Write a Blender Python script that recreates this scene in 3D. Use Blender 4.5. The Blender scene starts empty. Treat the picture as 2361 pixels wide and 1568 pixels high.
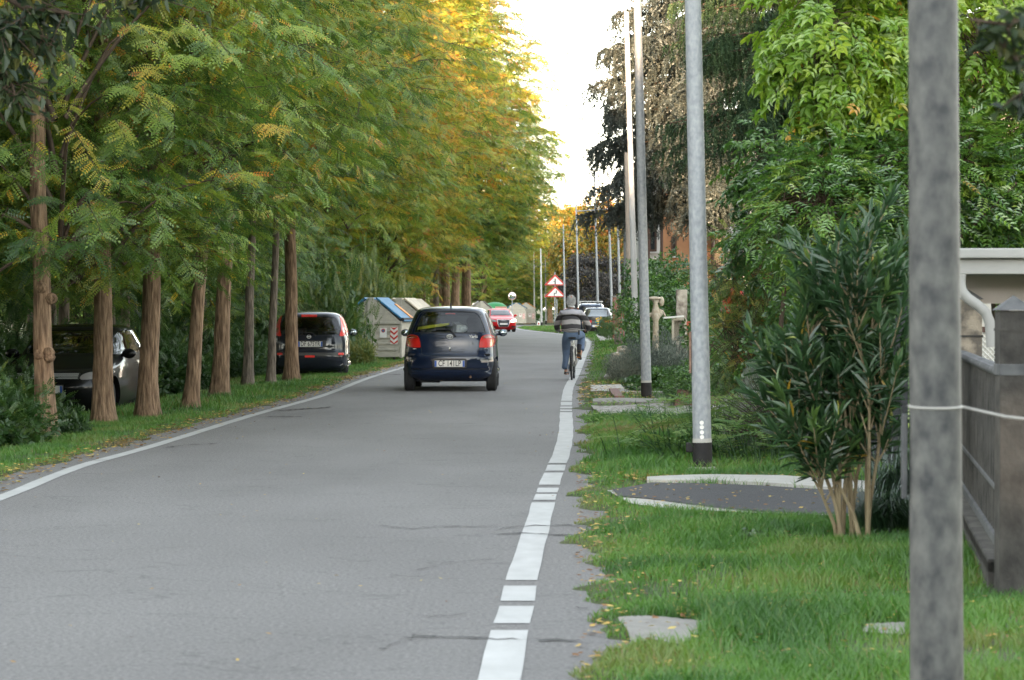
import bpy, bmesh, math, random
import numpy as np
from mathutils import Vector, Matrix, noise as mnoise
R = math.radians
random.seed(11)
rng = np.random.default_rng(7)
sc = bpy.context.scene
C = sc.collection

# ---------------------------------------------------------------- camera
CAM_H = 1.46
cam = bpy.data.cameras.new('camera')
cam.sensor_width = 36.0
cam.lens = 94.5
cam.clip_start = 0.1
cam.clip_end = 6000
cam.dof.use_dof = True
cam.dof.focus_distance = 44
cam.dof.aperture_fstop = 8.0
cam_o = bpy.data.objects.new('camera', cam)
C.objects.link(cam_o)
cam_o.location = (0, 0, CAM_H)
cam_o.rotation_euler = (R(90 - 0.693), 0, 0)
sc.camera = cam_o

# ---------------------------------------------------------------- sky, sun, exposure
SUN_EL, SUN_AZ = R(3.6), R(180 + 8)      # azimuth clockwise from +Y: low sun behind the camera
world = bpy.data.worlds.new("World")
sc.world = world
world.use_nodes = True
wn = world.node_tree
bg = wn.nodes['Background']
sky = wn.nodes.new('ShaderNodeTexSky')
sky.sky_type = 'NISHITA'
sky.sun_disc = False
sky.sun_elevation = SUN_EL
sky.sun_rotation = SUN_AZ
sky.air_density = 1.0
sky.dust_density = 0.25
sky.ozone_density = 1.2
hs = wn.nodes.new('ShaderNodeHueSaturation')
hs.inputs['Saturation'].default_value = 0.36
wn.links.new(sky.outputs[0], hs.inputs['Color'])
wn.links.new(hs.outputs[0], bg.inputs[0])
bg.inputs[1].default_value = 0.15
sd = bpy.data.lights.new('sun', 'SUN')
sd.energy = 2.0
sd.angle = R(0.6)
sd.color = (1.0, 0.70, 0.44)
so = bpy.data.objects.new('sun', sd)
C.objects.link(so)
dirv = Vector((math.sin(SUN_AZ) * math.cos(SUN_EL), math.cos(SUN_AZ) * math.cos(SUN_EL), math.sin(SUN_EL)))
so.rotation_euler = dirv.to_track_quat('Z', 'Y').to_euler()
so.location = (0, -20, 40)
sc.view_settings.view_transform = 'Standard'
sc.view_settings.look = 'None'
sc.view_settings.gamma = 1.0
sc.view_settings.exposure = 3.68
sc.cycles.max_bounces = 8
sc.cycles.transparent_max_bounces = 16
sc.cycles.diffuse_bounces = 3
sc.cycles.glossy_bounces = 3
sc.cycles.use_denoising = True
sc.cycles.denoising_prefilter = 'ACCURATE'

# ---------------------------------------------------------------- materials
def M(name, col, rough=0.6, metal=0.0, var=0.0, vscale=3.0, bump=0.0, bscale=40.0, coat=0.0, spec=0.5,
      col2=None, stretch=(1, 1, 1), emit=None, estr=0.0, detail=6.0, sharp=None, rvar=0.0):
    m = bpy.data.materials.new(name)
    m.use_nodes = True
    n, l = m.node_tree.nodes, m.node_tree.links
    b = n['Principled BSDF']
    b.inputs['Base Color'].default_value = (*col, 1)
    b.inputs['Roughness'].default_value = rough
    b.inputs['Metallic'].default_value = metal
    b.inputs['Specular IOR Level'].default_value = spec
    if coat:
        b.inputs['Coat Weight'].default_value = coat
        b.inputs['Coat Roughness'].default_value = 0.04
    if var or bump or col2:
        tc = n.new('ShaderNodeTexCoord')
        mp = n.new('ShaderNodeMapping')
        mp.inputs['Scale'].default_value = stretch
        l.new(tc.outputs['Object'], mp.inputs[0])
    if var or col2:
        t = n.new('ShaderNodeTexNoise')
        t.inputs['Scale'].default_value = vscale
        t.inputs['Detail'].default_value = detail
        l.new(mp.outputs[0], t.inputs['Vector'])
        cr = n.new('ShaderNodeValToRGB')
        c2 = col2 if col2 else tuple(min(1, c * (1 + var)) for c in col)
        c1 = col if col2 else tuple(c * (1 - var) for c in col)
        s = sharp if sharp else 0.2
        cr.color_ramp.elements[0].position = 0.5 - s
        cr.color_ramp.elements[1].position = 0.5 + s
        cr.color_ramp.elements[0].color = (*c1, 1)
        cr.color_ramp.elements[1].color = (*c2, 1)
        l.new(t.outputs[0], cr.inputs[0])
        l.new(cr.outputs[0], b.inputs['Base Color'])
        if rvar:
            mr = n.new('ShaderNodeMapRange')
            mr.inputs['To Min'].default_value = max(0, rough - rvar)
            mr.inputs['To Max'].default_value = rough + rvar
            l.new(t.outputs[0], mr.inputs[0])
            l.new(mr.outputs[0], b.inputs['Roughness'])
    if bump:
        t2 = n.new('ShaderNodeTexNoise')
        t2.inputs['Scale'].default_value = bscale
        t2.inputs['Detail'].default_value = 5
        l.new(mp.outputs[0], t2.inputs['Vector'])
        bp = n.new('ShaderNodeBump')
        bp.inputs['Strength'].default_value = 1.0
        bp.inputs['Distance'].default_value = bump
        l.new(t2.outputs[0], bp.inputs['Height'])
        l.new(bp.outputs[0], b.inputs['Normal'])
    if emit:
        b.inputs['Emission Color'].default_value = (*emit, 1)
        b.inputs['Emission Strength'].default_value = estr
    return m

def leaf_mat(name, stops, rough=0.45, trans=0.35, gloss=0.06):
    """leaf colour follows the 'tint' each leaf was given plus the plant's own hue shift (object colour R)"""
    m = bpy.data.materials.new(name)
    m.use_nodes = True
    n, l = m.node_tree.nodes, m.node_tree.links
    n.clear()
    out = n.new('ShaderNodeOutputMaterial')
    at = n.new('ShaderNodeAttribute'); at.attribute_name = 'tint'
    oi = n.new('ShaderNodeObjectInfo')
    sp = n.new('ShaderNodeSeparateColor')
    l.new(oi.outputs['Color'], sp.inputs[0])
    ad = n.new('ShaderNodeMath'); ad.operation = 'ADD'; ad.use_clamp = True
    l.new(at.outputs['Fac'], ad.inputs[0]); l.new(sp.outputs[0], ad.inputs[1])
    cr = n.new('ShaderNodeValToRGB')
    els = cr.color_ramp.elements
    while len(els) < len(stops): els.new(0.5)
    for e, (p, c) in zip(els, stops):
        e.position = p; e.color = (*c, 1)
    l.new(ad.outputs[0], cr.inputs[0])
    d = n.new('ShaderNodeBsdfDiffuse'); t = n.new('ShaderNodeBsdfTranslucent'); g = n.new('ShaderNodeBsdfGlossy')
    g.inputs['Roughness'].default_value = rough
    g.inputs['Color'].default_value = (1, 1, 1, 1)
    l.new(cr.outputs[0], d.inputs[0]); l.new(cr.outputs[0], t.inputs[0])
    m1 = n.new('ShaderNodeMixShader'); m1.inputs[0].default_value = trans
    l.new(d.outputs[0], m1.inputs[1]); l.new(t.outputs[0], m1.inputs[2])
    m2 = n.new('ShaderNodeMixShader'); m2.inputs[0].default_value = gloss
    l.new(m1.outputs[0], m2.inputs[1]); l.new(g.outputs[0], m2.inputs[2])
    l.new(m2.outputs[0], out.inputs[0])
    return m

def glass_mat(name, tint=(0.5, 0.55, 0.55), refl=1.0):
    m = bpy.data.materials.new(name)
    m.use_nodes = True
    n, l = m.node_tree.nodes, m.node_tree.links
    n.clear()
    out = n.new('ShaderNodeOutputMaterial')
    t = n.new('ShaderNodeBsdfTransparent'); t.inputs[0].default_value = (*tint, 1)
    g = n.new('ShaderNodeBsdfGlossy'); g.inputs['Roughness'].default_value = 0.02
    f = n.new('ShaderNodeFresnel'); f.inputs[0].default_value = 1.5
    mu = n.new('ShaderNodeMath'); mu.operation = 'MULTIPLY_ADD'; mu.use_clamp = True
    mu.inputs[1].default_value = 1.6 * refl; mu.inputs[2].default_value = 0.03
    l.new(f.outputs[0], mu.inputs[0])
    mx = n.new('ShaderNodeMixShader')
    l.new(mu.outputs[0], mx.inputs[0]); l.new(t.outputs[0], mx.inputs[1]); l.new(g.outputs[0], mx.inputs[2])
    l.new(mx.outputs[0], out.inputs[0])
    return m

# ---------------------------------------------------------------- object helpers
def tag(o, label=None, cat=None, group=None, kind=None):
    if label: o['label'] = label
    if cat: o['category'] = cat
    if group: o['group'] = group
    if kind: o['kind'] = kind
    return o

def empty(name, loc=(0, 0, 0), rz=0.0):
    o = bpy.data.objects.new(name, None)
    o.empty_display_size = 0.1
    C.objects.link(o)
    o.location = loc
    o.rotation_euler = (0, 0, rz)
    return o

def link(name, me, mat=None, parent=None):
    o = bpy.data.objects.new(name, me)
    if mat is not None and not me.materials: me.materials.append(mat)
    C.objects.link(o)
    o.color = (0, 0, 0, 1)
    if parent is not None: o.parent = parent
    return o

def mesh_np(name, V, F, tint=None, smooth=False, vt=None):
    """V (n,3), F (m,4) or (m,3) index arrays"""
    V = np.asarray(V, dtype=np.float32); F = np.asarray(F, dtype=np.int32)
    me = bpy.data.meshes.new(name)
    k = F.shape[1]
    me.vertices.add(len(V)); me.vertices.foreach_set('co', V.ravel())
    me.loops.add(F.size); me.loops.foreach_set('vertex_index', F.ravel())
    me.polygons.add(len(F))
    me.polygons.foreach_set('loop_start', np.arange(0, F.size, k, dtype=np.int32))
    try: me.polygons.foreach_set('loop_total', np.full(len(F), k, dtype=np.int32))
    except Exception: pass
    if smooth: me.polygons.foreach_set('use_smooth', np.ones(len(F), dtype=bool))
    if tint is not None:
        a = me.attributes.new('tint', 'FLOAT', 'FACE')
        a.data.foreach_set('value', np.asarray(tint, dtype=np.float32))
    me.update(calc_edges=True)
    return me

class MB:
    """collects verts and faces of one mesh"""
    def __init__(s): s.v = []; s.f = []
    def add(s, V, F):
        o = len(s.v); s.v += [tuple(p) for p in V]; s.f += [tuple(i + o for i in f) for f in F]; return s
    def box(s, c, d, rz=0.0, rx=0.0, taper=1.0):
        x, y, z = (k / 2 for k in d)
        P = [Vector((a * x * (taper if e > 0 else 1), b * y * (taper if e > 0 else 1), e * z)) for e in (-1, 1) for a, b in ((-1, -1), (1, -1), (1, 1), (-1, 1))]
        m = Matrix.Rotation(rz, 3, 'Z') @ Matrix.Rotation(rx, 3, 'X')
        P = [m @ p + Vector(c) for p in P]
        return s.add(P, [(3, 2, 1, 0), (4, 5, 6, 7), (0, 1, 5, 4), (1, 2, 6, 5), (2, 3, 7, 6), (3, 0, 4, 7)])
    def tube(s, pts, rad, n=8, cap=True, closed=False):
        pts = [Vector(p) for p in pts]
        if not hasattr(rad, '__len__'): rad = [rad] * len(pts)
        base = len(s.v); N = len(pts); u = None
        for i, p in enumerate(pts):
            if closed: t = (pts[(i + 1) % N] - pts[i - 1])
            else: t = (pts[min(i + 1, N - 1)] - pts[max(i - 1, 0)])
            t = t.normalized() if t.length > 1e-9 else Vector((0, 0, 1))
            if u is None:
                a = Vector((0, 0, 1)) if abs(t.z) < 0.9 else Vector((1, 0, 0))
                u = t.cross(a).normalized()
            else:
                u = (u - t * u.dot(t)); u = u.normalized() if u.length > 1e-6 else t.orthogonal().normalized()
            w = t.cross(u)
            for k in range(n):
                a = 2 * math.pi * k / n
                s.v.append(tuple(p + (u * math.cos(a) + w * math.sin(a)) * rad[i]))
        for i in range(N if closed else N - 1):
            j = (i + 1) % N
            for k in range(n):
                k2 = (k + 1) % n
                s.f.append((base + i * n + k, base + i * n + k2, base + j * n + k2, base + j * n + k))
        if cap and not closed:
            s.f.append(tuple(base + k for k in range(n))[::-1]); s.f.append(tuple(base + (N - 1) * n + k for k in range(n)))
        return s
    def prism(s, poly, a, b, axis='Y'):
        """polygon in the two other axes, extruded along axis from a to b"""
        def mk(p, t):
            return {'Y': (p[0], t, p[1]), 'X': (t, p[0], p[1]), 'Z': (p[0], p[1], t)}[axis]
        n = len(poly)
        V = [mk(p, a) for p in poly] + [mk(p, b) for p in poly]
        F = [tuple(range(n)), tuple(range(2 * n - 1, n - 1, -1))] + [(i, i + n, (i + 1) % n + n, (i + 1) % n) for i in range(n)]
        return s.add(V, F)
    def disc(s, c, r, axis='Y', th=0.01, n=24, r2=None):
        r2 = r if r2 is None else r2
        return s.prism([((c[0] if axis != 'X' else c[1]) + r * math.cos(2 * math.pi * k / n), (c[2] if axis != 'Z' else c[1]) + r2 * math.sin(2 * math.pi * k / n)) for k in range(n)],
                       {'X': c[0], 'Y': c[1], 'Z': c[2]}[axis] - th / 2, {'X': c[0], 'Y': c[1], 'Z': c[2]}[axis] + th / 2, axis)
    def lathe(s, prof, c=(0, 0, 0), n=20):
        b = len(s.v)
        for r, z in prof:
            for k in range(n):
                a = 2 * math.pi * k / n
                s.v.append((c[0] + r * math.cos(a), c[1] + r * math.sin(a), c[2] + z))
        for i in range(len(prof) - 1):
            for k in range(n):
                k2 = (k + 1) % n
                s.f.append((b + i * n + k, b + i * n + k2, b + (i + 1) * n + k2, b + (i + 1) * n + k))
        s.f.append(tuple(b + k for k in range(n))[::-1]); s.f.append(tuple(b + (len(prof) - 1) * n + k for k in range(n)))
        return s
    def mesh(s, name, smooth=None, recalc=True, bevel=0):
        me = bpy.data.meshes.new(name)
        me.from_pydata(s.v, [], s.f); me.update()
        if recalc or bevel:
            b = bmesh.new(); b.from_mesh(me)
            if bevel:
                bmesh.ops.bevel(b, geom=[e for e in b.edges if len(e.link_faces) == 2 and e.calc_face_angle(0) > R(35)], offset=bevel, segments=2, affect='EDGES', profile=0.6)
            bmesh.ops.recalc_face_normals(b, faces=b.faces); b.to_mesh(me); b.free()
        if smooth is not None:
            me.polygons.foreach_set('use_smooth', np.ones(len(me.polygons), dtype=bool))
            me.set_sharp_from_angle(angle=R(smooth))
        return me
    def build(s, name, mat, parent=None, smooth=None, bevel=0, recalc=True):
        return link(name, s.mesh(name, smooth, recalc, bevel), mat, parent)

def text_mesh(txt, size, th=0.002, space=1.0, bold=0.0):
    cu = bpy.data.curves.new('t', 'FONT')
    cu.body = txt; cu.size = size; cu.extrude = th / 2; cu.offset = bold; cu.space_character = space
    cu.align_x = 'CENTER'; cu.align_y = 'CENTER'; cu.resolution_u = 3
    o = bpy.data.objects.new('t', cu); C.objects.link(o)
    dg = bpy.context.evaluated_depsgraph_get()
    me = bpy.data.meshes.new_from_object(o.evaluated_get(dg))
    bpy.data.objects.remove(o); bpy.data.curves.remove(cu)
    me.materials.clear()
    return me

def put_text(name, txt, size, mat, loc, rot=(math.pi / 2, 0, 0), parent=None, sx=1.0, **k):
    me = text_mesh(txt, size, **k)
    o = link(name, me, mat, parent); o.location = loc; o.rotation_euler = rot; o.scale = (sx, 1, 1)
    return o

def copy_tree(o, parent=None):
    c = o.copy(); C.objects.link(c); c.parent = parent
    for ch in o.children: copy_tree(ch, c)
    return c

def cr_interp(pts, x):
    """smooth (monotone) interpolation of rows [x, a, b, ...] at x (array)"""
    P = np.asarray(pts, float); X = P[:, 0]; x = np.atleast_1d(np.asarray(x, float))
    out = []
    for c in range(1, P.shape[1]):
        Y = P[:, c]; h = np.diff(X); dl = np.diff(Y) / h
        m = np.zeros(len(X)); m[0] = dl[0]; m[-1] = dl[-1]
        for i in range(1, len(X) - 1):
            if dl[i - 1] * dl[i] > 0:
                w1, w2 = 2 * h[i] + h[i - 1], h[i] + 2 * h[i - 1]
                m[i] = (w1 + w2) / (w1 / dl[i - 1] + w2 / dl[i])
        i = np.clip(np.searchsorted(X, x) - 1, 0, len(h) - 1)
        t = np.clip((x - X[i]) / h[i], 0, 1)
        out.append((2 * t**3 - 3 * t**2 + 1) * Y[i] + (t**3 - 2 * t**2 + t) * h[i] * m[i] + (-2 * t**3 + 3 * t**2) * Y[i + 1] + (t**3 - t**2) * h[i] * m[i + 1])
    return out

# ---------------------------------------------------------------- ground shape, and where a point of the ground stands
FPX, HX, HY = 6200.0, 1180.5, 709.0
RIGHT_LINE = [(-30, -0.55), (0, -0.25), (11.0, -0.04), (13.1, 0.02), (15.0, 0.07), (17.4, 0.15), (20.5, 0.25), (23.5, 0.36), (27, 0.50), (31, 0.62), (39.2, 0.79), (47.4, 0.99),
              (60, 1.44), (81.5, 2.18), (105, 2.98), (117, 3.3), (127.5, 3.40), (140, 3.1), (152, 2.35), (168, 1.2), (182, 0.45), (192, 0.2)]
LEFT_LINE = [(-30, -4.5), (0, -4.3), (20.6, -3.92), (24.1, -3.97), (27.9, -3.8), (36.2, -3.52), (45.0, -3.12), (54.9, -2.98), (63.8, -2.7), (80, -2.1), (101, -1.3), (121, -0.9), (135, -1.1), (152, -2.3), (171, -4.0), (189, -4.4), (205, -3.8), (215, -2.0)]
def rightx(y): return cr_interp(RIGHT_LINE, y)[0]
def leftx(y): return cr_interp(LEFT_LINE, y)[0]
def sst(a, b, x):
    t = np.clip((x - a) / (b - a), 0, 1); return t * t * (3 - 2 * t)
def edge_wob(y, s):
    return 0.07 * np.sin(y * 1.7 + s) + 0.05 * np.sin(y * 4.3 + 2 * s) + 0.035 * np.sin(y * 9.1 + 3 * s) + 0.02 * np.sin(y * 21 + s)
def road_hw(y):
    y = np.asarray(y, float); return 0.09 + 0.09 * (1 - sst(17, 26, y)) + 0.13 * np.exp(-((y - 13) / 1.2) ** 2)
def gz(x, y):
    x = np.asarray(x, float); y = np.asarray(y, float)
    r = rightx(y) + road_hw(y) + 0.12 + 1.3 * edge_wob(y, 1.0)
    l = leftx(y) - 0.30 + edge_wob(y, 2.5)
    dr = x - r; dl = l - x
    z = -0.03 + 0.0 * x
    z = z + 0.055 * sst(-0.08, 0.16, dr) + 0.03 * sst(0.5, 2.5, dr)
    z = z + 0.045 * sst(-0.08, 0.16, dl) - 0.05 * sst(0.15, 1.3, dl) - 0.20 * sst(1.6, 3.6, dl)
    # past the bend the right side of the junction is level
    far = sst(192, 200, y)
    z = z * (1 - far) + (-0.03) * far
    z = z + 0.010 * np.sin(x * 3.1 + y * 1.3) * sst(0.1, 0.6, np.maximum(dr, dl))
    return z
def gp(xv, yv):
    """ground point seen at that place of the photo (2361 px wide copy)"""
    z = 0.0
    for _ in range(12):
        d = FPX * (CAM_H - z) / (yv - HY); x = (xv - HX) * d / FPX
        z = 0.5 * z + 0.5 * float(gz(x, np.array([d]))[0])
    return Vector((x, d, float(gz(x, np.array([d]))[0])))
def at(xv, yv, d):
    return Vector(((xv - HX) * d / FPX, d, CAM_H + (HY - yv) * d / FPX))
# ---------------------------------------------------------------- ground, road, markings
def stuffo(o, label, cat): return tag(o, label, cat, kind='stuff')
def structo(o): o['kind'] = 'structure'; return o

gm = M('soil_and_turf', (0.030, 0.050, 0.012), 0.95, col2=(0.075, 0.085, 0.030), vscale=1.3, sharp=0.22, bump=0.02, bscale=25, detail=10)
ys = np.concatenate([np.arange(-60, 4, 4.0), np.arange(4, 30, 0.16), np.arange(30, 80, 0.4), np.arange(80, 250, 1.5), np.array([260, 300, 400, 600, 1000, 2000.])])
xs = np.concatenate([np.array([-900, -300, -100, -50, -30, -20, -14, -11.]), np.arange(-10, -1, 0.22), np.arange(-1, 4.6, 0.09), np.arange(4.6, 9, 0.4), np.array([10, 13, 20, 35, 60, 120, 300, 900.])])
X, Y = np.meshgrid(xs, ys)
Z = gz(X.ravel(), Y.ravel()).reshape(X.shape)
V = np.stack([X, Y, Z], -1).reshape(-1, 3)
nx, ny = len(xs), len(ys)
i0 = (np.arange(ny - 1)[:, None] * nx + np.arange(nx - 1)[None]).ravel()
F = np.stack([i0, i0 + 1, i0 + nx + 1, i0 + nx], 1)
structo(link('ground', mesh_np('ground', V, F, smooth=True), gm))

def asphalt(name, c1, c2, sp=1.0):
    m = M(name, c1, 0.82, col2=c2, vscale=0.55, sharp=0.35, detail=8, stretch=(1, 0.35, 1))
    n, l = m.node_tree.nodes, m.node_tree.links
    b = n['Principled BSDF']
    tc = n['Texture Coordinate']
    base = b.inputs['Base Color'].links[0].from_socket
    v = n.new('ShaderNodeTexNoise'); v.inputs['Scale'].default_value = 42; v.inputs['Detail'].default_value = 8; v.inputs['Roughness'].default_value = 0.85
    l.new(tc.outputs['Object'], v.inputs['Vector'])
    mr = n.new('ShaderNodeMapRange'); mr.inputs['From Min'].default_value = 0.25; mr.inputs['From Max'].default_value = 0.75
    mr.inputs['To Min'].default_value = 1 - sp; mr.inputs['To Max'].default_value = 1 + sp
    l.new(v.outputs[0], mr.inputs[0])
    mx = n.new('ShaderNodeVectorMath'); mx.operation = 'SCALE'
    l.new(base, mx.inputs[0]); l.new(mr.outputs[0], mx.inputs['Scale'])
    # thin cross cracks and worn wheel tracks
    w = n.new('ShaderNodeTexNoise'); w.inputs['Scale'].default_value = 1.0; w.inputs['Detail'].default_value = 5; w.inputs['Distortion'].default_value = 0.4
    mp = n.new('ShaderNodeMapping'); mp.inputs['Scale'].default_value = (0.45, 1.1, 1)
    l.new(tc.outputs['Object'], mp.inputs[0]); l.new(mp.outputs[0], w.inputs['Vector'])
    ab = n.new('ShaderNodeMath'); ab.operation = 'SUBTRACT'; ab.inputs[1].default_value = 0.5; l.new(w.outputs[0], ab.inputs[0])
    ab2 = n.new('ShaderNodeMath'); ab2.operation = 'ABSOLUTE'; l.new(ab.outputs[0], ab2.inputs[0])
    lt = n.new('ShaderNodeMapRange'); lt.inputs['From Min'].default_value = 0.0; lt.inputs['From Max'].default_value = 0.006
    lt.inputs['To Min'].default_value = 0.72; lt.inputs['To Max'].default_value = 1.0
    l.new(ab2.outputs[0], lt.inputs[0])
    mx2 = n.new('ShaderNodeVectorMath'); mx2.operation = 'SCALE'
    l.new(mx.outputs[0], mx2.inputs[0]); l.new(lt.outputs[0], mx2.inputs['Scale'])
    l.new(mx2.outputs[0], b.inputs['Base Color'])
    bp = n.new('ShaderNodeBump'); bp.inputs['Distance'].default_value = 0.006
    l.new(v.outputs[0], bp.inputs['Height']); l.new(bp.outputs[0], b.inputs['Normal'])
    return m
ASPH = asphalt('old_asphalt', (0.130, 0.122, 0.117), (0.225, 0.214, 0.206))
ry = np.concatenate([np.arange(-40, 8, 2.0), np.arange(8, 60, 0.25), np.arange(60, 193, 1.0)])
def roadV(ts):
    L = leftx(ry) - 0.42; Rr = rightx(ry) + road_hw(ry) + 0.5
    return np.stack([np.stack([L + (Rr - L) * t, ry, 0 * ry], 1) for t in ts], 1)
G = roadV(np.linspace(0, 1, 9))
nr = 9
i0 = (np.arange(len(ry) - 1)[:, None] * nr + np.arange(nr - 1)[None]).ravel()
RV = G.reshape(-1, 3); RF = np.stack([i0, i0 + 1, i0 + nr + 1, i0 + nr], 1)
# past the bend: swings right behind the green island
cp = [(-2.1, 188), (-1.9, 200), (-0.9, 211), (1.5, 221), (6, 229), (14, 234), (30, 238), (60, 241)]
cps = []
for i in range(len(cp) - 1):
    for k in range(6): t = k / 6; cps.append((cp[i][0] * (1 - t) + cp[i + 1][0] * t, cp[i][1] * (1 - t) + cp[i + 1][1] * t))
cps.append(cp[-1])
V2 = []
for i, p in enumerate(cps):
    a = Vector(cps[max(i - 1, 0)]); b = Vector(cps[min(i + 1, len(cps) - 1)]); t = (b - a).normalized(); nn = Vector((-t.y, t.x))
    V2 += [(p[0] + nn.x * 2.5, p[1] + nn.y * 2.5, -0.004), (p[0] - nn.x * 2.5, p[1] - nn.y * 2.5, -0.004)]
F2 = [(2 * i, 2 * i + 1, 2 * i + 3, 2 * i + 2) for i in range(len(cps) - 1)]
off = len(RV)
road = link('road', mesh_np('road', np.concatenate([RV, np.array(V2)]), np.concatenate([RF, np.array(F2) + off])), ASPH)
structo(road)

PAINT = M('worn_white_paint', (0.38, 0.375, 0.36), 0.75, col2=(0.50, 0.495, 0.48), vscale=7, sharp=0.3, bump=0.002, bscale=90, stretch=(1, 0.4, 1))
PAINT2 = M('faint_white_paint', (0.30, 0.30, 0.295), 0.7, col2=(0.50, 0.50, 0.49), vscale=8, sharp=0.2, stretch=(1, 0.4, 1))
def dy(yv): return FPX * CAM_H / (yv - HY)
def stripe(name, fx, segs, w, z=0.004, mat=PAINT):
    mb = MB()
    for a, b in segs:
        a, b = min(a, b), max(a, b)
        n = max(2, int((b - a) / 0.35)); yy = np.linspace(a, b, n + 1); xc = fx(yy)
        jl = w / 2 + 0.003 * np.sin(yy * 2.3) + 0.0015 * rng.standard_normal(n + 1)
        jr = w / 2 + 0.003 * np.sin(yy * 2.9 + 1)
        Vv = []
        for x, y, p, q in zip(xc, yy, jl, jr): Vv += [(x - p, y, z), (x + q, y, z)]
        mb.add(Vv, [(2 * i, 2 * i + 1, 2 * i + 3, 2 * i + 2) for i in range(n)])
    return structo(mb.build(name, mat, recalc=False))
yv = [(1640, 1456), (1440, 1400), (1388, 1353), (1340, 1160), (1154, 1140.5), (1137, 1126), (1119, 1091), (1086.5, 1073), (1069, 951), (948.5, 945), (942, 938), (935.5, 927), (925, 868)]
segs = [(dy(a), dy(b)) for a, b in yv] + [(57.3, 64), (64.3, 78), (78.4, 112), (112.4, 192)]
stripe('edge_line_right', rightx, segs, 0.17)
stripe('edge_line_left', leftx, [(0, 25.6), (25.66, 38.4), (38.5, 48.2), (48.3, 64), (64.2, 205)], 0.13)
# line round the tip of the island
mb = MB(); pts = [(0.2, 191), (-0.1, 196), (0.2, 202), (1.4, 208), (3.8, 214), (7, 219)]
for i in range(len(pts) - 1):
    a, b = Vector((*pts[i], 0.004)), Vector((*pts[i + 1], 0.004)); nn = Vector((-(b - a).y, (b - a).x, 0)).normalized() * 0.12
    mb.add([a - nn, a + nn, b + nn, b - nn], [(0, 1, 2, 3)])
structo(mb.build('edge_line_bend', PAINT, recalc=False))

# cracks and a patched trench in the asphalt
CRK = M('crack_dark', (0.025, 0.024, 0.022), 0.95, var=0.4, vscale=30)
PATCH = asphalt('patched_asphalt', (0.135, 0.132, 0.134), (0.185, 0.18, 0.18), 0.6)
def crack(pts, w, mb, seed):
    r = random.Random(seed); P = [gp0(*p) for p in pts]; Q = []
    for i in range(len(P) - 1):
        n = max(2, int((P[i + 1] - P[i]).length / 0.05))
        for k in range(n):
            t = k / n; p = P[i].lerp(P[i + 1], t); Q.append(p + Vector((r.uniform(-1, 1) * 0.02, r.uniform(-1, 1) * 0.055, 0)))
    Q.append(P[-1]); Vv = []
    for i, p in enumerate(Q):
        ww = w * r.uniform(0.05, 0.9) * (1 if 0 < i < len(Q) - 1 else 0.2)
        Vv += [(p.x, p.y - ww * 0.5, 0.0075), (p.x, p.y + ww * 0.5, 0.0075)]
    mb.add(Vv, [(2 * i, 2 * i + 2, 2 * i + 3, 2 * i + 1) for i in range(len(Q) - 1)])
def gp0(xv, yv):
    d = FPX * CAM_H / (yv - HY); return Vector(((xv - HX) * d / FPX, d, 0))
mb = MB()
crack([(877, 1502), (930, 1475), (960, 1470), (1100, 1473), (1200, 1478), (1330, 1482), (1360, 1490)], 0.05, mb, 1)
crack([(905, 1478), (960, 1480), (1020, 1470)], 0.02, mb, 2)
crack([(940, 1420), (1020, 1425), (1080, 1415)], 0.02, mb, 3)
crack([(1330, 1400), (1370, 1420), (1420, 1450), (1440, 1475)], 0.05, mb, 4)
crack([(870, 1215), (960, 1222), (1000, 1215), (1100, 1218), (1150, 1212)], 0.05, mb, 5)
crack([(1130, 1236), (1200, 1232), (1300, 1236), (1380, 1236)], 0.06, mb, 6)
crack([(1140, 1225), (1180, 1217), (1300, 1212), (1365, 1218)], 0.06, mb, 7)
crack([(900, 1330), (960, 1332), (1010, 1328)], 0.02, mb, 8)
crack([(640, 948), (700, 944), (762, 940)], 0.45, mb, 9)
crack([(590, 962), (650, 961), (695, 962)], 0.25, mb, 10)
crack([(370, 1035), (430, 1027), (500, 1024)], 0.12, mb, 11)
crack([(1150, 1290), (1040, 1300), (960, 1318)], 0.03, mb, 12)
crack([(840, 866), (880, 865), (925, 864)], 0.5, mb, 13)
structo(mb.build('road_cracks', CRK, recalc=False))
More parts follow.
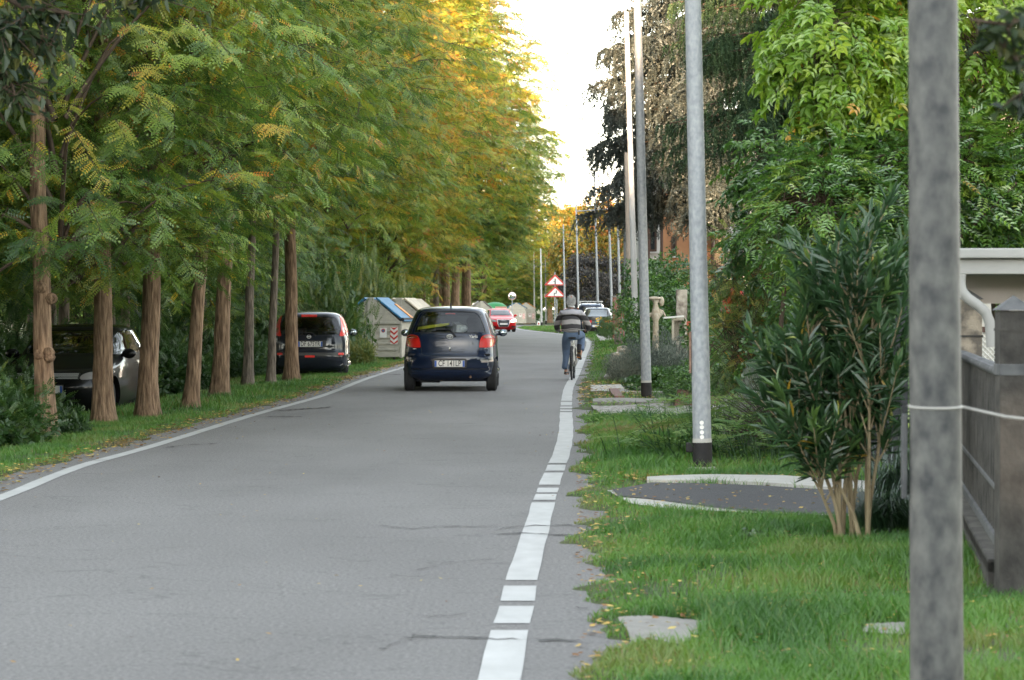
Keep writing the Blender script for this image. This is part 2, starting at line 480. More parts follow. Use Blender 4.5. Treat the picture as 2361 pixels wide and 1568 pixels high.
# drives and slabs crossing the right verge; each is near edge, far edge in photo places
SHEETS = []
def gpx(xv, yv): return gp(xv, yv)
def sheet(name, near, far, mat, h=0.02, wob=0.02, th=0.0, n=28):
    """strip between two polylines lying on the verge; th > 0 makes it a slab with an edge"""
    def res(P):
        P = [Vector((p.x, p.y, 0)) for p in P]; out = []
        L = [0]
        for i in range(len(P) - 1): L.append(L[-1] + (P[i + 1] - P[i]).length)
        for k in range(n + 1):
            s = L[-1] * k / n; i = max(j for j in range(len(P)) if L[j] <= s + 1e-9); i = min(i, len(P) - 2)
            t = (s - L[i]) / max(1e-6, L[i + 1] - L[i]); out.append(P[i].lerp(P[i + 1], t))
        return out
    A = res([gpx(*p) for p in near]); B = res([gpx(*p) for p in far]); r = random.Random(len(name))
    V = []; m = 6
    for i in range(n + 1):
        a = A[i] + Vector((0, r.uniform(-wob, wob), 0)); b = B[i] + Vector((0, r.uniform(-wob, wob), 0))
        for j in range(m + 1):
            p = a.lerp(b, j / m); V.append((p.x, p.y, float(gz(p.x, np.array([p.y]))[0]) + h))
    F = [(i * (m + 1) + j, (i + 1) * (m + 1) + j, (i + 1) * (m + 1) + j + 1, i * (m + 1) + j + 1) for i in range(n) for j in range(m)]
    SHEETS.append(([(p.x, p.y) for p in A] + [(p.x, p.y) for p in reversed(B)]))
    mb = MB(); mb.add(V, F)
    if th:
        o = len(mb.v); mb.add([(x, y, z - th) for x, y, z in V], [])
        ring = [i * (m + 1) for i in range(n + 1)] + [n * (m + 1) + j for j in range(1, m + 1)] + [i * (m + 1) + m for i in range(n - 1, -1, -1)] + [j for j in range(m - 1, 0, -1)]
        for k in range(len(ring)):
            a, b = ring[k], ring[(k + 1) % len(ring)]
            mb.f.append((a, a + o, b + o, b))
    return structo(mb.build(name, mat, recalc=False))
DARKASPH = asphalt('coarse_drive_asphalt', (0.032, 0.031, 0.034), (0.075, 0.072, 0.074), 0.9)
CONC = M('pale_concrete', (0.36, 0.345, 0.31), 0.85, col2=(0.46, 0.44, 0.40), vscale=7, sharp=0.3, bump=0.004, bscale=60)
GRAV = M('pale_gravel', (0.16, 0.145, 0.125), 0.9, col2=(0.52, 0.49, 0.45), vscale=14, sharp=0.12, bump=0.03, bscale=30)
OLDC = M('weathered_concrete_ground', (0.20, 0.19, 0.17), 0.9, col2=(0.30, 0.28, 0.25), vscale=9, sharp=0.3, bump=0.006, bscale=50)
sheet('drive_rim', [(1450, 1166), (1540, 1180), (1700, 1187), (1930, 1196), (2160, 1204)], [(1400, 1137), (1500, 1128), (1700, 1130), (1930, 1146), (2160, 1160)], CONC, 0.020)
sheet('driveway', [(1425, 1152), (1500, 1158), (1600, 1172), (1760, 1190), (2160, 1202)], [(1412, 1136), (1500, 1120), (1620, 1122), (1800, 1130), (2160, 1156)], DARKASPH, 0.026, 0.008)
sheet('drive_kerb', [(1492, 1119), (1640, 1119), (1800, 1128), (1945, 1139), (2160, 1154)], [(1492, 1112), (1640, 1106), (1800, 1108), (1945, 1118), (2160, 1132)], CONC, 0.045, 0.0, 0.06)
sheet('gravel_drive', [(1385, 957), (1500, 966), (1620, 968), (1760, 975), (1900, 990)], [(1362, 938), (1500, 934), (1620, 932), (1760, 935), (1900, 940)], GRAV, 0.02, 0.1)
sheet('gravel_kerb', [(1367, 932.5), (1560, 933), (1700, 934)], [(1367, 926), (1560, 926), (1700, 927)], OLDC, 0.045, 0.02, 0.09)
sheet('entry_slab', [(1362, 906), (1420, 907.5), (1530, 908)], [(1362, 891), (1420, 890), (1530, 893)], CONC, 0.03, 0.02, 0.05)
sheet('slab_kerb', [(1392, 875.5), (1500, 877)], [(1400, 867), (1500, 868)], OLDC, 0.06, 0.02, 0.09)
sheet('broken_slab', [(1455, 1489), (1560, 1494), (1600, 1478)], [(1425, 1430), (1500, 1426), (1625, 1438)], OLDC, 0.012, 0.02)
sheet('far_drive', [(1385, 788), (1440, 782), (1520, 778)], [(1372, 772), (1420, 766), (1500, 762)], GRAV, 0.03, 0.1)
sheet('sunken_slab', [(1990, 1462), (2085, 1470)], [(2000, 1444), (2090, 1440)], OLDC, 0.01, 0.02)
PAV = M('red_concrete_pavers', (0.16, 0.075, 0.06), 0.85, col2=(0.22, 0.12, 0.10), vscale=12, sharp=0.3)
sheet('paver_strip', [(1418, 923.5), (1440, 923.5)], [(1404, 905), (1424, 905)], PAV, 0.07, 0.0, 0.09)

from bisect import bisect
def in_sheets(x, y, grow=0.0):
    m = np.zeros(len(x), bool)
    for P in SHEETS:
        P = np.array(P); c = np.zeros(len(x), bool); j = len(P) - 1
        if True:
            box = (x > P[:, 0].min()) & (x < P[:, 0].max()) & (y > P[:, 1].min()) & (y < P[:, 1].max())
            if not box.any(): continue
            xb, yb = x[box], y[box]; cb = np.zeros(len(xb), bool)
            for i in range(len(P)):
                yi, yj = P[i, 1], P[j, 1]
                hit = ((yi > yb) != (yj > yb)) & (xb < (P[j, 0] - P[i, 0]) * (yb - yi) / (yj - yi + 1e-12) + P[i, 0])
                cb ^= hit; j = i
            m[box] |= cb
    return m

# ---------------------------------------------------------------- grass
def vnoise(x, y, s, seed=0):
    """cheap smooth noise 0..1"""
    g = np.random.default_rng(100 + seed).random((64, 64)); u = x * s; v = y * s
    i = np.floor(u).astype(int); j = np.floor(v).astype(int); fu = u - i; fv = v - j
    fu = fu * fu * (3 - 2 * fu); fv = fv * fv * (3 - 2 * fv)
    return (g[i % 64, j % 64] * (1 - fu) * (1 - fv) + g[(i + 1) % 64, j % 64] * fu * (1 - fv) + g[i % 64, (j + 1) % 64] * (1 - fu) * fv + g[(i + 1) % 64, (j + 1) % 64] * fu * fv)
GRASS = leaf_mat('grass_blades', [(0, (0.022, 0.070, 0.012)), (0.3, (0.055, 0.165, 0.018)), (0.6, (0.12, 0.26, 0.03)), (0.8, (0.20, 0.22, 0.05)), (1.0, (0.26, 0.17, 0.07))], gloss=0.05, trans=0.35)
def blades(n, xr, yr, hmin, hmax, w, segs=2, keep=None, side=None, seed=0):
    g = np.random.default_rng(seed)
    y = yr[0] + (yr[1] - yr[0]) * g.random(n); x = xr[0] + (xr[1] - xr[0]) * g.random(n)
    if side == 'R': x = x + rightx(y) + road_hw(y)
    if side == 'L': x = leftx(y) - 0.25 - x
    ok = ~in_sheets(x, y)
    if keep is not None: ok &= keep(x, y, g)
    x, y = x[ok], y[ok]; n = len(x); z = gz(x, y)
    ok = z > -0.001 if side else np.ones(n, bool)
    if side == 'L': ok = (z > 0.0) | (x < leftx(y) - 0.55)
    x, y, z = x[ok], y[ok], z[ok]; n = len(x)
    big = vnoise(x, y, 0.9, seed); fine = vnoise(x, y, 3.1, seed + 1)
    h = (hmin + (hmax - hmin) * np.clip(big * 0.8 + fine * 0.5 - 0.15, 0, 1)) * (0.5 + 0.8 * g.random(n))
    if side == 'R':
        e = x - rightx(y) - road_hw(y); h *= 0.35 + 0.65 * sst(0.05, 0.7, e)
    if side == 'L':
        e = leftx(y) - 0.3 - x; h *= 0.4 + 0.6 * sst(0.05, 0.9, e)
    a = g.random(n) * 2 * np.pi; ca, sa = np.cos(a), np.sin(a)
    b = g.random(n) * 2 * np.pi; bend = h * (0.25 + 0.5 * g.random(n)); bx, by = np.cos(b) * bend, np.sin(b) * bend
    ww = w * (0.6 + 0.8 * g.random(n))
    rows = []
    ts = [0, 0.55, 1.0] if segs == 2 else [0, 1.0]
    wid = [1, 0.8, 0.12] if segs == 2 else [1, 0.25]
    for t, q in zip(ts, wid):
        for s in (-0.5, 0.5):
            rows.append(np.stack([x + bx * t * t + ca * ww * q * s, y + by * t * t + sa * ww * q * s, z - 0.004 + h * t * (1 - 0.15 * t)], 1))
    V = np.stack(rows, 1).reshape(-1, 3); k = len(rows)
    o = np.arange(n) * k
    F = [np.stack([o + 2 * s, o + 2 * s + 1, o + 2 * s + 3, o + 2 * s + 2], 1) for s in range(len(ts) - 1)]
    F = np.stack(F, 1).reshape(-1, 4)
    dry = vnoise(x, y, 0.6, seed + 3); tint = 0.10 + 0.56 * vnoise(x, y, 1.7, seed + 4) + 0.16 * g.random(n)
    tint = tint + np.where(dry > 0.68, (dry - 0.68) * 0.9, 0) + (g.random(n) < 0.035) * 0.45
    if side == 'R': tint = tint + 0.18 * (1 - sst(0.0, 0.35, x - rightx(y) - road_hw(y)))
    if side == 'L': tint = tint + 0.25 * (1 - sst(0.0, 0.5, leftx(y) - 0.3 - x))
    return V, F, np.repeat(tint, len(ts) - 1)
def thin(x, y, g):
    d = vnoise(x, y, 1.1, 21); d2 = vnoise(x, y, 2.7, 22)
    return g.random(len(x)) < np.clip(1.6 * (d * 0.6 + d2 * 0.5) - 0.25, 0.10, 1)
parts = [blades(250000, (0.02, 3.2), (9.0, 23.0), 0.035, 0.125, 0.005, 2, thin, 'R', 1),
         blades(75000, (0.02, 3.0), (23.0, 34.6), 0.05, 0.20, 0.008, 2, thin, 'R', 2),
         blades(22000, (0.02, 3.0), (34.6, 70.0), 0.05, 0.15, 0.014, 1, thin, 'R', 3),
         blades(30000, (0.02, 4.0), (70.0, 215.0), 0.06, 0.16, 0.05, 1, None, 'R', 4),
         blades(120000, (0.02, 2.6), (17.0, 36.0), 0.03, 0.11, 0.007, 2, thin, 'L', 5),
         blades(90000, (0.02, 3.2), (36.0, 75.0), 0.05, 0.14, 0.014, 1, thin, 'L', 6),
         blades(25000, (0.02, 3.2), (75.0, 205.0), 0.06, 0.16, 0.05, 1, None, 'L', 7),
         blades(12000, (-1.0, 8.0), (192, 216), 0.1, 0.2, 0.08, 1, lambda x, y, g: x > 0.5 + (y - 192) * 0.28, None, 8)]
Vs, Fs, Ts, off = [], [], [], 0
for V, F, T in parts: Vs.append(V); Fs.append(F + off); Ts.append(T); off += len(V)
stuffo(link('grass', mesh_np('grass', np.concatenate(Vs), np.concatenate(Fs), np.concatenate(Ts)), GRASS), 'green grass with dry yellow patches on both verges', 'grass')

# fallen leaves
FALL = leaf_mat('fallen_leaves', [(0, (0.16, 0.075, 0.03)), (0.35, (0.30, 0.15, 0.05)), (0.7, (0.55, 0.36, 0.09)), (1, (0.60, 0.47, 0.14))], gloss=0.04, trans=0.15)
def litter(n, fn, s0, s1, seed):
    g = np.random.default_rng(seed); x, y = fn(n, g); z = gz(x, y); on = (x > leftx(y) - 0.3) & (x < rightx(y) + road_hw(y) + 0.12)
    z = np.where(on, np.maximum(z, 0.004), z + 0.012 + 0.02 * g.random(n))
    s = s0 + (s1 - s0) * g.random(n); a = g.random(n) * 6.283
    u = np.stack([np.cos(a), np.sin(a), 0.4 * (g.random(n) - .5)], 1) * s[:, None]; v = np.stack([-np.sin(a), np.cos(a), 0.8 * (g.random(n) - .5)], 1) * (s * 0.5)[:, None]
    p = np.stack([x, y, z + 0.006], 1)
    V = np.stack([p - u, p - v, p + u, p + v], 1).reshape(-1, 3); V[:, 2] = np.maximum(V[:, 2], np.repeat(z, 4) + 0.001)
    F = np.arange(4 * n).reshape(-1, 4)
    return V, F, g.random(n)
Ls = [litter(2600, lambda n, g: (lambda y: (rightx(y) + road_hw(y) + 0.1 + 3.0 * g.random(n) ** 1.5, y))(10 + 15 * g.random(n)), 0.010, 0.026, 1),
      litter(1500, lambda n, g: (0.9 + 2.2 * g.random(n), 22.6 + 0.5 * g.standard_normal(n) * 0.6), 0.015, 0.035, 2),
      litter(1200, lambda n, g: (lambda y: (rightx(y) + road_hw(y) + 0.1 + 1.2 * g.random(n), y))(40 + 12 * g.random(n)), 0.02, 0.045, 3),
      litter(3500, lambda n, g: (lambda y: (leftx(y) - 0.36 + 0.2 * g.standard_normal(n) * 0.6, y))(18 + 60 * g.random(n) ** 1.2), 0.012, 0.035, 4),
      litter(300, lambda n, g: (lambda y: (leftx(y) + 4.4 * g.random(n), y))(11 + 50 * g.random(n)), 0.008, 0.016, 5),
      litter(500, lambda n, g: (0.75 + 0.75 * g.random(n), 12.6 + 0.25 * g.standard_normal(n)), 0.010, 0.024, 6)]
Vs, Fs, Ts, off = [], [], [], 0
for V, F, T in Ls: Vs.append(V); Fs.append(F + off); Ts.append(T); off += len(V)
stuffo(link('fallen_leaves', mesh_np('fallen_leaves', np.concatenate(Vs), np.concatenate(Fs), np.concatenate(Ts)), FALL), 'small yellow and brown leaves strewn over verge grass and road edges', 'fallen leaves')
# ---------------------------------------------------------------- foliage
def unit(v): return v / np.maximum(np.linalg.norm(v, axis=-1, keepdims=True), 1e-9)
def frame(fwd, up):
    """rotation matrices with columns side, fwd, normal"""
    f = unit(fwd); s = unit(np.cross(f, up)); n = np.cross(s, f)
    return np.stack([s, f, n], -1)
def diamond(L, W, tip=0.0):
    """leaf in its own frame: grows along +Y"""
    return np.array([(0, 0, 0), (-W / 2, L * 0.45, 0.0), (0, L, tip), (W / 2, L * 0.45, 0.0)])
def pinnate(pairs=6, L=0.24, lf=0.05, lw=0.024, ang=62, droop=0.25):
    """a feather leaf (rachis along +Y) as (k,4,3)"""
    out = []
    for i in range(pairs + 1):
        t = (i + 0.8) / (pairs + 1); y = L * t * 0.86; z = -droop * L * t * t
        for s in ((-1, 1) if i < pairs else (0,)):
            a = R(ang if s else 0) * (s if s else 1)
            q = diamond(lf * (1.0 - 0.25 * abs(t - 0.5)), lw, -0.12 * lf)
            ca, sa = math.cos(-a), math.sin(-a)
            rot = np.array([[ca, -sa, 0], [sa, ca, 0], [0, 0, 1]])
            out.append(q @ rot.T + np.array([0, y, z]))
    return np.array(out)
def place(proto, Rm, pos, scale, tint, g, jit=0.05):
    """proto (k,4,3) put at N places -> verts, faces, tints"""
    N, k = len(pos), len(proto)
    V = np.einsum('nij,kqj->nkqi', Rm, proto) * scale[:, None, None, None] + pos[:, None, None, :]
    T = tint[:, None] + jit * g.standard_normal((N, k))
    return V.reshape(-1, 3), np.arange(N * k * 4).reshape(-1, 4), T.ravel()
def merge(parts):
    Vs, Fs, Ts, o = [], [], [], 0
    for V, F, T in parts: Vs.append(V); Fs.append(F + o); Ts.append(T); o += len(V)
    return np.concatenate(Vs), np.concatenate(Fs), np.concatenate(Ts)
def twigs(P0, P1, sag, r0, r1, n=5):
    """thin three-sided stems from P0 to P1 -> MB-like arrays"""
    N = len(P0); t = np.linspace(0, 1, n)[None, :, None]
    P = P0[:, None] * (1 - t) + P1[:, None] * t; P[..., 2] += (sag[:, None] * 4 * t[..., 0] * (1 - t[..., 0]))
    d = unit(P1 - P0); u = unit(np.cross(d, np.array([0.31, 0.2, 0.93]))); w = np.cross(d, u)
    rad = (r0[:, None] * (1 - t[..., 0]) + r1[:, None] * t[..., 0])
    V = []
    for k in range(3):
        a = 2.0944 * k; V.append(P + (u * math.cos(a) + w * math.sin(a))[:, None] * rad[..., None])
    V = np.stack(V, 2)            # N,n,3,3
    idx = np.arange(N * n * 3).reshape(N, n, 3); F = []
    for k in range(3):
        F.append(np.stack([idx[:, :-1, k], idx[:, :-1, (k + 1) % 3], idx[:, 1:, (k + 1) % 3], idx[:, 1:, k]], -1).reshape(-1, 4))
    return V.reshape(-1, 3), np.concatenate(F)

BARK = M('furrowed_bark', (0.12, 0.070, 0.040), 0.9, col2=(0.36, 0.235, 0.145), vscale=9, sharp=0.16, bump=0.05, bscale=11, stretch=(3.0, 3.0, 0.45), detail=8)
BARKG = M('grey_bark', (0.10, 0.08, 0.062), 0.9, col2=(0.24, 0.19, 0.145), vscale=10, sharp=0.16, bump=0.03, bscale=14, stretch=(2.5, 2.5, 0.5), detail=8)
TWIG = M('thin_branch_bark', (0.085, 0.058, 0.038), 0.9, var=0.3, vscale=10)
ROBINIA = leaf_mat('robinia_leaves', [(0.0, (0.040, 0.105, 0.018)), (0.25, (0.125, 0.225, 0.030)), (0.48, (0.26, 0.35, 0.040)), (0.70, (0.46, 0.40, 0.035)), (0.88, (0.62, 0.38, 0.025)), (1.0, (0.50, 0.18, 0.02))], gloss=0.05, trans=0.42)

def trunk_mesh(path, r0, r1, seed, fork=None, n=18, knots=0):
    """furrowed trunk along a path of points, flared at the foot; fork is a second stem"""
    r = random.Random(seed); mb = MB()
    def stem(path, ra, rb, flare):
        P = [Vector(p) for p in path]; out = []; L = [0]
        for i in range(len(P) - 1): L.append(L[-1] + (P[i + 1] - P[i]).length)
        m = max(8, int(L[-1] / 0.12)); b = len(mb.v)
        for i in range(m + 1):
            s = L[-1] * i / m; j = min(max(k for k in range(len(P)) if L[k] <= s + 1e-9), len(P) - 2)
            t = (s - L[j]) / (L[j + 1] - L[j]); p = P[j].lerp(P[j + 1], t)
            p += Vector((mnoise.noise(Vector((s * 0.8, seed, 0))), mnoise.noise(Vector((s * 0.8, seed, 9))), 0)) * 0.035
            rad = ra + (rb - ra) * (s / L[-1]); rad *= 1 + (0.75 * math.exp(-s / 0.20) + 0.12 * math.exp(-s / 0.6)) * flare
            for k in range(n):
                a = 2 * math.pi * k / n
                rr = rad * (1 + 0.07 * mnoise.noise(Vector((math.cos(a) * 3, math.sin(a) * 3, s * 0.9 + seed))) + 0.045 * math.sin(a * 7 + mnoise.noise(Vector((s * 2, seed, 1))) * 4))
                mb.v.append((p.x + math.cos(a) * rr, p.y + math.sin(a) * rr, p.z))
        for i in range(m):
            for k in range(n):
                mb.f.append((b + i * n + k, b + i * n + (k + 1) % n, b + (i + 1) * n + (k + 1) % n, b + (i + 1) * n + k))
        mb.f.append(tuple(b + m * n + k for k in range(n)))
    stem(path, r0, r1, 1.0)
    if fork: stem(fork, r0 * 0.55, r1 * 0.5, 0.0)
    for _ in range(knots):
        h = r.uniform(0.5, 1.9); a = r.uniform(-2.6, -0.5)
        mb.lathe([(0.0, -0.07), (0.05, -0.05), (0.075, 0.0), (0.05, 0.05), (0.0, 0.07)], (path[0][0] + math.cos(a) * r0 * 0.8, path[0][1] + math.sin(a) * r0 * 0.8, h), 10)
    return mb.mesh('trunk', 60, recalc=False)

def robinia_crown(seed, z0=2.4, z1=11.0, rad=2.9, n=1250, nf=15, autumn=0.0, base=0.0, sx=1.0, low=1.0):
    g = np.random.default_rng(seed)
    z = z0 + (z1 - z0) * g.random(n) ** 0.95; t = (z - z0) / (z1 - z0)
    prof = np.clip(0.12 * low + 0.93 * np.sin(np.pi * np.clip(t * 0.85 + 0.12, 0, 1)) ** 0.8, 0, 1) * np.sqrt(np.clip(1.02 - t ** 5, 0, 1))
    az = g.random(n) * 2 * np.pi
    lob = 1 + 0.22 * np.sin(az * 3 + z * 0.9 + seed) + 0.15 * np.sin(az * 5 - z * 1.7 + seed * 2)
    r = rad * prof * lob * (0.35 + 0.65 * g.random(n) ** 0.55)
    c = np.stack([r * np.cos(az) * sx, r * np.sin(az), z - 0.12 * r], 1)
    out = np.stack([np.cos(az), np.sin(az), -0.10 + 0.25 * g.standard_normal(n)], 1) + 0.45 * g.standard_normal((n, 3)) * np.array([1, 1, .4])
    out = unit(out)
    tl = 0.40 + 0.45 * g.random(n)
    # sprays: nf leaves along each twig, alternate sides, hanging
    ft = (np.arange(nf) + 0.7) / nf
    P = c[:, None] + out[:, None] * (tl[:, None] * ft[None])[..., None]; P[..., 2] -= 0.16 * (ft ** 2)[None] * tl[:, None]
    side = unit(np.cross(out, np.array([0, 0, 1.0])))[:, None] * np.where(np.arange(nf) % 2 == 0, 1, -1)[None, :, None]
    d = side * 0.95 + out[:, None] * (0.35 + 0.9 * ft[None, :, None] ** 3) + np.array([0, 0, -0.42]) + 0.30 * g.standard_normal((n, nf, 3))
    up = np.array([0, 0, 0.75]) + 0.35 * g.standard_normal((n, nf, 3)) + 0.85 * out[:, None]
    P = P.reshape(-1, 3); Rm = frame(d.reshape(-1, 3), up.reshape(-1, 3)); sc_ = 0.62 + 0.5 * g.random(n * nf)
    ct = base + autumn * (0.35 * t + 0.75 * sst(0.22, 0.6, t)) + 0.13 * g.standard_normal(n) + 0.09 * np.sin(az * 2 + z) + 0.28 * (g.random(n) < 0.05)
    ft_ = np.repeat(ct, nf) + 0.05 * g.standard_normal(n * nf) + 0.5 * (g.random(n * nf) < 0.02 + 0.08 * autumn)
    V, F, T = place(pinnate(), Rm, P, sc_, ft_, g, 0.04)
    yel = g.random(len(T)) < 0.012 + 0.02 * autumn; T[yel] += 0.45
    me = mesh_np('crown', V, F, np.clip(T, 0, 1))
    # stems: limbs leave the trunk lower down and rise to each spray
    k = 46; sel = g.permutation(n)[:k]
    p1 = c[sel] * np.array([0.8, 0.8, 1]); rr = np.hypot(p1[:, 0], p1[:, 1])
    j1 = np.stack([p1[:, 0] * 0.45, p1[:, 1] * 0.45, p1[:, 2] - 0.25 * rr], 1) + 0.12 * g.standard_normal((k, 3))
    p0 = np.stack([p1[:, 0] * 0.03, p1[:, 1] * 0.03, np.maximum(z0 * 0.95, p1[:, 2] - 0.9 * rr)], 1)
    Va, Fa = twigs(p0, j1, 0.1 * np.ones(k), 0.035 + 0.02 * g.random(k), 0.02 * np.ones(k), 6)
    Vb, Fb = twigs(j1, p1, 0.12 * np.ones(k), 0.02 * np.ones(k), 0.006 * np.ones(k), 5)
    Fb = np.concatenate([Fa, Fb + len(Va)]); Vb = np.concatenate([Va, Vb])
    q = g.permutation(n); Vt, Ft = twigs(c[q], (c + out * tl[:, None])[q] - np.array([0, 0, 0.13]), 0.03 * np.ones(n), 0.006 * np.ones(n), 0.002 * np.ones(n), 3)
    mb = mesh_np('branches', np.concatenate([Vb, Vt]), np.concatenate([Fb, Ft + len(Vb)]))
    return me, mb
CR = [robinia_crown(1, base=0.24, autumn=0.30), robinia_crown(2, base=0.27, autumn=0.36, rad=3.1), robinia_crown(3, base=0.22, autumn=0.20, rad=2.7),
      robinia_crown(4, base=0.30, autumn=0.32, rad=3.2), robinia_crown(5, base=0.10, autumn=0.05, rad=2.6, n=1100)]
for a, b in CR: a.materials.append(ROBINIA); b.materials.append(TWIG)
SUN_TREES = []
def robinia(loc, trunk, crown, label, group, hue=0.0, rz=0.0, sc_=(1, 1, 1), dz=0.0, off=(0, 0), bark=None, cat='tree', name='robinia_tree', stems=True):
    t = empty(name, loc); tag(t, label, cat, group)
    if trunk is not None: link('trunk', trunk, bark or BARK, t)
    c = link('crown', CR[crown][0], None, t); c.rotation_euler = (0, 0, rz); c.scale = sc_; c.location = (off[0], off[1], dz); c.color = (hue, 0, 0, 1)
    if stems:
        b = link('branches', CR[crown][1], None, c)
    return t

G1 = 'robinia trees in the row along the left verge'
def trow(xb, yb, wb, xt, yt, cr, label, hue=0.0, H=7.0, rz=0.0, fork=None, knots=0, bark=None, seed=0, rt=0.5, s=(1, 1, 1), dz=1.15, off=(0, 0)):
    p = gp(xb, yb); d = p.y; k = d / FPX
    dx = (xt - xb) * k; dzv = (yb - yt) * k; lean = dx / max(0.5, dzv)
    path = [(0, 0, -0.1), (dx, 0, dzv), (dx + lean * 0.6 * (H - dzv), 0.2, H)]
    fk = None
    if fk is None and fork:
        q = [((x - xb) * k, 0, (yb - y) * k) for x, y in fork]; fk = [q[0]] + q[1:] + [(q[-1][0] + 0.35, 0.2, H)]
    tm = trunk_mesh(path, wb * k / 2, wb * k / 2 * rt, seed or int(xb), fork=fk, knots=knots)
    return robinia(p, tm, cr, label, G1, hue, rz, s, dz, off, bark)
trow(105, 1012, 46, 92, 600, 0, 'knobbly leaning trunk with burrs, nearest tree at far left of the row', hue=0.0, knots=5, off=(0.1, 0.3), rz=0.5, dz=-0.2)
trow(240, 978, 46, 236, 600, 2, 'straight tawny trunk in front of the black parked car', hue=0.05, rz=2.1, off=(-0.1, 0.2), dz=-0.25)
trow(340, 963, 46, 352, 560, 1, 'thick trunk that forks in two above head height', hue=0.02, rz=4.0, fork=[(352, 600), (372, 480), (385, 380)], off=(0.4, 0), dz=0.55)
trow(437, 940, 33, 470, 530, 2, 'slim reddish trunk leaning right, fourth in the row', hue=0.0, rz=1.2, off=(0.3, 0.2))
trow(503, 917, 38, 522, 570, 0, 'dark brown trunk leaning slightly right, fifth in the row', hue=0.0, rz=3.3, off=(0.2, 0))
trow(570, 890, 23, 580, 560, 2, 'thin grey trunk standing straight, sixth in the row', hue=0.04, rz=5.2, bark=BARKG, off=(0.2, 0))
trow(622, 886, 19, 640, 470, 1, 'thinnest trunk beside the rear of the parked dark hatchback', hue=0.06, rz=0.9, bark=BARKG, off=(0.3, 0.3))
trow(672, 877, 30, 670, 540, 3, 'pale straight trunk in front of the parked hatchback number plate', hue=0.10, rz=2.6, rt=0.7, off=(0.7, 0.4), s=(1.1, 1.1, 1.05))
trow(775, 826, 12, 768, 560, 3, 'slender pale trunk behind the parked hatchback roof', hue=0.14, rz=4.4, bark=BARKG, off=(1.1, 0.5), s=(1.15, 1.15, 1.12))
trow(803, 822, 15, 800, 560, 1, 'trunk standing against the end of the blue lidded container', hue=0.24, dz=0.1, rz=0.2, bark=BARKG, off=(1.2, 0.4), s=(1.2, 1.2, 1.15))
trow(912, 800, 24, 940, 560, 0, 'dark reddish trunk leaning right behind the recycling containers', hue=0.05, rz=1.7, off=(1.2, 0), s=(1.35, 1.35, 1.25), H=8)
trow(971, 791, 26, 970, 560, 3, 'broad trunk just behind the roof of the blue car', hue=-0.12, rz=3.0, off=(1.3, 0), s=(1.35, 1.35, 1.35), H=8)
trow(1004, 787, 16, 1006, 560, 2, 'narrow trunk between two broad ones beyond the blue car', hue=-0.06, rz=5.6, off=(1.2, 0), s=(1.35, 1.35, 1.4), H=8, bark=BARKG)
trow(1026, 784, 24, 1028, 560, 1, 'twin looking trunk behind the aerial of the blue car', hue=-0.08, rz=0.7, off=(1.3, 0), s=(1.35, 1.35, 1.4), H=8, fork=[(1020, 700), (1012, 640), (1008, 560)])
# bigger trees further round the bend whose crowns close the view
FAR = [(1075, 128, 0, -0.1, (1.35, 1.35, 1.25), 'tall yellowing tree whose crown leans over the road behind the red car'),
       (1050, 142, 3, -0.14, (1.4, 1.4, 1.3), 'golden topped tree on the inside of the bend'),
       (1000, 150, 1, -0.1, (1.4, 1.4, 1.35), 'green and gold tree behind the row at the bend'),
       (1111, 236, 2, 0.12, (1.5, 1.5, 1.15), 'leaning tree with yellow low branches above the red car roof'),
       (1142, 240, 2, 0.10, (1.5, 1.5, 1.15), 'leaning tree just left of the traffic mirror'),
       (1216, 243, 0, 0.10, (1.5, 1.5, 1.2), 'orange brown trunk behind the far recycling containers'),
       (1060, 262, 2, 0.05, (1.7, 1.7, 1.2), 'dark green tree closing the road view at the far left'),
       (1165, 266, 4, 0.05, (1.7, 1.7, 1.15), 'dark green tree closing the road view in the middle'),
       (1268, 262, 4, 0.10, (1.6, 1.6, 1.1), 'dark green tree behind the warning signs'),
       (1330, 250, 3, 0.1, (1.6, 1.6, 1.05), 'green tree far behind the row of lamp posts')]
for i, (xv, d, cr, hue, s, lab) in enumerate(FAR):
    x = (xv - HX) * d / FPX
    lean = 0.5 if 'leaning' in lab else 0.0
    tm = trunk_mesh([(0, 0, -0.2), (lean * 0.6, 0, 4), (lean * 1.0, 0, 9)], 0.26, 0.12, 40 + i, n=12)
    robinia((x, d, float(gz(x, np.array([float(d)]))[0])), tm, cr, lab, 'large trees at the bend', hue, i * 1.3, s, -0.6 if d > 200 else 0.9)

# the wood behind the row
TM = [trunk_mesh([(0, 0, -0.3), (0.15 * s, 0, 3), (0.3 * s, 0.2, 7.5)], 0.11 + 0.03 * s, 0.06, 60 + s, n=10) for s in (-1, 0, 1)]
TM[0].materials.append(BARKG); TM[1].materials.append(BARKG); TM[2].materials.append(BARKG)
r = random.Random(4)
for row, (dx, step) in enumerate(((-3.4, 3.7), (-6.6, 4.4), (-10.5, 5.5))):
    y = 22 + row * 3
    while y < 205:
        x = float(leftx(np.array([y]))[0]) - 1.6 + dx + r.uniform(-0.9, 0.9)
        if row == 0 and (abs(y - 41) < 5): x -= 1.6
        if row == 0 and (abs(y - 59) < 4 or abs(y - 76) < 4): x -= 1.2
        s = r.uniform(0.9, 1.15)
        robinia((x, y, float(gz(x, np.array([y]))[0])), TM[r.randrange(3)], 4 if r.random() < 0.6 else 2, 'dark green robinia in the wood behind the roadside row',
                'trees of the wood behind the left row', r.uniform(-0.1, 0.02) + (0.12 if y > 75 else 0), r.uniform(0, 6.28), (s, s, s * r.uniform(0.95, 1.1)), r.uniform(-0.9, -0.2), stems=True)
        y += step * r.uniform(0.85, 1.2) * (1 if y < 110 else 1.5)

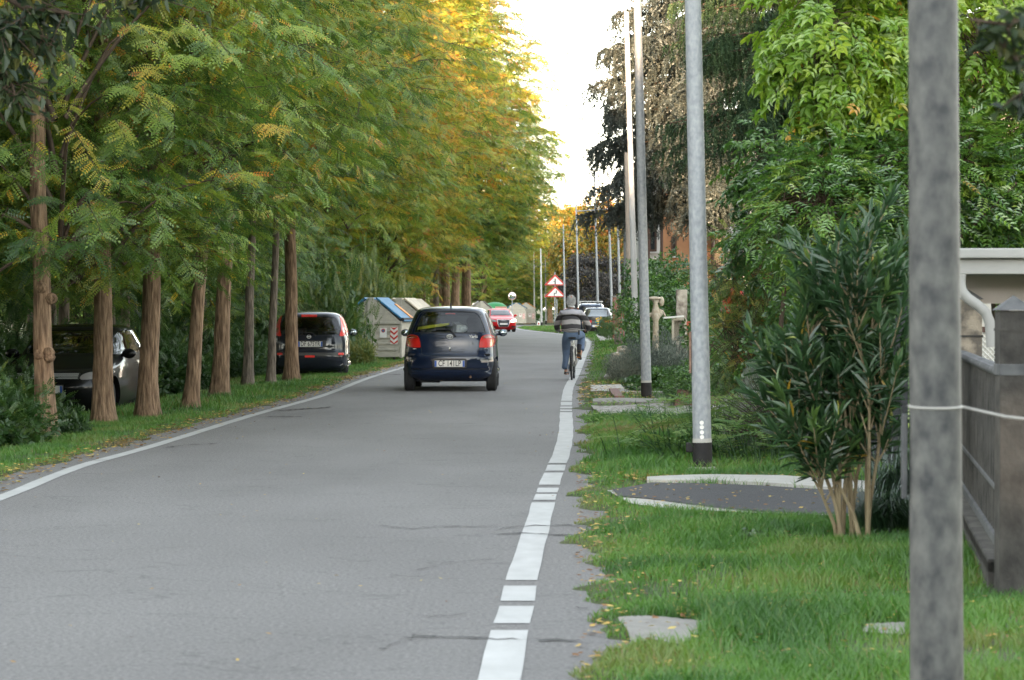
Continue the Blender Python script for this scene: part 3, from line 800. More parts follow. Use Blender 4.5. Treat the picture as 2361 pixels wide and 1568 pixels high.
# undergrowth: low pinnate and broad leaved bushes under the wood
def bush_mesh(seed, rx, ry, rz_, n, proto, droop=-0.2, upw=0.4, base=0.2, var=0.1, s0=0.8, s1=1.3, shell=0.5, cx=0.0, hollow=0.0, jit=0.05, fl=0.0):
    g = np.random.default_rng(seed)
    v = unit(g.standard_normal((n, 3))); v[:, 2] = np.abs(v[:, 2]) if hollow == 0 else v[:, 2]
    lob = 1 + 0.25 * np.sin(v[:, 0] * 5 + seed) * np.sin(v[:, 2] * 6 + seed) + 0.15 * np.sin(v[:, 1] * 9 + v[:, 2] * 7)
    rr = (shell + (1 - shell) * g.random(n) ** 0.6) * lob
    P = v * rr[:, None] * np.array([rx, ry, rz_])
    if hollow: P[:, 2] += rz_
    P[:, 2] = np.maximum(P[:, 2], 0.02)
    d = v * 0.8 + np.array([0, 0, upw]) + 0.45 * g.standard_normal((n, 3)); d[:, 2] += droop
    up = v + np.array([0, 0, 0.9]) + 0.4 * g.standard_normal((n, 3))
    tint = base + var * g.standard_normal(n) + 0.08 * np.sin(P[:, 0] * 4 + P[:, 2] * 5) + fl * (g.random(n) < 0.05)
    return place(proto, frame(d, up), P, s0 + (s1 - s0) * g.random(n), tint, g, jit)
def whorl(k, L, W, ang=55, drop=0.0):
    out = []
    for i in range(k):
        q = diamond(L, W, -0.1 * L); a = R(ang) ; cx, sx_ = math.cos(a), math.sin(a)
        q = q @ np.array([[1, 0, 0], [0, cx, -sx_], [0, sx_, cx]]).T     # tip leaves away from +Z ... then spin round Y
        b = 2 * math.pi * i / k; c2, s2 = math.cos(b), math.sin(b)
        q = q @ np.array([[c2, 0, s2], [0, 1, 0], [-s2, 0, c2]]).T
        out.append(q + np.array([0, drop * i, 0]))
    return np.array(out)
PIN = pinnate(); BROAD = whorl(4, 0.12, 0.07, 60, 0.02)
UND = leaf_mat('undergrowth_leaves', [(0, (0.022, 0.062, 0.014)), (0.4, (0.045, 0.11, 0.02)), (0.7, (0.11, 0.17, 0.03)), (1, (0.26, 0.24, 0.04))], gloss=0.05, trans=0.35)
und = []
for s in range(3):
    V, F, T = merge([bush_mesh(70 + s, 1.3, 1.1, 1.15, 1100, PIN, base=0.3, var=0.12), bush_mesh(80 + s, 1.1, 1.0, 0.8, 700, BROAD, base=0.2, var=0.1)])
    me = mesh_np('bush', V, F, np.clip(T, 0, 1)); me.materials.append(UND); und.append(me)
r = random.Random(9)
y = 20.0
while y < 200:
    for k in range(2):
        x = float(leftx(np.array([y]))[0]) - (3.1 + k * 2.1) - r.uniform(0, 0.7)
        if k == 0 and 36 < y < 45: continue
        if k == 0 and 55 < y < 62: continue
        if k == 0 and 70 < y < 86: continue
        o = link('bush', und[r.randrange(3)]); o.location = (x, y + r.uniform(-.5, .5), float(gz(x, np.array([y]))[0])); o.rotation_euler = (0, 0, r.uniform(0, 6.28))
        s = r.uniform(0.6, 1.1) * (1.1 if k else 0.8); o.scale = (s, s, s * r.uniform(0.8, 1.3)); o.color = (r.uniform(-0.1, 0.15), 0, 0, 1)
        tag(o, 'leafy undergrowth bush beneath the trees of the wood', 'bush', 'undergrowth bushes under the left wood')
    y += 1.9 * r.uniform(0.8, 1.3) * (1 if y < 90 else 1.7)
# bushes named one by one
def lone_bush(xv, yv, me, s, label, hue=0.0, rz=0.0, sz=None, d=None, name='bush', cat='bush'):
    p = gp(xv, yv) if d is None else Vector(((xv - HX) * d / FPX, d, float(gz((xv - HX) * d / FPX, np.array([float(d)]))[0])))
    o = link(name, me); o.location = p; o.rotation_euler = (0, 0, rz); o.scale = (s, s, sz or s); o.color = (hue, 0, 0, 1); tag(o, label, cat); return o
lone_bush(-35, 1030, und[0], 0.62, 'feathery green bush left of the knobbly nearest trunk', 0.1, 1.0)
lone_bush(150, 1003, und[1], 0.26, 'small leafy shoot hanging in front of the black car bumper', 0.05, 2.0)
lone_bush(20, 985, und[2], 0.6, 'tall feathery bush beside the black parked car', 0.0, 3.0)
lone_bush(390, 905, und[1], 0.55, 'broad leaved bush between the forked trunk and the fourth trunk', -0.02, 4.0)
lone_bush(832, 806, und[0], 0.34, 'bright yellow green spray growing in front of the grey container', 0.55, 0.4, 0.5, d=68.5)
lone_bush(865, 800, und[2], 0.95, 'yellow green young tree rising behind the parked hatchback', 0.42, 0.4, 2.4, d=82)
lone_bush(760, 810, und[1], 1.0, 'light green bush behind the roof of the parked hatchback', 0.28, 1.4, 2.1, d=72)
# unseen leaf screen added behind the camera, keeps low sun off the road
g = np.random.default_rng(55); n = 100000
x = -150 + 230 * g.random(n); top = 11.6 + 1.3 * (vnoise(x, 0 * x, .11, 5) - .5) * 2 + 0.6 * (vnoise(x, 0 * x, .5, 6) - .5)
P = np.stack([x, -40 - 8 * g.random(n), top * g.random(n) ** .8], 1)
d = unit(g.standard_normal((n, 3)))
V, F, T = place(np.array([diamond(.9, .6)]), frame(d, g.standard_normal((n, 3))), P, .7 + .6 * g.random(n), .3 + .1 * g.standard_normal(n), g)
stuffo(link('wood_and_sun_screen', mesh_np('wood_and_sun_screen', V, F, np.clip(T, 0, 1)), UND), 'unseen leaf screen added behind the viewpoint to block the low sun', 'wood')
g = np.random.default_rng(56); n = 26000
x = -70 + 150 * g.random(n); top = 8.5 + 2.5 * (vnoise(x + 200, 0 * x, .13, 7) - .5) * 2
P = np.stack([x, 285 + 8 * g.random(n), top * g.random(n) ** .8], 1)
V, F, T = place(np.array([diamond(.8, .5)]), frame(unit(g.standard_normal((n, 3))), g.standard_normal((n, 3))), P, .7 + .6 * g.random(n), .35 + .2 * (vnoise(x + 200, P[:, 2], .5, 3) - .5) + .1 * g.standard_normal(n), g)
stuffo(link('wood_and_sun_screen', mesh_np('wood_and_sun_screen', V, F, np.clip(T, 0, 1)), UND), 'dark green wood closing the view beyond the bend', 'wood')
# ---------------------------------------------------------------- plants on the right
def conifer(seed, H, z0, rmax, nb, per, strand_len, needle, nper, curl, base, azr=None, dense=1.0, hang=0.8, width=0.012, droop=0.15, vr=0.16):
    """branches from the trunk carrying hanging needle covered shoots"""
    g = np.random.default_rng(seed); Ps, Ds, Ts = [], [], []; B0, B1 = [], []
    for b in range(nb):
        t = g.random() ** 1.1; z = z0 + (H - z0) * t; az = g.random() * 2 * np.pi if azr is None else g.uniform(*azr)
        L = rmax * (1 - 0.75 * t) * (0.75 + 0.4 * g.random()); dirn = np.array([math.cos(az), math.sin(az), 0.0])
        n = max(3, int(per * L)); u = np.sort(g.random(n)) ** 0.7
        bp = dirn[None] * (L * u)[:, None]; bp[:, 2] = z + L * (0.10 * u - droop * 2.2 * u ** 2)
        B0.append([0, 0, z]); B1.append(bp[-1])
        # shoots
        side = np.array([-dirn[1], dirn[0], 0]) * np.where(g.random(n) < .5, -1, 1)[:, None]
        sl = strand_len * (0.5 + 0.9 * g.random(n)) * (0.6 + 0.4 * np.sin(np.pi * np.clip(u * .9 + .1, 0, 1)))
        sd = unit(side * (0.7 + 0.5 * g.random(n))[:, None] + dirn * 0.5 + np.array([0, 0, -0.25]) + 0.25 * g.standard_normal((n, 3)))
        m = max(3, int(nper * strand_len)); s = np.linspace(0.02, 1, m)
        # curve: leaves sideways then hangs
        P = bp[:, None] + sd[:, None] * (sl[:, None, None] * (s[None, :, None] * (1 - hang * 0.45 * s[None, :, None])))
        P[..., 2] -= sl[:, None] * hang * (s[None] ** 1.6)
        P += curl * np.stack([np.sin(s * 9 + 1)[None] * np.ones((n, 1)), np.cos(s * 8)[None] * np.ones((n, 1)), 0 * s[None] * np.ones((n, 1))], -1) * g.standard_normal((n, 1, 1))
        T = np.gradient(P, axis=1)
        Ps.append(P.reshape(-1, 3)); Ds.append(unit(T.reshape(-1, 3))); Ts.append(np.repeat(base + vr * g.standard_normal(n) + 0.1 * (t - 0.5), m) + 0.0 * P.reshape(-1, 3)[:, 0])
    P, D, T = np.concatenate(Ps), np.concatenate(Ds), np.concatenate(Ts)
    k = 3; P = np.repeat(P, k, 0); D = np.repeat(D, k, 0); T = np.repeat(T, k)
    rad = unit(np.cross(D, g.standard_normal(P.shape))); d = unit(rad * 0.9 + D * 0.8)
    V, F, T = place(np.array([diamond(needle, width)]), frame(d, rad + D * 0.1 + 0.2 * g.standard_normal(P.shape)), P, 0.7 + 0.6 * g.random(len(P)), T, g, 0.07)
    me = mesh_np('foliage', V, F, np.clip(T, 0, 1))
    B0, B1 = np.array(B0), np.array(B1); nbn = len(B0)
    Vb, Fb = twigs(B0, B1, 0.05 * np.ones(nbn), 0.03 * np.ones(nbn), 0.008 * np.ones(nbn), 7)
    return me, mesh_np('branches', Vb, Fb)
CEDAR = leaf_mat('blue_cedar_needles', [(0, (0.035, 0.045, 0.040)), (0.45, (0.085, 0.10, 0.085)), (1, (0.20, 0.21, 0.17))], gloss=0.04, trans=0.38)
SPRUCE = leaf_mat('spruce_needles', [(0, (0.014, 0.035, 0.016)), (0.5, (0.050, 0.095, 0.042)), (1, (0.15, 0.21, 0.085))], gloss=0.04, trans=0.12)
def gpt(xv, d):
    x = (xv - HX) * d / FPX; return Vector((x, d, float(gz(x, np.array([float(d)]))[0])))
a, b = conifer(1, 26, 5.0, 4.6, 330, 14, 1.15, 0.08, 42, 0.09, 0.45, hang=0.75, width=0.035, droop=0.10)
a.materials.append(CEDAR); b.materials.append(TWIG)
ce = empty('cedar_tree', gpt(1655, 92)); tag(ce, 'tall blue grey cedar with long drooping shoots behind the lamp posts', 'tree')
link('foliage', a, None, ce); link('trunk', trunk_mesh([(0, 0, -0.2), (0.1, 0, 5), (0, 0, 14)], 0.22, 0.08, 5), BARKG, ce); link('branches', b, None, ce)
a, b = conifer(2, 13, 3.9, 2.15, 330, 26, 0.40, 0.034, 70, 0.01, 0.5, hang=1.0, width=0.014, droop=0.10)
a.materials.append(SPRUCE); b.materials.append(TWIG)
sp = empty('spruce_tree', gpt(1830, 41)); tag(sp, 'dark green spruce with finger like hanging shoots, right of the cedar', 'tree')
link('foliage', a, None, sp); link('trunk', trunk_mesh([(0, 0, -0.2), (0.1, 0, 5), (0, 0, 12)], 0.17, 0.06, 6), BARK, sp); link('branches', b, None, sp)
a, b = conifer(3, 13, 3.6, 2.4, 260, 26, 0.40, 0.034, 60, 0.01, 0.45, hang=1.0, width=0.014, droop=0.10)
a.materials.append(SPRUCE); b.materials.append(TWIG)
sp = empty('spruce_tree', gpt(2080, 43)); tag(sp, 'second dark spruce, behind the yellow green maple at the right', 'tree')
link('foliage', a, None, sp); link('trunk', trunk_mesh([(0, 0, -0.2), (0.1, 0, 5), (0, 0, 12)], 0.17, 0.06, 8), BARK, sp); link('branches', b, None, sp)

# maple leaved tree with broad drooping leaflets
MAPLE = leaf_mat('yellow_green_maple_leaves', [(0, (0.06, 0.16, 0.014)), (0.4, (0.20, 0.36, 0.020)), (0.72, (0.38, 0.48, 0.03)), (0.93, (0.48, 0.42, 0.03)), (1, (0.62, 0.33, 0.03))], gloss=0.07, trans=0.45)
def leaf8(L, W, fold=0.25):
    """pointed leaf folded along its midrib: two faces"""
    f = W * fold
    return np.array([[(0, 0, 0), (-W / 2, L * 0.38, f), (-W * .22, L * 0.75, f * .4), (0, L, -0.12 * L)], [(0, 0, 0), (0, L, -0.12 * L), (W * .22, L * 0.75, f * .4), (W / 2, L * 0.38, f)]])
def trifoliate(L=0.092, W=0.044, n=2):
    out = []
    lf = leaf8(L, W)
    out += [q + np.array([0, 0.12, 0]) for q in lf]
    for i in range(n):
        for s in (-1, 1):
            a = R(58) * s; c, sn = math.cos(-a), math.sin(-a)
            m = np.array([[c, -sn, 0], [sn, c, 0], [0, 0, 1]])
            out += [(q * 0.9) @ m.T + np.array([0, 0.11 - 0.055 * i, 0]) for q in lf]
    return np.array(out)
def spray_crown(seed, proto, n, shape, nf, tl, droop, base, var, scl=(0.8, 1.25), topt=0.0, hang=0.5, yel=0.01):
    """shape(g, n) -> centres and outward directions"""
    g = np.random.default_rng(seed); c, out = shape(g, n); out = unit(out + 0.35 * g.standard_normal(c.shape)); T = tl * (0.6 + 0.8 * g.random(n))
    ft = (np.arange(nf) + 0.6) / nf
    P = c[:, None] + out[:, None] * (T[:, None] * ft[None])[..., None]; P[..., 2] -= droop * (ft ** 2)[None] * T[:, None]
    side = unit(np.cross(out, np.array([0, 0, 1.0])))[:, None] * np.where(np.arange(nf) % 2 == 0, 1, -1)[None, :, None]
    d = side * 0.8 + out[:, None] * 0.6 + np.array([0, 0, -hang]) + 0.3 * g.standard_normal((n, nf, 3))
    up = np.array([0, 0, 1.0]) + 0.8 * out[:, None] * hang + 0.35 * g.standard_normal((n, nf, 3))
    tint = np.repeat(base + var * g.standard_normal(n) + topt * (c[:, 2] - c[:, 2].mean()), nf) + 0.05 * g.standard_normal(n * nf) + 0.5 * (g.random(n * nf) < yel)
    V, F, Tt = place(proto, frame(d.reshape(-1, 3), up.reshape(-1, 3)), P.reshape(-1, 3), scl[0] + (scl[1] - scl[0]) * g.random(n * nf), tint, g, 0.04)
    tip = c + out * T[:, None]; tip[:, 2] -= droop * T
    Vt, Ft = twigs(c - out * 0.25, tip, 0.04 * np.ones(n), 0.007 * np.ones(n), 0.002 * np.ones(n), 5)
    return (V, F, Tt), (Vt, Ft)
def blob(cx, cy, cz, rx, ry, rz_, k=0.55):
    def f(g, n):
        v = unit(g.standard_normal((n, 3))); rr = (k + (1 - k) * g.random(n) ** 0.6) * (1 + 0.15 * np.sin(v[:, 0] * 6 + 1) + 0.12 * np.sin(v[:, 2] * 8 + v[:, 1] * 5))
        return v * rr[:, None] * np.array([rx, ry, rz_]) + np.array([cx, cy, cz]), v + np.array([0, 0, -0.1])
    return f
def multi(fs, ws):
    def f(g, n):
        cs, os_ = [], []
        for q, w in zip(fs, ws):
            c, o = q(g, int(n * w)); cs.append(c); os_.append(o)
        return np.concatenate(cs), np.concatenate(os_)
    f.count = lambda n: sum(int(n * w) for w in ws)
    return f
def make_plant(name, label, cat, loc, specs, mat, stems=None, stem_mat=None, hue=0.0, twig_part='twigs', part='leaves'):
    t = empty(name, loc); tag(t, label, cat)
    Ls = []; Tw = []
    for kw in specs:
        sh = kw['shape']; n = sh.count(kw['n']) if hasattr(sh, 'count') else kw['n']
        kw = dict(kw); kw['n'] = n
        if hasattr(sh, 'count'):
            n0 = specs[0]['n']; kw['shape'] = (lambda s, m: (lambda g, _n: s(g, m)))(sh, n0 if kw is specs[0] else [q for q in specs if q['shape'] is sh][0]['n'])
        a, b = spray_crown(**kw); Ls.append(a); Tw.append(b)
    V, F, T = merge(Ls); o = link(part, mesh_np(part, V, F, np.clip(T, 0, 1)), mat, t); o.color = (hue, 0, 0, 1)
    Vt = np.concatenate([a for a, b in Tw]); off = 0; Fs = []
    for a, b in Tw: Fs.append(b + off); off += len(a)
    link(twig_part, mesh_np(twig_part, Vt, np.concatenate(Fs)), stem_mat or TWIG, t)
    if stems:
        mb = MB()
        for s in stems: mb.tube(s[0], s[1], 9)
        mb.build('trunk', stem_mat or TWIG, t, smooth=60)
    return t
def loc_at(xv, yv, d, base):  # local offset of a point of the photo at distance d from base
    return at(xv, yv, d) - base
B = gpt(2330, 24.5)
def BL(xv, yv, d, rx, ry, rz_, k=0.45):
    p = at(xv, yv, d) - B; return blob(p.x, p.y, p.z, rx, ry, rz_, k)
make_plant('maple_tree', 'yellow green maple with broad drooping leaves behind the nearest lamp post', 'tree', B,
    [dict(seed=1, proto=trifoliate(), n=560, shape=multi([BL(1900, 60, 23.5, .34, .5, .75), BL(2010, 120, 24, .45, .6, .62), BL(1975, -80, 24, .6, .6, .6), BL(2200, 30, 24.5, .8, .6, .95), BL(2350, 120, 25, .6, .6, .7), BL(2250, -250, 25, 1.2, .8, .8)], (.2, .2, .12, .22, .14, .12)),
          nf=9, tl=0.30, droop=0.5, base=0.50, var=0.12, topt=0.06, hang=0.9, yel=0.012)], MAPLE,
    stems=[([(0, 0, 0), (-0.1, 0, 1.5), (-0.4, 0, 3), (-0.9, -.2, 4.2)], [.09, .08, .06, .03]), ([(-0.1, 0, 1.6), (.3, .1, 3), (.5, 0, 4.6)], [.06, .05, .03]), ([(-.3, 0, 2.6), (-1.1, 0, 3.4), (-1.6, -.2, 3.7)], [.045, .03, .01])])

# climbing hedge over the garden gate: pinnate and shiny
HEDGE = leaf_mat('climber_leaves', [(0, (0.022, 0.070, 0.014)), (0.30, (0.060, 0.16, 0.020)), (0.6, (0.14, 0.28, 0.026)), (0.9, (0.30, 0.36, 0.05)), (1, (0.42, 0.30, 0.06))], gloss=0.09, trans=0.3, rough=0.38)
PINL = []
for i in range(5):
    t = (i + .8) / 5.5
    for s in ((-1, 1) if i < 4 else (0,)):
        a = R(50) * s; c, sn = math.cos(-a), math.sin(-a); m = np.array([[c, -sn, 0], [sn, c, 0], [0, 0, 1]])
        PINL += [q @ m.T + np.array([0, .22 * t, -.05 * t * t]) for q in leaf8(.065, .026)]
PINL = np.array(PINL)
B = gpt(2080, 23.5)
make_plant('climbing_hedge', 'bright green wisteria mass spilling over the garden gate and pale canopy', 'climber', B,
    [dict(seed=3, proto=PINL, n=1500, shape=multi([BL(1900, 470, 23, .42, .5, .42), BL(2010, 420, 23.5, .5, .5, .42), BL(2000, 640, 23.6, .45, .5, .6), BL(2075, 820, 23.8, .18, .4, .7), BL(2200, 420, 24.0, .55, .5, .45), BL(2330, 380, 24.4, .5, .5, .55), BL(2290, 480, 24.0, .6, .4, .35), BL(1960, 350, 23.6, .25, .4, .2)], (.14, .16, .16, .1, .16, .13, .15, .05)),
          nf=6, tl=0.28, droop=0.35, base=0.46, var=0.16, topt=0.05, hang=0.35, yel=0.012, scl=(.7, 1.15))], HEDGE,
    stems=[([(0, 0, 0), (-.05, 0, .8), (.05, 0, 1.5), (-.2, 0, 2.4)], [.035, .03, .025, .015]), ([(.15, 0, 0), (.2, 0, .9), (.5, 0, 2), (1.0, 0, 2.5)], [.03, .028, .02, .012]), ([(-.15, 0, 0), (-.25, 0, 1.0), (-.5, 0, 2.0)], [.025, .02, .012])])
B = gpt(1800, 27)
make_plant('box_elder_sapling', 'light green leafy sapling in front of the spruce, left of the climbing hedge', 'tree', B,
    [dict(seed=5, proto=trifoliate(.085, .04), n=190, shape=multi([BL(1775, 365, 27, .26, .3, .25), BL(1815, 450, 27, .4, .4, .35), BL(1860, 380, 27, .35, .3, .2), BL(1760, 545, 27, .2, .3, .12), BL(1840, 560, 27.5, .5, .4, .4)], (.2, .26, .16, .08, .3)),
          nf=8, tl=0.28, droop=0.3, base=0.30, var=0.10, topt=0.12, hang=0.7, yel=0.01)], HEDGE,
    stems=[([(0, 0, 0), (0, 0, 1.2), (.1, 0, 2.2), (-.15, 0, 2.9)], [.03, .025, .018, .006])])

# oleander in the verge
OLE = leaf_mat('oleander_leaves', [(0, (0.022, 0.060, 0.020)), (0.5, (0.042, 0.098, 0.034)), (0.82, (0.13, 0.22, 0.045)), (0.95, (0.30, 0.32, 0.08)), (1, (0.45, 0.28, 0.03))], gloss=0.06, trans=0.22, rough=0.38)
def lance(L, W, f=0.2):
    return np.array([[(0, 0, 0), (-W / 2, L * .35, W * f), (-W * .38, L * .7, W * f * .6), (0, L, -0.06 * L)], [(0, 0, 0), (0, L, -0.06 * L), (W * .38, L * .7, W * f * .6), (W / 2, L * .35, W * f)]])
def oleander(name, label, cat, B, stems, nsh, seed, L=.15, W=.026, hue=0.0, mat=OLE, smat=None, leaf_lo=.35, per=22, shoot=.55, ylw=.02, cat_pts=None):
    g = np.random.default_rng(seed); t = empty(name, B); tag(t, label, cat); mb = MB(); P, D, U, T = [], [], [], []
    tips = []
    for pts, r0 in stems:
        pts = [Vector(p) for p in pts]; mb.tube(pts, [r0 * (1 - .75 * i / (len(pts) - 1)) for i in range(len(pts))], 7)
        for k in range(nsh):
            u = leaf_lo + (1 - leaf_lo) * g.random() ** .7; i = min(int(u * (len(pts) - 1)), len(pts) - 2); q = pts[i].lerp(pts[i + 1], u * (len(pts) - 1) - i)
            axis = (pts[i + 1] - pts[i]).normalized()
            dv = np.array(axis) * .9 + np.array([g.standard_normal() * .55, g.standard_normal() * .55, .35 + .2 * g.standard_normal()]); dv /= np.linalg.norm(dv)
            Ls = shoot * (.5 + .8 * g.random()); q = np.array(q); e = q + dv * Ls
            mb.tube([q, (q + e) / 2 + np.array([0, 0, -.02]), e], [.006, .005, .003], 5)
            tips.append(e)
            m = int(per * (Ls / shoot)); s = .25 + .75 * (np.arange(m) + 1) / m
            az = np.arange(m) * 2.1 + g.random() * 6; a1 = np.cross(dv, [0.1, 0.2, 1.0]); a1 /= np.linalg.norm(a1); a2 = np.cross(dv, a1)
            radv = a1[None] * np.cos(az)[:, None] + a2[None] * np.sin(az)[:, None]
            op = (1.25 - .95 * s)[:, None]
            P.append(q + dv[None] * (Ls * s)[:, None]); D.append(radv * op + dv[None] * (1.1 - .3 * op) + .26 * g.standard_normal((m, 3)) + np.array([0, 0, -.14])); U.append(dv[None] * .9 - radv * .2 + np.array([0, 0, .3]))
            T.append(.30 + .16 * g.standard_normal() + .25 * (s - .5) + .5 * (g.random(m) < ylw))
    P, D, U, T = (np.concatenate(q) for q in (P, D, U, T))
    V, F, T = place(lance(L, W), frame(D, U + .2 * g.standard_normal(P.shape)), P, .7 + .5 * g.random(len(P)), T, g, .03)
    o = link('leaves', mesh_np('leaves', V, F, np.clip(T, 0, 1)), mat, t); o.color = (hue, 0, 0, 1)
    mb.build('stems', smat or STEM, t, smooth=60)
    return t, tips
STEM = M('pale_woody_stem', (0.20, 0.15, 0.085), 0.8, col2=(0.30, 0.24, 0.14), vscale=15, stretch=(1, 1, .3), bump=.004)
B = gp(1968, 1246)
st = []
r = random.Random(3)
for i, (tx, ty, ln) in enumerate([(1915, 580, 0), (1985, 545, .1), (2025, 640, 0), (1870, 700, .15), (1820, 800, .1), (2030, 790, -.1), (1960, 650, -.2), (1815, 900, .1), (2020, 900, .2), (1910, 660, 0.3), (1980, 750, .3), (1880, 1000, -.1)]):
    e = at(tx, ty + 55, B.y) - B; a = r.uniform(0, 6.28)
    p0 = Vector((.09 * math.cos(a), .06 * math.sin(a), -.03))
    st.append(([p0, p0 + Vector((e.x * .12, ln * .3, e.z * .25)), p0 + Vector((e.x * .45, ln * .7, e.z * .6)), Vector((e.x, ln, e.z))], .017))
oleander('oleander_bush', 'dark green oleander with long narrow leaves on bare pale stems', 'bush', B, st, 18, 11, L=.145, W=.028, leaf_lo=.50, per=26, shoot=.42)
# second oleander behind, with pink and red dots, and the reddish bush
B = gpt(1735, 31)
st = []
for i in range(13):
    tx, ty = r.uniform(1640, 1850), r.uniform(590, 860); e = at(tx, ty, B.y) - B
    st.append(([Vector((r.uniform(-.2, .2), r.uniform(-.2, .2), 0)), Vector((e.x * .4, 0, e.z * .45)), Vector((e.x, r.uniform(-.4, .4), e.z))], .014))
oleander('oleander_bush', 'loose grey green oleander with long arching twigs, left of the dark oleander', 'bush', B, st, 15, 12, L=.13, W=.022, hue=.22, per=26, leaf_lo=.15, shoot=.42, ylw=.05)
NAN = leaf_mat('reddening_leaves', [(0, (0.06, 0.12, 0.03)), (0.45, (0.16, 0.24, 0.045)), (0.75, (0.36, 0.30, 0.06)), (1, (0.50, 0.13, 0.05))], gloss=.06, trans=.3)
B = gpt(1790, 29)
make_plant('nandina_bush', 'fine leaved bush turning red and ochre behind the oleander', 'bush', B,
    [dict(seed=8, proto=pinnate(5, .14, .035, .014, 50), n=420, shape=multi([BL(1790, 640, 29, .5, .4, .5), BL(1840, 560, 29, .35, .3, .3), BL(1720, 800, 29, .4, .4, .45), BL(1690, 620, 29, .3, .3, .3)], (.4, .2, .25, .15)),
          nf=6, tl=.22, droop=.2, base=.42, var=.2, topt=.1, hang=.1, yel=.06)], NAN,
    stems=[([(0, 0, 0), (0, 0, .8), (.1, 0, 1.6)], [.02, .015, .008])])
RED = M('red_fabric', (0.50, 0.045, 0.03), 0.7, var=.3, vscale=8)
# hedges behind
HB = []
for s in range(3):
    V, F, T = bush_mesh(90 + s, .9, .8, .9, 4200, whorl(3, .055, .04, 60), base=.28, var=.10, shell=.75, s0=.8, s1=1.3, hollow=1)
    me = mesh_np('hedge', V, F, np.clip(T, 0, 1)); me.materials.append(HEDGE); HB.append(me)
def hedge(xv, d, s, sz, label, hue, i, z=0.0, cat='hedge', name='garden_hedge'):
    o = link(name, HB[i % 3]); p = gpt(xv, d); o.location = (p.x, p.y, p.z + z); o.scale = (s, s * .9, sz); o.rotation_euler = (0, 0, i * 1.1); o.color = (hue, 0, 0, 1); tag(o, label, cat); return o
hedge(2010, 26.5, .95, .75, 'dark ivy hedge directly behind the oleander', -.12, 0)
hedge(1875, 28.5, .9, .85, 'green hedge between oleander and the red bush', -.10, 1)
hedge(1735, 41, .8, .85, 'ivy hedge behind the pole with white dots', -.10, 2)
hedge(1750, 46, 1.25, 1.15, 'tall ivy hedge below the orange house wall', -.05, 3)
hedge(1560, 62, 1.5, 1.15, 'round ivy hedge between the second lamp post and the glass fronted box', -.08, 4)
hedge(1535, 72, 1.5, 1.5, 'hedge with white flowers under the porch roof', -.1, 5)
hedge(1525, 90, 1.2, 1.3, 'hedge beside the far lamp posts', -.06, 6)
hedge(1515, 100, 1.0, .6, 'low hedge behind the concrete lamp post', -.05, 7)
hedge(1770, 36, 1.0, .75, 'leafy hedge low behind the loose oleander', -.1, 8)
hedge(1600, 38.5, .5, .35, 'low dark shrub behind the terracotta planter', -.1, 9)
hedge(1490, 165, 1.9, .7, 'low planting with a hedge at the brick gate pier', -.02, 10)
hedge(1405, 122, .55, .55, 'small dark shrub right of the grey estate car', -.08, 11)
# dark purple leaved tree, and sunlit ones behind it
PURP = leaf_mat('dark_purple_leaves', [(0, (0.018, 0.018, 0.018)), (.6, (0.045, 0.04, 0.035)), (1, (.09, .07, .05))], gloss=.05, trans=.1)
V, F, T = merge([bush_mesh(120, 2.6, 2.0, 2.6, 9000, whorl(3, .13, .09, 60), base=.4, var=.2, shell=.7, hollow=1)])
me = mesh_np('purple_tree', V, F, np.clip(T, 0, 1)); me.materials.append(PURP)
pt = empty('purple_leaved_tree', gpt(1372, 205)); tag(pt, 'rounded dark purple tree behind the parked estate car', 'tree'); o = link('crown', me, None, pt); o.location = (0, 0, .2)
link('trunk', trunk_mesh([(0, 0, -.1), (0, 0, 2)], .14, .1, 77, n=10), BARKG, pt)
V, F, T = merge([bush_mesh(130, 3.8, 2.6, 4.4, 12000, whorl(4, .20, .12, 60, .03), base=.5, var=.22, shell=.55, hollow=1)])
me = mesh_np('autumn_crown', V, F, np.clip(T, 0, 1)); AUT = leaf_mat('autumn_leaves', [(0, (.05, .08, .02)), (.4, (.14, .16, .02)), (.7, (.38, .26, .02)), (1, (.45, .14, .02))], gloss=.05, trans=.4); me.materials.append(AUT)
for xv, d, s, z, hue, lab in ((1385, 232, 1.05, 1.4, .12, 'broad tree with glowing orange and yellow leaves above the purple tree'), (1440, 236, 1.0, 1.0, .0, 'orange tipped tree behind the far lamp post tops'), (1330, 228, .85, .8, -.05, 'green and yellow tree left of the glowing orange one'), (1490, 222, .9, .2, -.1, 'green tree behind the cedar')):
    t = empty('autumn_tree', gpt(xv, d)); tag(t, lab, 'tree'); o = link('crown', me, None, t); o.location = (0, 0, z); o.scale = (s, s, s); o.rotation_euler = (0, 0, xv); o.color = (hue, 0, 0, 1)
    link('trunk', trunk_mesh([(0, 0, -.1), (0, 0, 3 + z)], .2, .12, int(xv), n=10), BARKG, t)

# lavender, rosemary, dried shrub, weeds
LAV = leaf_mat('grey_lavender_leaves', [(0, (.06, .08, .065)), (.5, (.19, .23, .19)), (1, (.38, .40, .34))], gloss=.03, trans=.15)
V, F, T = bush_mesh(140, .62, .5, .72, 6500, whorl(3, .05, .007, 25, .004), base=.4, var=.16, shell=.35, upw=1.0, droop=.1, s0=.8, s1=1.5)
me = mesh_np('lavender', V, F, np.clip(T, 0, 1)); me.materials.append(LAV)
def simple(name, me, xv, yv, s, label, cat, hue=0, rz=0, sz=None, d=None):
    p = gp(xv, yv) if d is None else gpt(xv, d); o = link(name, me); o.location = p; o.scale = (s, s, sz or s); o.rotation_euler = (0, 0, rz); o.color = (hue, 0, 0, 1); return tag(o, label, cat)
simple('lavender_bush', me, 1462, 884, .9, 'grey green lavender bush left of the second lamp post', 'bush')
simple('lavender_bush', me, 1535, 880, 1.05, 'large grey lavender bush under the glass fronted box', 'bush', .05, 2)
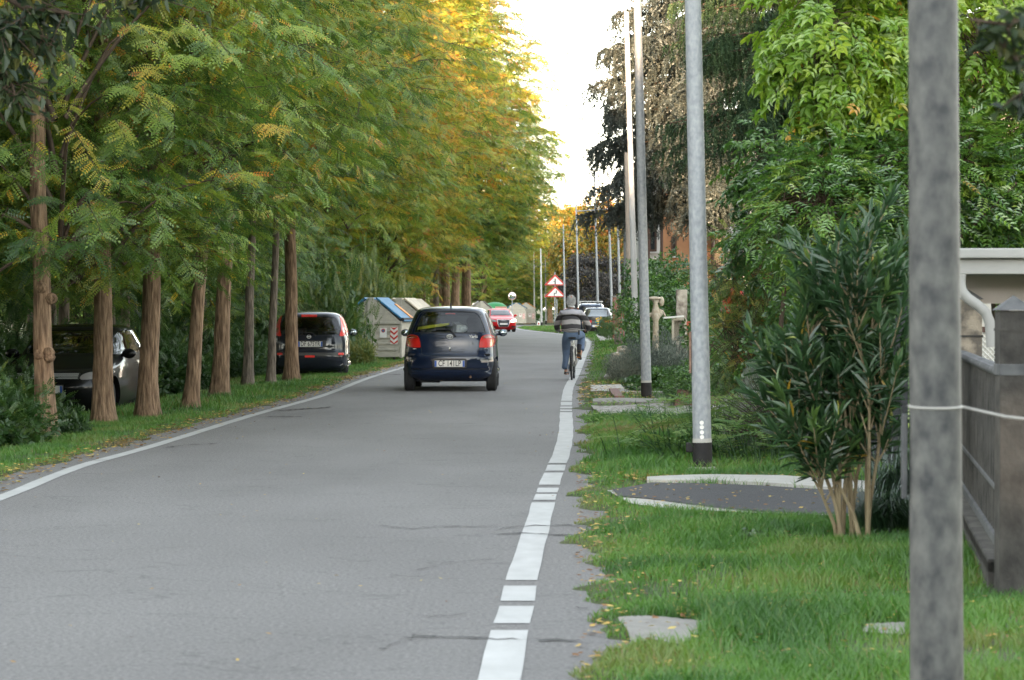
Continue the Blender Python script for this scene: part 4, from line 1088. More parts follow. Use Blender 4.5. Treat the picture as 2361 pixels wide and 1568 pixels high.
simple('dried_shrub', me, 1745, 1010, .62, 'silvery dried shrub with pale tips behind the low weeds', 'shrub', .45, 1, d=26.5, sz=.9)
DRY = M('dry_red_brown_twigs', (.055, .036, .03), .9, var=.4, vscale=20)
g = np.random.default_rng(4); n = 260
a = g.random(n) * 6.28; el = .25 + 1.1 * g.random(n); L = .25 + .4 * g.random(n)
e = np.stack([np.cos(a) * np.cos(el) * L - .12, np.sin(a) * np.cos(el) * L, np.sin(el) * L * 1.05], 1)
Vt, Ft = twigs(e * .05, e, .02 * np.ones(n), .005 * np.ones(n), .0015 * np.ones(n), 4)
o = link('twiggy_shrub', mesh_np('twiggy_shrub', Vt, Ft), DRY); o.location = gpt(1815, 25); tag(o, 'bare red brown twiggy shrub left of the dark oleander', 'shrub'); o.location.z += .12; o.scale = (1.15, 1, 1.15)
V, F, T = bush_mesh(150, .42, .36, .26, 1500, whorl(3, .045, .035, 65), base=.25, var=.1, shell=.5)
me = mesh_np('low_shrub', V, F, np.clip(T, 0, 1)); me.materials.append(HEDGE)
simple('low_shrub', me, 1523, 905, 1.3, 'low dark mound of small leaves beside the second lamp post base', 'shrub', -.05)
simple('low_shrub', me, 1660, 905, 1.5, 'dark low shrub behind the pole with the white dots', 'shrub', -.1, 1)
simple('low_shrub', me, 1480, 815, 1.6, 'small shrub beneath the fourth lamp post', 'shrub', -.05, 2)
# light green feathery weeds
WEED = leaf_mat('feathery_weed_leaves', [(0, (.035, .10, .025)), (.5, (.10, .21, .05)), (1, (.24, .33, .08))], gloss=.04, trans=.4)
fern = pinnate(9, .42, .075, .018, 65, .3)
def weeds(xv, yv, s, n, label, hue, seed, flat=.6):
    g = np.random.default_rng(seed); a = g.random(n) * 6.28; el = flat * g.random(n)
    d = np.stack([np.cos(a), np.sin(a), el], 1); P = np.stack([.35 * g.standard_normal(n), .25 * g.standard_normal(n), .05 + .30 * g.random(n)], 1)
    V, F, T = place(fern, frame(d, np.tile([0, 0, 1.], (n, 1)) + .2 * g.standard_normal((n, 3))), P, .7 + .5 * g.random(n), .45 + .15 * g.standard_normal(n), g)
    Vt, Ft = twigs(np.stack([P[:, 0] * .8, P[:, 1] * .8, 0 * P[:, 2]], 1), P + d * .1, .02 * np.ones(n), .005 * np.ones(n), .002 * np.ones(n), 3)
    t = empty('feathery_weed', gp(xv, yv)); tag(t, label, 'weed'); o = link('leaves', mesh_np('leaves', V, F, np.clip(T, 0, 1)), WEED, t); o.color = (hue, 0, 0, 1); link('stems', mesh_np('stems', Vt, Ft), WEED, t); t.scale = (s, s, s)
weeds(1640, 1050, 1.45, 60, 'feathery light green weed right behind the nearest black pole sleeve', .22, 1)
weeds(1735, 1055, 1.5, 80, 'spreading feathery weed between the pole and the oleander', .28, 2)
weeds(1820, 1075, 1.2, 50, 'feathery weed at the foot of the dark oleander', .15, 3)
weeds(1700, 985, 1.0, 40, 'darker feathery seedlings in front of the stone gate wall', -.25, 4, 1.0)
weeds(1660, 950, .9, 26, 'feathery seedling leaning over the terracotta planter', -.2, 5, 1.0)
# arching grass clump (liriope) beside the nearest pole
def clump(name, loc, n, L, w, label, seed, mat, hue=0, rad=.12, hmul=.8):
    g = np.random.default_rng(seed); a = g.random(n) * 6.28; ln = L * (.6 + .6 * g.random(n)); out = .25 + .75 * g.random(n)
    c0 = rad * np.sqrt(g.random(n)); x0, y0 = c0 * np.cos(a * 1.7), c0 * np.sin(a * 1.7); rows = []
    ts = np.linspace(0, 1, 5); wid = [1, 1, .8, .55, .1]
    for t, q in zip(ts, wid):
        rr = ln * out * t ** 1.3 * .8; z = ln * hmul * (t * 1.5 - t * t * (0.5 + out * .75))
        for s in (-.5, .5):
            rows.append(np.stack([x0 + np.cos(a) * rr - np.sin(a) * w * q * s, y0 + np.sin(a) * rr + np.cos(a) * w * q * s, z], 1))
    V = np.stack(rows, 1).reshape(-1, 3); o = np.arange(n) * 10
    F = np.stack([np.stack([o + 2 * s, o + 2 * s + 1, o + 2 * s + 3, o + 2 * s + 2], 1) for s in range(4)], 1).reshape(-1, 4)
    T = np.repeat(.3 + .2 * g.standard_normal(n), 4)
    b = link(name, mesh_np(name, V, F, np.clip(T, 0, 1)), mat); b.location = loc; b.color = (hue, 0, 0, 1); return tag(b, label, 'plant')
LIR = leaf_mat('dark_strap_leaves', [(0, (.014, .045, .018)), (.5, (.035, .085, .03)), (1, (.10, .16, .06))], gloss=.12, trans=.15, rough=.3)
clump('strap_leaved_clump', gp(2052, 1232), 420, .42, .008, 'dark clump of arching strap leaves left of the nearest lamp post', 1, LIR, rad=.2, hmul=1.0)
clump('strap_leaved_clump', gp(2075, 1180), 380, .48, .008, 'taller strap leaved clump behind the first, at the gate post', 2, LIR, rad=.2, hmul=1.2)
clump('dandelion_rosette', gp(1570, 1378), 16, .09, .02, 'single broad leaved rosette in the short grass', 3, WEED, -.3, .01, .6)
clump('broadleaf_weed', gp(1742, 1250), 40, .13, .03, 'dull grey green weed patch in the tall grass before the drive', 4, LIR, .5, .10, .8)
clump('broadleaf_weed', gp(1648, 1090), 10, .16, .05, 'pale broad leaf growing beside the black pole sleeve', 5, WEED, .1, .04, .9)
# ---------------------------------------------------------------- lamp posts
def zinc(name, c1, c2, sc2=9, bark=0):
    m = M(name, c1, 0.6, metal=0.12, col2=c2, vscale=sc2, sharp=0.22, bump=0.0015, bscale=60, stretch=(1, 1, .65), detail=3, rvar=.12)
    return m
ZINC = zinc('galvanised_steel', (.22, .235, .255), (.37, .38, .385), 28); ZINCN = zinc('aged_galvanised_steel', (.045, .046, .049), (.155, .152, .142), 22)
PALE = zinc('pale_painted_steel', (.42, .41, .40), (.54, .53, .51), 3); CONCP = M('concrete_post', (.22, .18, .145), .9, col2=(.32, .27, .22), vscale=12, sharp=.3, stretch=(1, 1, .5))
BLK = M('black_tar_sleeve', (.012, .010, .010), .75, var=.4, vscale=14, bump=.002)
WHT = M('white_sticker', (.80, .78, .72), .5, var=.05)
RUST = M('rusty_steel', (.14, .075, .05), .85, col2=(.26, .17, .12), vscale=25, sharp=.2)
LAMPG = M('lamp_glass', (.45, .50, .55), .25, spec=.6); LAMPH = M('lamp_housing_grey', (.30, .33, .37), .5)
FENL = M('grey_concrete_band', (.07, .07, .073), .9, col2=(.14, .14, .14), vscale=10, sharp=.2)
G2 = 'lamp posts along the right verge'
def post(xb, yb, label, H, r0, r1, lean, mat, sleeve=0.0, foot=False, arm=0, d=None, weld=True, lamp=False, hide=0.0):
    p = gp(xb, yb) if d is None else gpt(xb, d); t = empty('lamp_post', p); tag(t, label, 'lamp post', G2)
    def X(z): return lean * z
    mb = MB(); N = 14; zs = [sleeve if sleeve else -.1] + [H * k / N for k in range(1, N + 1) if H * k / N > sleeve]
    mb.tube([(X(z), 0, z) for z in zs], [r0 + (r1 - r0) * z / H for z in zs], 22)
    mb.build('shaft', mat, t, smooth=40)
    if sleeve:
        m2 = MB(); m2.tube([(X(-.05), 0, -.05), (X(sleeve), 0, sleeve)], [r0 * 1.05, r0 * 1.04], 22); m2.build('sleeve', BLK, t, smooth=40)
        if weld: m3 = MB(); m3.tube([(X(sleeve), 0, sleeve), (X(sleeve + .035), 0, sleeve + .035)], [r0 * 1.03, r0 * 1.005], 20); m3.build('sleeve_seal', CONC, t, smooth=40)
    if foot: MB().lathe([(r0 * 2.2, -.03), (r0 * 2.0, .015), (r0 * 1.3, .045), (r0 * .9, .05)], (0, 0, .012), 20).build('footing', CONC, t, smooth=50)
    if lamp:
        m4 = MB(); m4.tube([(X(H), 0, H - .02), (X(H) - .1, 0, H + .06), (X(H) - .6, 0, H + .12)], [.03, .025, .022], 8); m4.build('arm', mat, t, smooth=40)
        m5 = MB(); m5.add(*ell((X(H) - .82, 0, H + .14), (.30, .13, .07))); m5.build('lamp_housing', LAMPH, t, smooth=60)
        m6 = MB(); m6.add(*ell((X(H) - .86, 0, H + .08), (.19, .11, .085))); m6.build('lamp_shade', LAMPG, t, smooth=60)
    return t, X
def ell(c, r, n=16, m=10):
    V = []; F = []
    for i in range(m + 1):
        a = math.pi * i / m
        for k in range(n): b = 2 * math.pi * k / n; V.append((c[0] + r[0] * math.sin(a) * math.cos(b), c[1] + r[1] * math.sin(a) * math.sin(b), c[2] + r[2] * math.cos(a)))
    for i in range(m):
        for k in range(n): F.append((i * n + k, i * n + (k + 1) % n, (i + 1) * n + (k + 1) % n, (i + 1) * n + k))
    return V, F
# nearest post
d0 = 8.5; p0 = at(2152, 1100, d0); p0 = Vector((p0.x + .008, d0, 0)); zz = float(gz(p0.x, np.array([d0]))[0])
t = empty('lamp_post', (p0.x, d0, zz)); tag(t, 'nearest blurred grey lamp post tied with a pale wire', 'lamp post', G2)
ln = -.0075; mb = MB(); zs = [-.1] + [8.0 * k / 14 for k in range(1, 15)]
mb.tube([(ln * (z - 1.0), 0, z) for z in zs], [.0855 - .0035 * z for z in zs], 32); mb.build('shaft', ZINCN, t, smooth=40)
mb = MB(); zt = at(2100, 937, d0).z - zz
pts = [(.083 * math.cos(a), .083 * math.sin(a), zt + .004 * math.sin(a)) for a in np.linspace(-3.3, -.2, 14)]
mb.tube([Vector(q) for q in pts] , .0045, 6); e = at(2420, 972, 8.3) - Vector((p0.x, d0, zz))
mb.tube([Vector(pts[-1]), Vector(pts[-1]).lerp(e, .5) + Vector((0, 0, -.008)), e], .0045, 6); mb.build('tie_wire', M('pale_wire', (.42, .40, .37), .6), t, smooth=50)
a0, a1 = at(2078, 1150, d0), at(2078, 955, d0)
MB().box((a0.x - p0.x + .012, .01, (a0.z + a1.z) / 2 - zz), (.016, .03, a1.z - a0.z)).build('rusty_strap', FENL, t, bevel=.003)
# second: black sleeve, row of white dots, side box
t, X = post(1621, 1092, 'lamp post with black sleeve and a column of white round stickers', 8.2, .082, .058, -.022, ZINC, .27, True)
dd = t.location.y; k = dd / FPX
for i, yv in enumerate((974, 984.5, 996, 1007, 1018)):
    z = (1092 - yv) * k; rr = .082 - .0029 * z
    m = MB(); n = 16; V = []
    for j in range(n):
        a = 2 * math.pi * j / n; xx = -.006 + .0185 * math.cos(a); V.append((X(z) + xx, -math.sqrt(max(1e-6, (rr + .0015) ** 2 - xx ** 2)), z + (.0185 if i < 4 else .012) * math.sin(a)))
    m.add(V, [tuple(range(n))]); m.build('round_sticker', WHT, t, recalc=False)
m = MB(); m.box((-.115, 0, .225), (.065, .05, .085)); m.build('side_bracket', BLK, t, bevel=.015)
m = MB(); m.box((X(1.07) - .088, -.01, 1.05), (.02, .03, .36)); m.build('rusty_strap', RUST, t, bevel=.004)
post(1491, 917, 'tall bluish steel lamp post, black sleeve beside the lavender bushes', 8.6, .083, .055, -.024, ZINC, .24)
post(1468, 838, 'pale whitish lamp post rising just left of the bluish one', 9.0, .083, .06, -.030, PALE, 0)
post(1454, 816, 'brown weathered concrete lamp post with black sleeve', 6.2, .085, .07, -.021, CONCP, .36)
post(1445, 799, 'bluish lamp post mostly hidden behind the concrete one', 9.3, .08, .06, -.012, ZINC, .26, lamp=False)
post(1431, 766, 'lamp post right of the brick gate pier', 8.2, .085, .05, -.026, ZINC)
post(1412, 767.5, 'lamp post with dark sleeve at the right side of the grey estate car', 8.4, .085, .05, -.029, ZINC, .32)
t, X = post(1380, 766, 'lamp post with black sleeve standing in front of the grey estate car', 9.0, .08, .045, -.027, ZINC, .34)
post(1335, 757, 'lamp post rising behind the cyclist, left of the estate car', 9.0, .08, .05, -.024, ZINC)
post(1303, 756, 'lamp post just right of the warning signs', 7.1, .08, .045, -.018, ZINC)
post(1259, 747.5, 'right hand one of three slim posts left of the warning signs', 5.8, .075, .05, -.012, ZINC, .3)
post(1249, 752, 'middle one of three slim posts left of the warning signs', 6.2, .075, .05, -.012, PALE, .3)
post(1232.6, 748, 'left hand one of three slim posts at the tip of the island', 6.4, .08, .055, -.011, PALE, .3)
# post with a curved arm seen through the cedar
p = gpt(1446, 118); t, X = post(1446, 0, 'lamp post whose rounded lamp head shows against the sky through the cedar', 10.9, .085, .06, -.012, ZINC, d=118, lamp=True)
# cross rod between two distant posts
a, b = at(1331, 487, 172), at(1425, 481, 168)
MB().tube([a, b], .035, 8).build('cross_rod', ZINC)
tag(bpy.data.objects['cross_rod'], 'thin horizontal rod strung between two distant lamp posts', 'rod')

# ---------------------------------------------------------------- warning signs
SRED = M('sign_red', (.50, .035, .025), .4); SWHT = M('sign_white', (.72, .70, .66), .45); SBLK = M('sign_black', (.015, .015, .015), .5); ALU = M('sign_back_grey', (.25, .26, .27), .5, metal=.5)
p = gpt(1280, 190); t = empty('warning_sign_post', p); tag(t, 'grey post carrying two red bordered triangular warning signs', 'road sign')
kk = 190 / FPX; H = lambda yv: (HY - yv) * kk + CAM_H - p.z
MB().tube([(-.02, 0, -.1), (-.02, 0, 3.9)], .045, 12).build('post', ZINC, t, smooth=40)
MB().tube([(-.02 + .14, .05, -.1), (-.02 + .14, .05, 2.0)], .04, 12).build('post', ZINC, t, smooth=40)
def tri(cx, yt, yb, wv):
    zt, zb = H(yt), H(yb); w = wv * kk / 2
    def rt(s, o):
        P = []; c = Vector((cx, (zt + zb * 2) / 3)); vs = [Vector((cx, zt)), Vector((cx - w, zb)), Vector((cx + w, zb))]
        for i in range(3):
            v = vs[i]; n1 = (vs[i - 1] - v).normalized(); n2 = (vs[(i + 1) % 3] - v).normalized()
            for q in (n1 * .07, (n1 + n2) * .022, n2 * .07): P.append(c + (v + q - c) * s)
        return P
    s = MB(); s.prism(rt(1, 0), -.075, -.06); b = s.build('sign_plate', ALU, t)
    MB().prism(rt(.985, 0), -.079, -.0755).build('red_border', SRED, b)
    MB().prism(rt(.70, 0), -.084, -.0795).build('white_field', SWHT, b)
    return b, cx, (zt + 2 * zb) / 3
b, cx, cz = tri(0, 632, 658, 53)
m = MB(); m.box((cx - .0, -.0865, cz + .01), (.075, .004, .40)); m.box((cx - .085, -.0865, cz + .0), (.11, .004, .035)); m.build('junction_symbol', SBLK, b)
b, cx, cz = tri(.01, 659, 685, 53)
m = MB(); m.box((cx - .075, -.0865, cz - .09), (.055, .004, .17)); m.box((cx, -.0865, cz + .0), (.20, .004, .05), ); m.box((cx + .075, -.0865, cz + .10), (.055, .004, .16)); m.prism([(cx + .025, cz + .14), (cx + .13, cz + .14), (cx + .077, cz + .23)], -.0885, -.0845); m.build('double_bend_symbol', SBLK, b)
# traffic mirror
p = gpt(1181, 225); t = empty('traffic_mirror', p); tag(t, 'round convex traffic mirror on a thin post by the far containers', 'traffic mirror')
MB().tube([(0, 0, -.1), (0, 0, 2.3)], .035, 10).build('post', ZINC, t, smooth=40)
mm = MB(); mm.disc((0, -.06, 2.45), .34, 'Y', .03, 28); mm.build('rim', M('mirror_rim', (.45, .28, .22), .5), t)
mm = MB(); mm.add(*ell((0, -.07, 2.45), (.30, .04, .30))); mm.build('mirror_glass', M('mirror_glass', (.75, .8, .85), .03, metal=1.0), t, smooth=60)

# small island marker
p = gpt(1242, 214); t = empty('marker_stone', p); tag(t, 'small white and red marker on the grass island', 'marker')
MB().lathe([(.13, -.05), (.13, .28), (.09, .36), (.02, .38)], (0, 0, 0), 12).build('body', SWHT, t, smooth=50); MB().box((0, -.133, .2), (.12, .012, .14)).build('reflector', SRED, t)

# ---------------------------------------------------------------- rubbish containers
BIN = M('zinc_container_body', (.36, .335, .28), .65, metal=.1, col2=(.50, .46, .38), vscale=6, sharp=.25, bump=.003, bscale=30, stretch=(1, 1, 2))
def lidm(n, c): return M(n, c, .5, var=.25, vscale=5)
BLUEL = lidm('blue_lid', (.035, .16, .30)); ORL = lidm('orange_lid', (.60, .22, .02)); GREYL = lidm('cream_lid', (.50, .42, .30)); BROWNL = lidm('brown_grey_lid', (.24, .21, .19)); STRW = M('reflective_white', (.72, .68, .62), .4); RUB = M('black_rubber', (.02, .02, .022), .7)
def container(loc, rz, label, lid, band=None, W=1.72, D=1.25, H=1.1, RH=.62, stripes=True, group='zinc waste containers along the left verge', decal=True):
    """gable ended container: the gable end faces local -Y, lids slope to both sides"""
    t = empty('waste_container', loc, rz); tag(t, label, 'container', group); w, dp = W / 2, D / 2
    m = MB(); m.prism([(-w * .93, .12), (w * .93, .12), (w, H), (w * .16, H + RH), (-w * .16, H + RH), (-w, H)], -dp, dp); body = m.build('body', BIN, t, bevel=.02)
    m = MB(); m.box((0, -dp - .03, (H + RH) * .52 + .05), (.19, .07, H + RH - .05), ); m.build('end_beam', BIN, t, bevel=.012)
    m = MB()
    m.box((0, -dp - .022, H - .02), (W + .06, .05, .075)); m.box((-w - .0, -dp - .0, .6), (.07, .08, 1.0)); m.box((w + .0, -dp - .0, .6), (.07, .08, 1.0)); m.build('frame_rail', BIN, t, bevel=.012)
    m = MB()
    for s in (-1, 1):
        for zz in (.33, .50, .67, .84): m.box((s * w * .54, -dp - .012, zz), (w * .62, .03, .05))
        for a in (-50, -10, 30): m.tube([(s * (w * .5) + .10 * math.sin(R(a)), -dp - .008, H + .16 + .10 * math.cos(R(a))), (s * (w * .5) + .24 * math.sin(R(a)), -dp - .008, H + .12 + .22 * math.cos(R(a)))], .012, 5)
    m.build('pressed_ribs', BIN, t, bevel=.008)
    for s in (-1, 1):
        m = MB(); a = Vector((s * w * .17, H + RH + .03)); b = Vector((s * (w + .10), H - .0)); nrm = Vector((-(b - a).y, (b - a).x)).normalized() * (.05 * (1 if s < 0 else 1)); nrm = nrm if nrm.y > 0 else -nrm
        m.prism([a, b, b + nrm, a + nrm], -dp - .05, dp + .03); l = m.build('lid', lid, t, bevel=.015)
        m = MB(); q = a.lerp(b, .93); m.tube([(q.x + nrm.x * .6, -dp - .08, q.y + nrm.y * .6), (q.x + nrm.x * .6, dp + .05, q.y + nrm.y * .6)], .05, 8); m.build('lid_edge', RUB, l, smooth=40)
        if band:
            m = MB(); q0, q1 = a.lerp(b, .30), a.lerp(b, .97); o = nrm * 1.05; m.prism([q0 + o, q1 + o, q1 + o + nrm * .4, q0 + o + nrm * .4], dp - .28, dp - .02); m.build('orange_band', band, l, bevel=.01)
    if stripes:
        for s in (1,):
            x0 = s * (w * .78); m = MB(); m.box((x0, -dp - .034, .72), (.21, .008, .48)); pl = m.build('reflective_panel', STRW, t)
            m = MB()
            for q in (-1.5, -.5, .5, 1.5):
                zc = .72 + q * .14
                for hs in (-1, 1):
                    ax = x0; P = [(ax, zc - .055), (ax + hs * .105, zc + .035), (ax + hs * .105, zc + .095), (ax, zc + .005)]
                    P = [(px, min(.96, max(.48, pz))) for px, pz in P]; m.prism(P, -dp - .0405, -dp - .0385)
            m.build('red_chevrons', SRED, pl)
    if decal:
        m = MB(); m.box((w * .42, -dp - .034, .80), (.20, .006, .27)); dc = m.build('notice_plate', SWHT, t)
        m = MB(); m.disc((w * .42, -dp - .0395, .86), .055, 'Y', .003, 20); m.build('red_ring', SRED, dc); m = MB(); m.disc((w * .42, -dp - .0425, .86), .034, 'Y', .003, 16); m.build('ring_centre', BLUEL, dc)
    for s in (-1, 1): 
        m = MB(); m.disc((s * w * .7, -dp * .6, .07), .075, 'X', .05, 14); m.build('wheel', RUB, t)
    return t
p = gpt(868, 75.5); container((p.x, p.y, p.z), -.20, 'nearest grey container with blue lid, red and white chevrons and an orange striped edge', BLUEL, ORL)
p = gpt(912, 79.5); container((p.x + .25, p.y, p.z), -.20, 'second grey container with a cream lid, just behind the blue lidded one', GREYL, None)
p = gpt(905, 86); container((p.x + .6, p.y, p.z), -.18, 'third grey container, farthest of the near group', GREYL, None, stripes=False, decal=False)
p = gpt(1108, 178); container((p.x, p.y, 0), .1, 'container with brown grey lid behind the red car roof', BROWNL, None, stripes=False, decal=False, H=1.2)
t = empty('bottle_bank', gpt(1142, 214)); tag(t, 'domed green bottle bank between the red car and the far containers', 'bottle bank')
GRN = M('green_plastic', (.03, .22, .07), .5, var=.2, vscale=3)
MB().lathe([(.95, 0), (1.0, .1), (1.0, 1.35), (.9, 1.6), (.6, 1.82), (.25, 1.9), (.05, 1.92)], (0, 0, 0), 28).build('body', GRN, t, smooth=40); MB().box((.45, -.9, 1.35), (.9, .12, .42)).build('notice_panel', M('pale_red_panel', (.55, .25, .2), .6), t, bevel=.01)
p = gpt(1191, 228); container((p.x, p.y, 0), -.02, 'far container with blue lid left of the three slim posts', BLUEL, None, H=1.35, RH=.45, W=1.6)
p = gpt(1213, 230); container((p.x, p.y, 0), -.02, 'far container with orange lid beside the three slim posts', ORL, None, H=1.35, RH=.45, W=1.6)

# ---------------------------------------------------------------- stones, planter, box, gate things on the right
STN = M('rough_pale_stone', (.34, .27, .19), .9, col2=(.56, .49, .39), vscale=10, sharp=.2, bump=.012, bscale=25)
STG = M('rough_grey_stone', (.16, .13, .11), .9, col2=(.26, .22, .19), vscale=14, sharp=.2, bump=.01, bscale=30)
def stone(loc, dim, rz, rx, label, mat, seed, name='stone_block', cat='stone', rnd=0.0):
    bm = bmesh.new(); bmesh.ops.create_cube(bm, size=1); bmesh.ops.subdivide_edges(bm, edges=bm.edges, cuts=5, use_grid_fill=True)
    for v in bm.verts:
        u = v.co * 2; m = max(abs(u.x), abs(u.y), abs(u.z)); L = u.length
        v.co = v.co.lerp(v.co * (m / L) * 1.15, .35 + rnd); v.co *= 1 + .09 * mnoise.noise(v.co * 3 + Vector((seed, 0, 0))); v.co.z += .5
        v.co = Vector((v.co.x * dim[0], v.co.y * dim[1], v.co.z * dim[2]))
    me = bpy.data.meshes.new(name); bm.to_mesh(me); bm.free(); me.polygons.foreach_set('use_smooth', np.ones(len(me.polygons), dtype=bool)); me.set_sharp_from_angle(angle=R(50))
    o = link(name, me, mat); o.location = (loc[0], loc[1], loc[2] - .03); o.rotation_euler = (rx, 0, rz); return tag(o, label, cat)
p = gp(1424, 868); stone(p, (.27, .25, .52), .2, -.06, 'largest pale rough stone block, leaning at the verge', STN, 1)
p = gp(1441, 852); stone(p, (.26, .25, .50), .1, .0, 'middle pale stone block behind the largest one', STN, 2)
p = gp(1434, 842); stone(p, (.26, .25, .50), -.1, .0, 'rear stone block of the three, half hidden', STN, 3)
p = gp(1426, 796); stone(p, (.29, .28, .50), .2, .0, 'brown rounded kerb stone standing in the grass before the drive', STG, 4, 'kerb_bollard', 'bollard', .15)
TERR = M('terracotta_planter', (.15, .085, .06), .85, col2=(.24, .15, .11), vscale=9, sharp=.3)
p = gp(1612, 936); t = empty('planter', p); tag(t, 'long terracotta coloured trough behind the post with the white dots', 'planter')
mb = MB(); mb.prism([(-.36, 0), (.36, 0), (.40, .22), (-.32, .24)], -.14, .14); mb.build('trough', TERR, t, bevel=.02); mb = MB(); mb.box((.03, 0, .235), (.6, .2, .02)); mb.build('soil', M('soil', (.05, .035, .025), .95), t)
WOOD = M('pale_weathered_wood', (.48, .42, .33), .8, col2=(.60, .54, .44), vscale=20, stretch=(1, 1, .2))
p = gpt(1565, 52); t = empty('glass_fronted_box', p); tag(t, 'small glass fronted wooden box with a sloping white lid on a stone pier', 'display case')
k = 52 / FPX; zb, zt = CAM_H - (792 - HY) * k - p.z, CAM_H - (734 - HY) * k - p.z
w = 16 * k
mb = MB()
mb.box((-w + .015, -.1, (zb + zt) / 2), (.04, .2, zt - zb)); mb.box((w - .015, -.1, (zb + zt) / 2), (.04, .2, zt - zb)); mb.box((0, -.1, zb + .02), (2 * w - .07, .2, .04)); mb.box((0, -.1, zt - .02), (2 * w - .07, .2, .04)); mb.build('frame', WOOD, t)
MB().box((0, -.05, (zb + zt) / 2), (2 * w - .06, .02, zt - zb - .08)).build('back_panel', M('grey_mesh_panel', (.30, .27, .22), .9, var=.3, vscale=60), t)
mb = MB(); mb.box((0, -.12, zt + .03), (2 * w + .12, .3, .03)); o = mb.build('lid', WHT, t); o.rotation_euler = (0, -.09, 0)
mb = MB(); mb.box((.09, .05, zb / 2 - .05), (.16, .16, zb + .1)); mb.build('pier', STG, t)
# stone gate pier behind, with peeling render
PEEL = M('peeling_render', (.22, .18, .15), .9, col2=(.52, .46, .38), vscale=5, sharp=.08, bump=.01, bscale=18)
p = gpt(1573, 55); t = empty('gate_pier', p); tag(t, 'tall gate pier with patchy peeling render behind the glass fronted box', 'gate pier')
MB().box((0.0, .2, .88), (.22, .22, 1.78)).build('shaft', PEEL, t, bevel=.012)
p = gpt(1588, 53.5); t = empty('notice_board', (p.x, p.y, p.z)); tag(t, 'tilted red board behind the lamp post with white dots', 'board')
mb = MB(); mb.prism([(-.10, 1.12), (.02, .78), (.16, .74), (.16, 1.18)], 0, .02); mb.build('panel', M('orange_red_board', (.50, .10, .06), .6), t); MB().disc((.05, -.012, 1.0), .045, 'Y', .02, 20).build('red_disc', SRED, t); MB().box((.13, .05, .4), (.04, .04, .85)).build('support', STG, t)
# pale stone figure in the hedge
p = gpt(1512, 60); t = empty('garden_figure', p); tag(t, 'weathered pale stone figure with a mushroom shaped top in the hedge', 'statue')
k = 60 / FPX; cz = lambda yv: CAM_H - (yv - HY) * k - p.z
mb = MB(); mb.lathe([(.07, 0), (.08, .5), (.06, cz(740)), (.12, cz(728)), (.08, cz(715)), (.05, cz(700)), (.09, cz(692))], (0, 0, 0), 12); mb.add(*ell((-.03, 0, cz(688)), (.16, .12, .045))); mb.add(*ell((.13, 0, cz(695)), (.06, .06, .11)))
mb.add(*ell((-.1, 0, cz(726)), (.07, .05, .05))); mb.add(*ell((.09, 0, cz(722)), (.07, .05, .09))); mb.tube([(.02, 0, cz(712)), (.16, 0, cz(718)), (.24, 0, cz(735))], [.03, .025, .02], 7); mb.build('figure', STN, t, smooth=50)
# brick pier and wall by the far drive
BRICK = bpy.data.materials.new('red_brick'); BRICK.use_nodes = True
n, l = BRICK.node_tree.nodes, BRICK.node_tree.links; bt = n.new('ShaderNodeTexBrick'); tc = n.new('ShaderNodeTexCoord'); mp = n.new('ShaderNodeMapping'); mp.inputs['Rotation'].default_value = (math.pi / 2, 0, 0)
l.new(tc.outputs['Object'], mp.inputs[0]); l.new(mp.outputs[0], bt.inputs[0]); bt.inputs['Color1'].default_value = (.26, .09, .055, 1); bt.inputs['Color2'].default_value = (.34, .14, .09, 1); bt.inputs['Mortar'].default_value = (.28, .25, .22, 1); bt.inputs['Scale'].default_value = 1; bt.inputs['Brick Width'].default_value = .25; bt.inputs['Row Height'].default_value = .065; bt.inputs['Mortar Size'].default_value = .008
l.new(bt.outputs[0], n['Principled BSDF'].inputs[0]); n['Principled BSDF'].inputs['Roughness'].default_value = .9
p = gpt(1423, 122); t = empty('brick_pier', p); tag(t, 'red brick gate pier beyond the estate car drive', 'gate pier'); MB().box((0, 0, .9), (.42, .42, 2.0)).build('shaft', BRICK, t, bevel=.01); MB().box((0, 0, 1.93), (.5, .5, .06)).build('cap', OLDC, t, bevel=.01)
p = gpt(1437, 126); t = empty('brick_wall', p); tag(t, 'low red brick garden wall right of the brick pier', 'wall'); MB().box((.9, .3, .7), (1.8, .25, 1.5)).build('wall', BRICK, t, bevel=.01); MB().box((.9, .3, 1.475), (1.84, .3, .05)).build('coping', OLDC, t, bevel=.01)

# ---------------------------------------------------------------- concrete fence, gate, canopy at the right edge
FEN = M('dark_weathered_concrete', (.030, .027, .024), .95, col2=(.085, .077, .068), vscale=9, sharp=.18, bump=.006, bscale=45, stretch=(1, 1, .8))
dF = 13.1; fx = (2337 - HX) * dF / FPX; zf = float(gz(fx, np.array([dF]))[0]); kF = dF / FPX
def zF(yv, d=dF): return CAM_H - (yv - HY) * d / FPX
t = empty('fence_post', (fx, dF, zf)); tag(t, 'dark concrete fence post with a pyramid cap at the right edge', 'fence post')
mb = MB(); hw = .078; ztop = zF(716) - zf; mb.box((0, 0, ztop / 2 - .1), (2 * hw, 2 * hw, ztop + .2)); mb.build('shaft', FEN, t, bevel=.006)
mb = MB(); mb.add([(-hw - .012, -hw - .012, ztop + .002), (hw + .012, -hw - .012, ztop + .002), (hw + .012, hw + .012, ztop + .002), (-hw - .012, hw + .012, ztop + .002), (0, 0, ztop + .075)], [(3, 2, 1, 0), (0, 1, 4), (1, 2, 4), (2, 3, 4), (3, 0, 4)]); mb.build('cap', FENL, t)
zb = zF(852) - zf; MB().box((0, 0, zb), (2 * hw + .008, 2 * hw + .008, .055)).build('band', FENL, t, bevel=.003)
MB().box((0, 0, zF(760) - zf), (2 * hw + .006, 2 * hw + .006, .012)).build('groove_band', FEN, t)
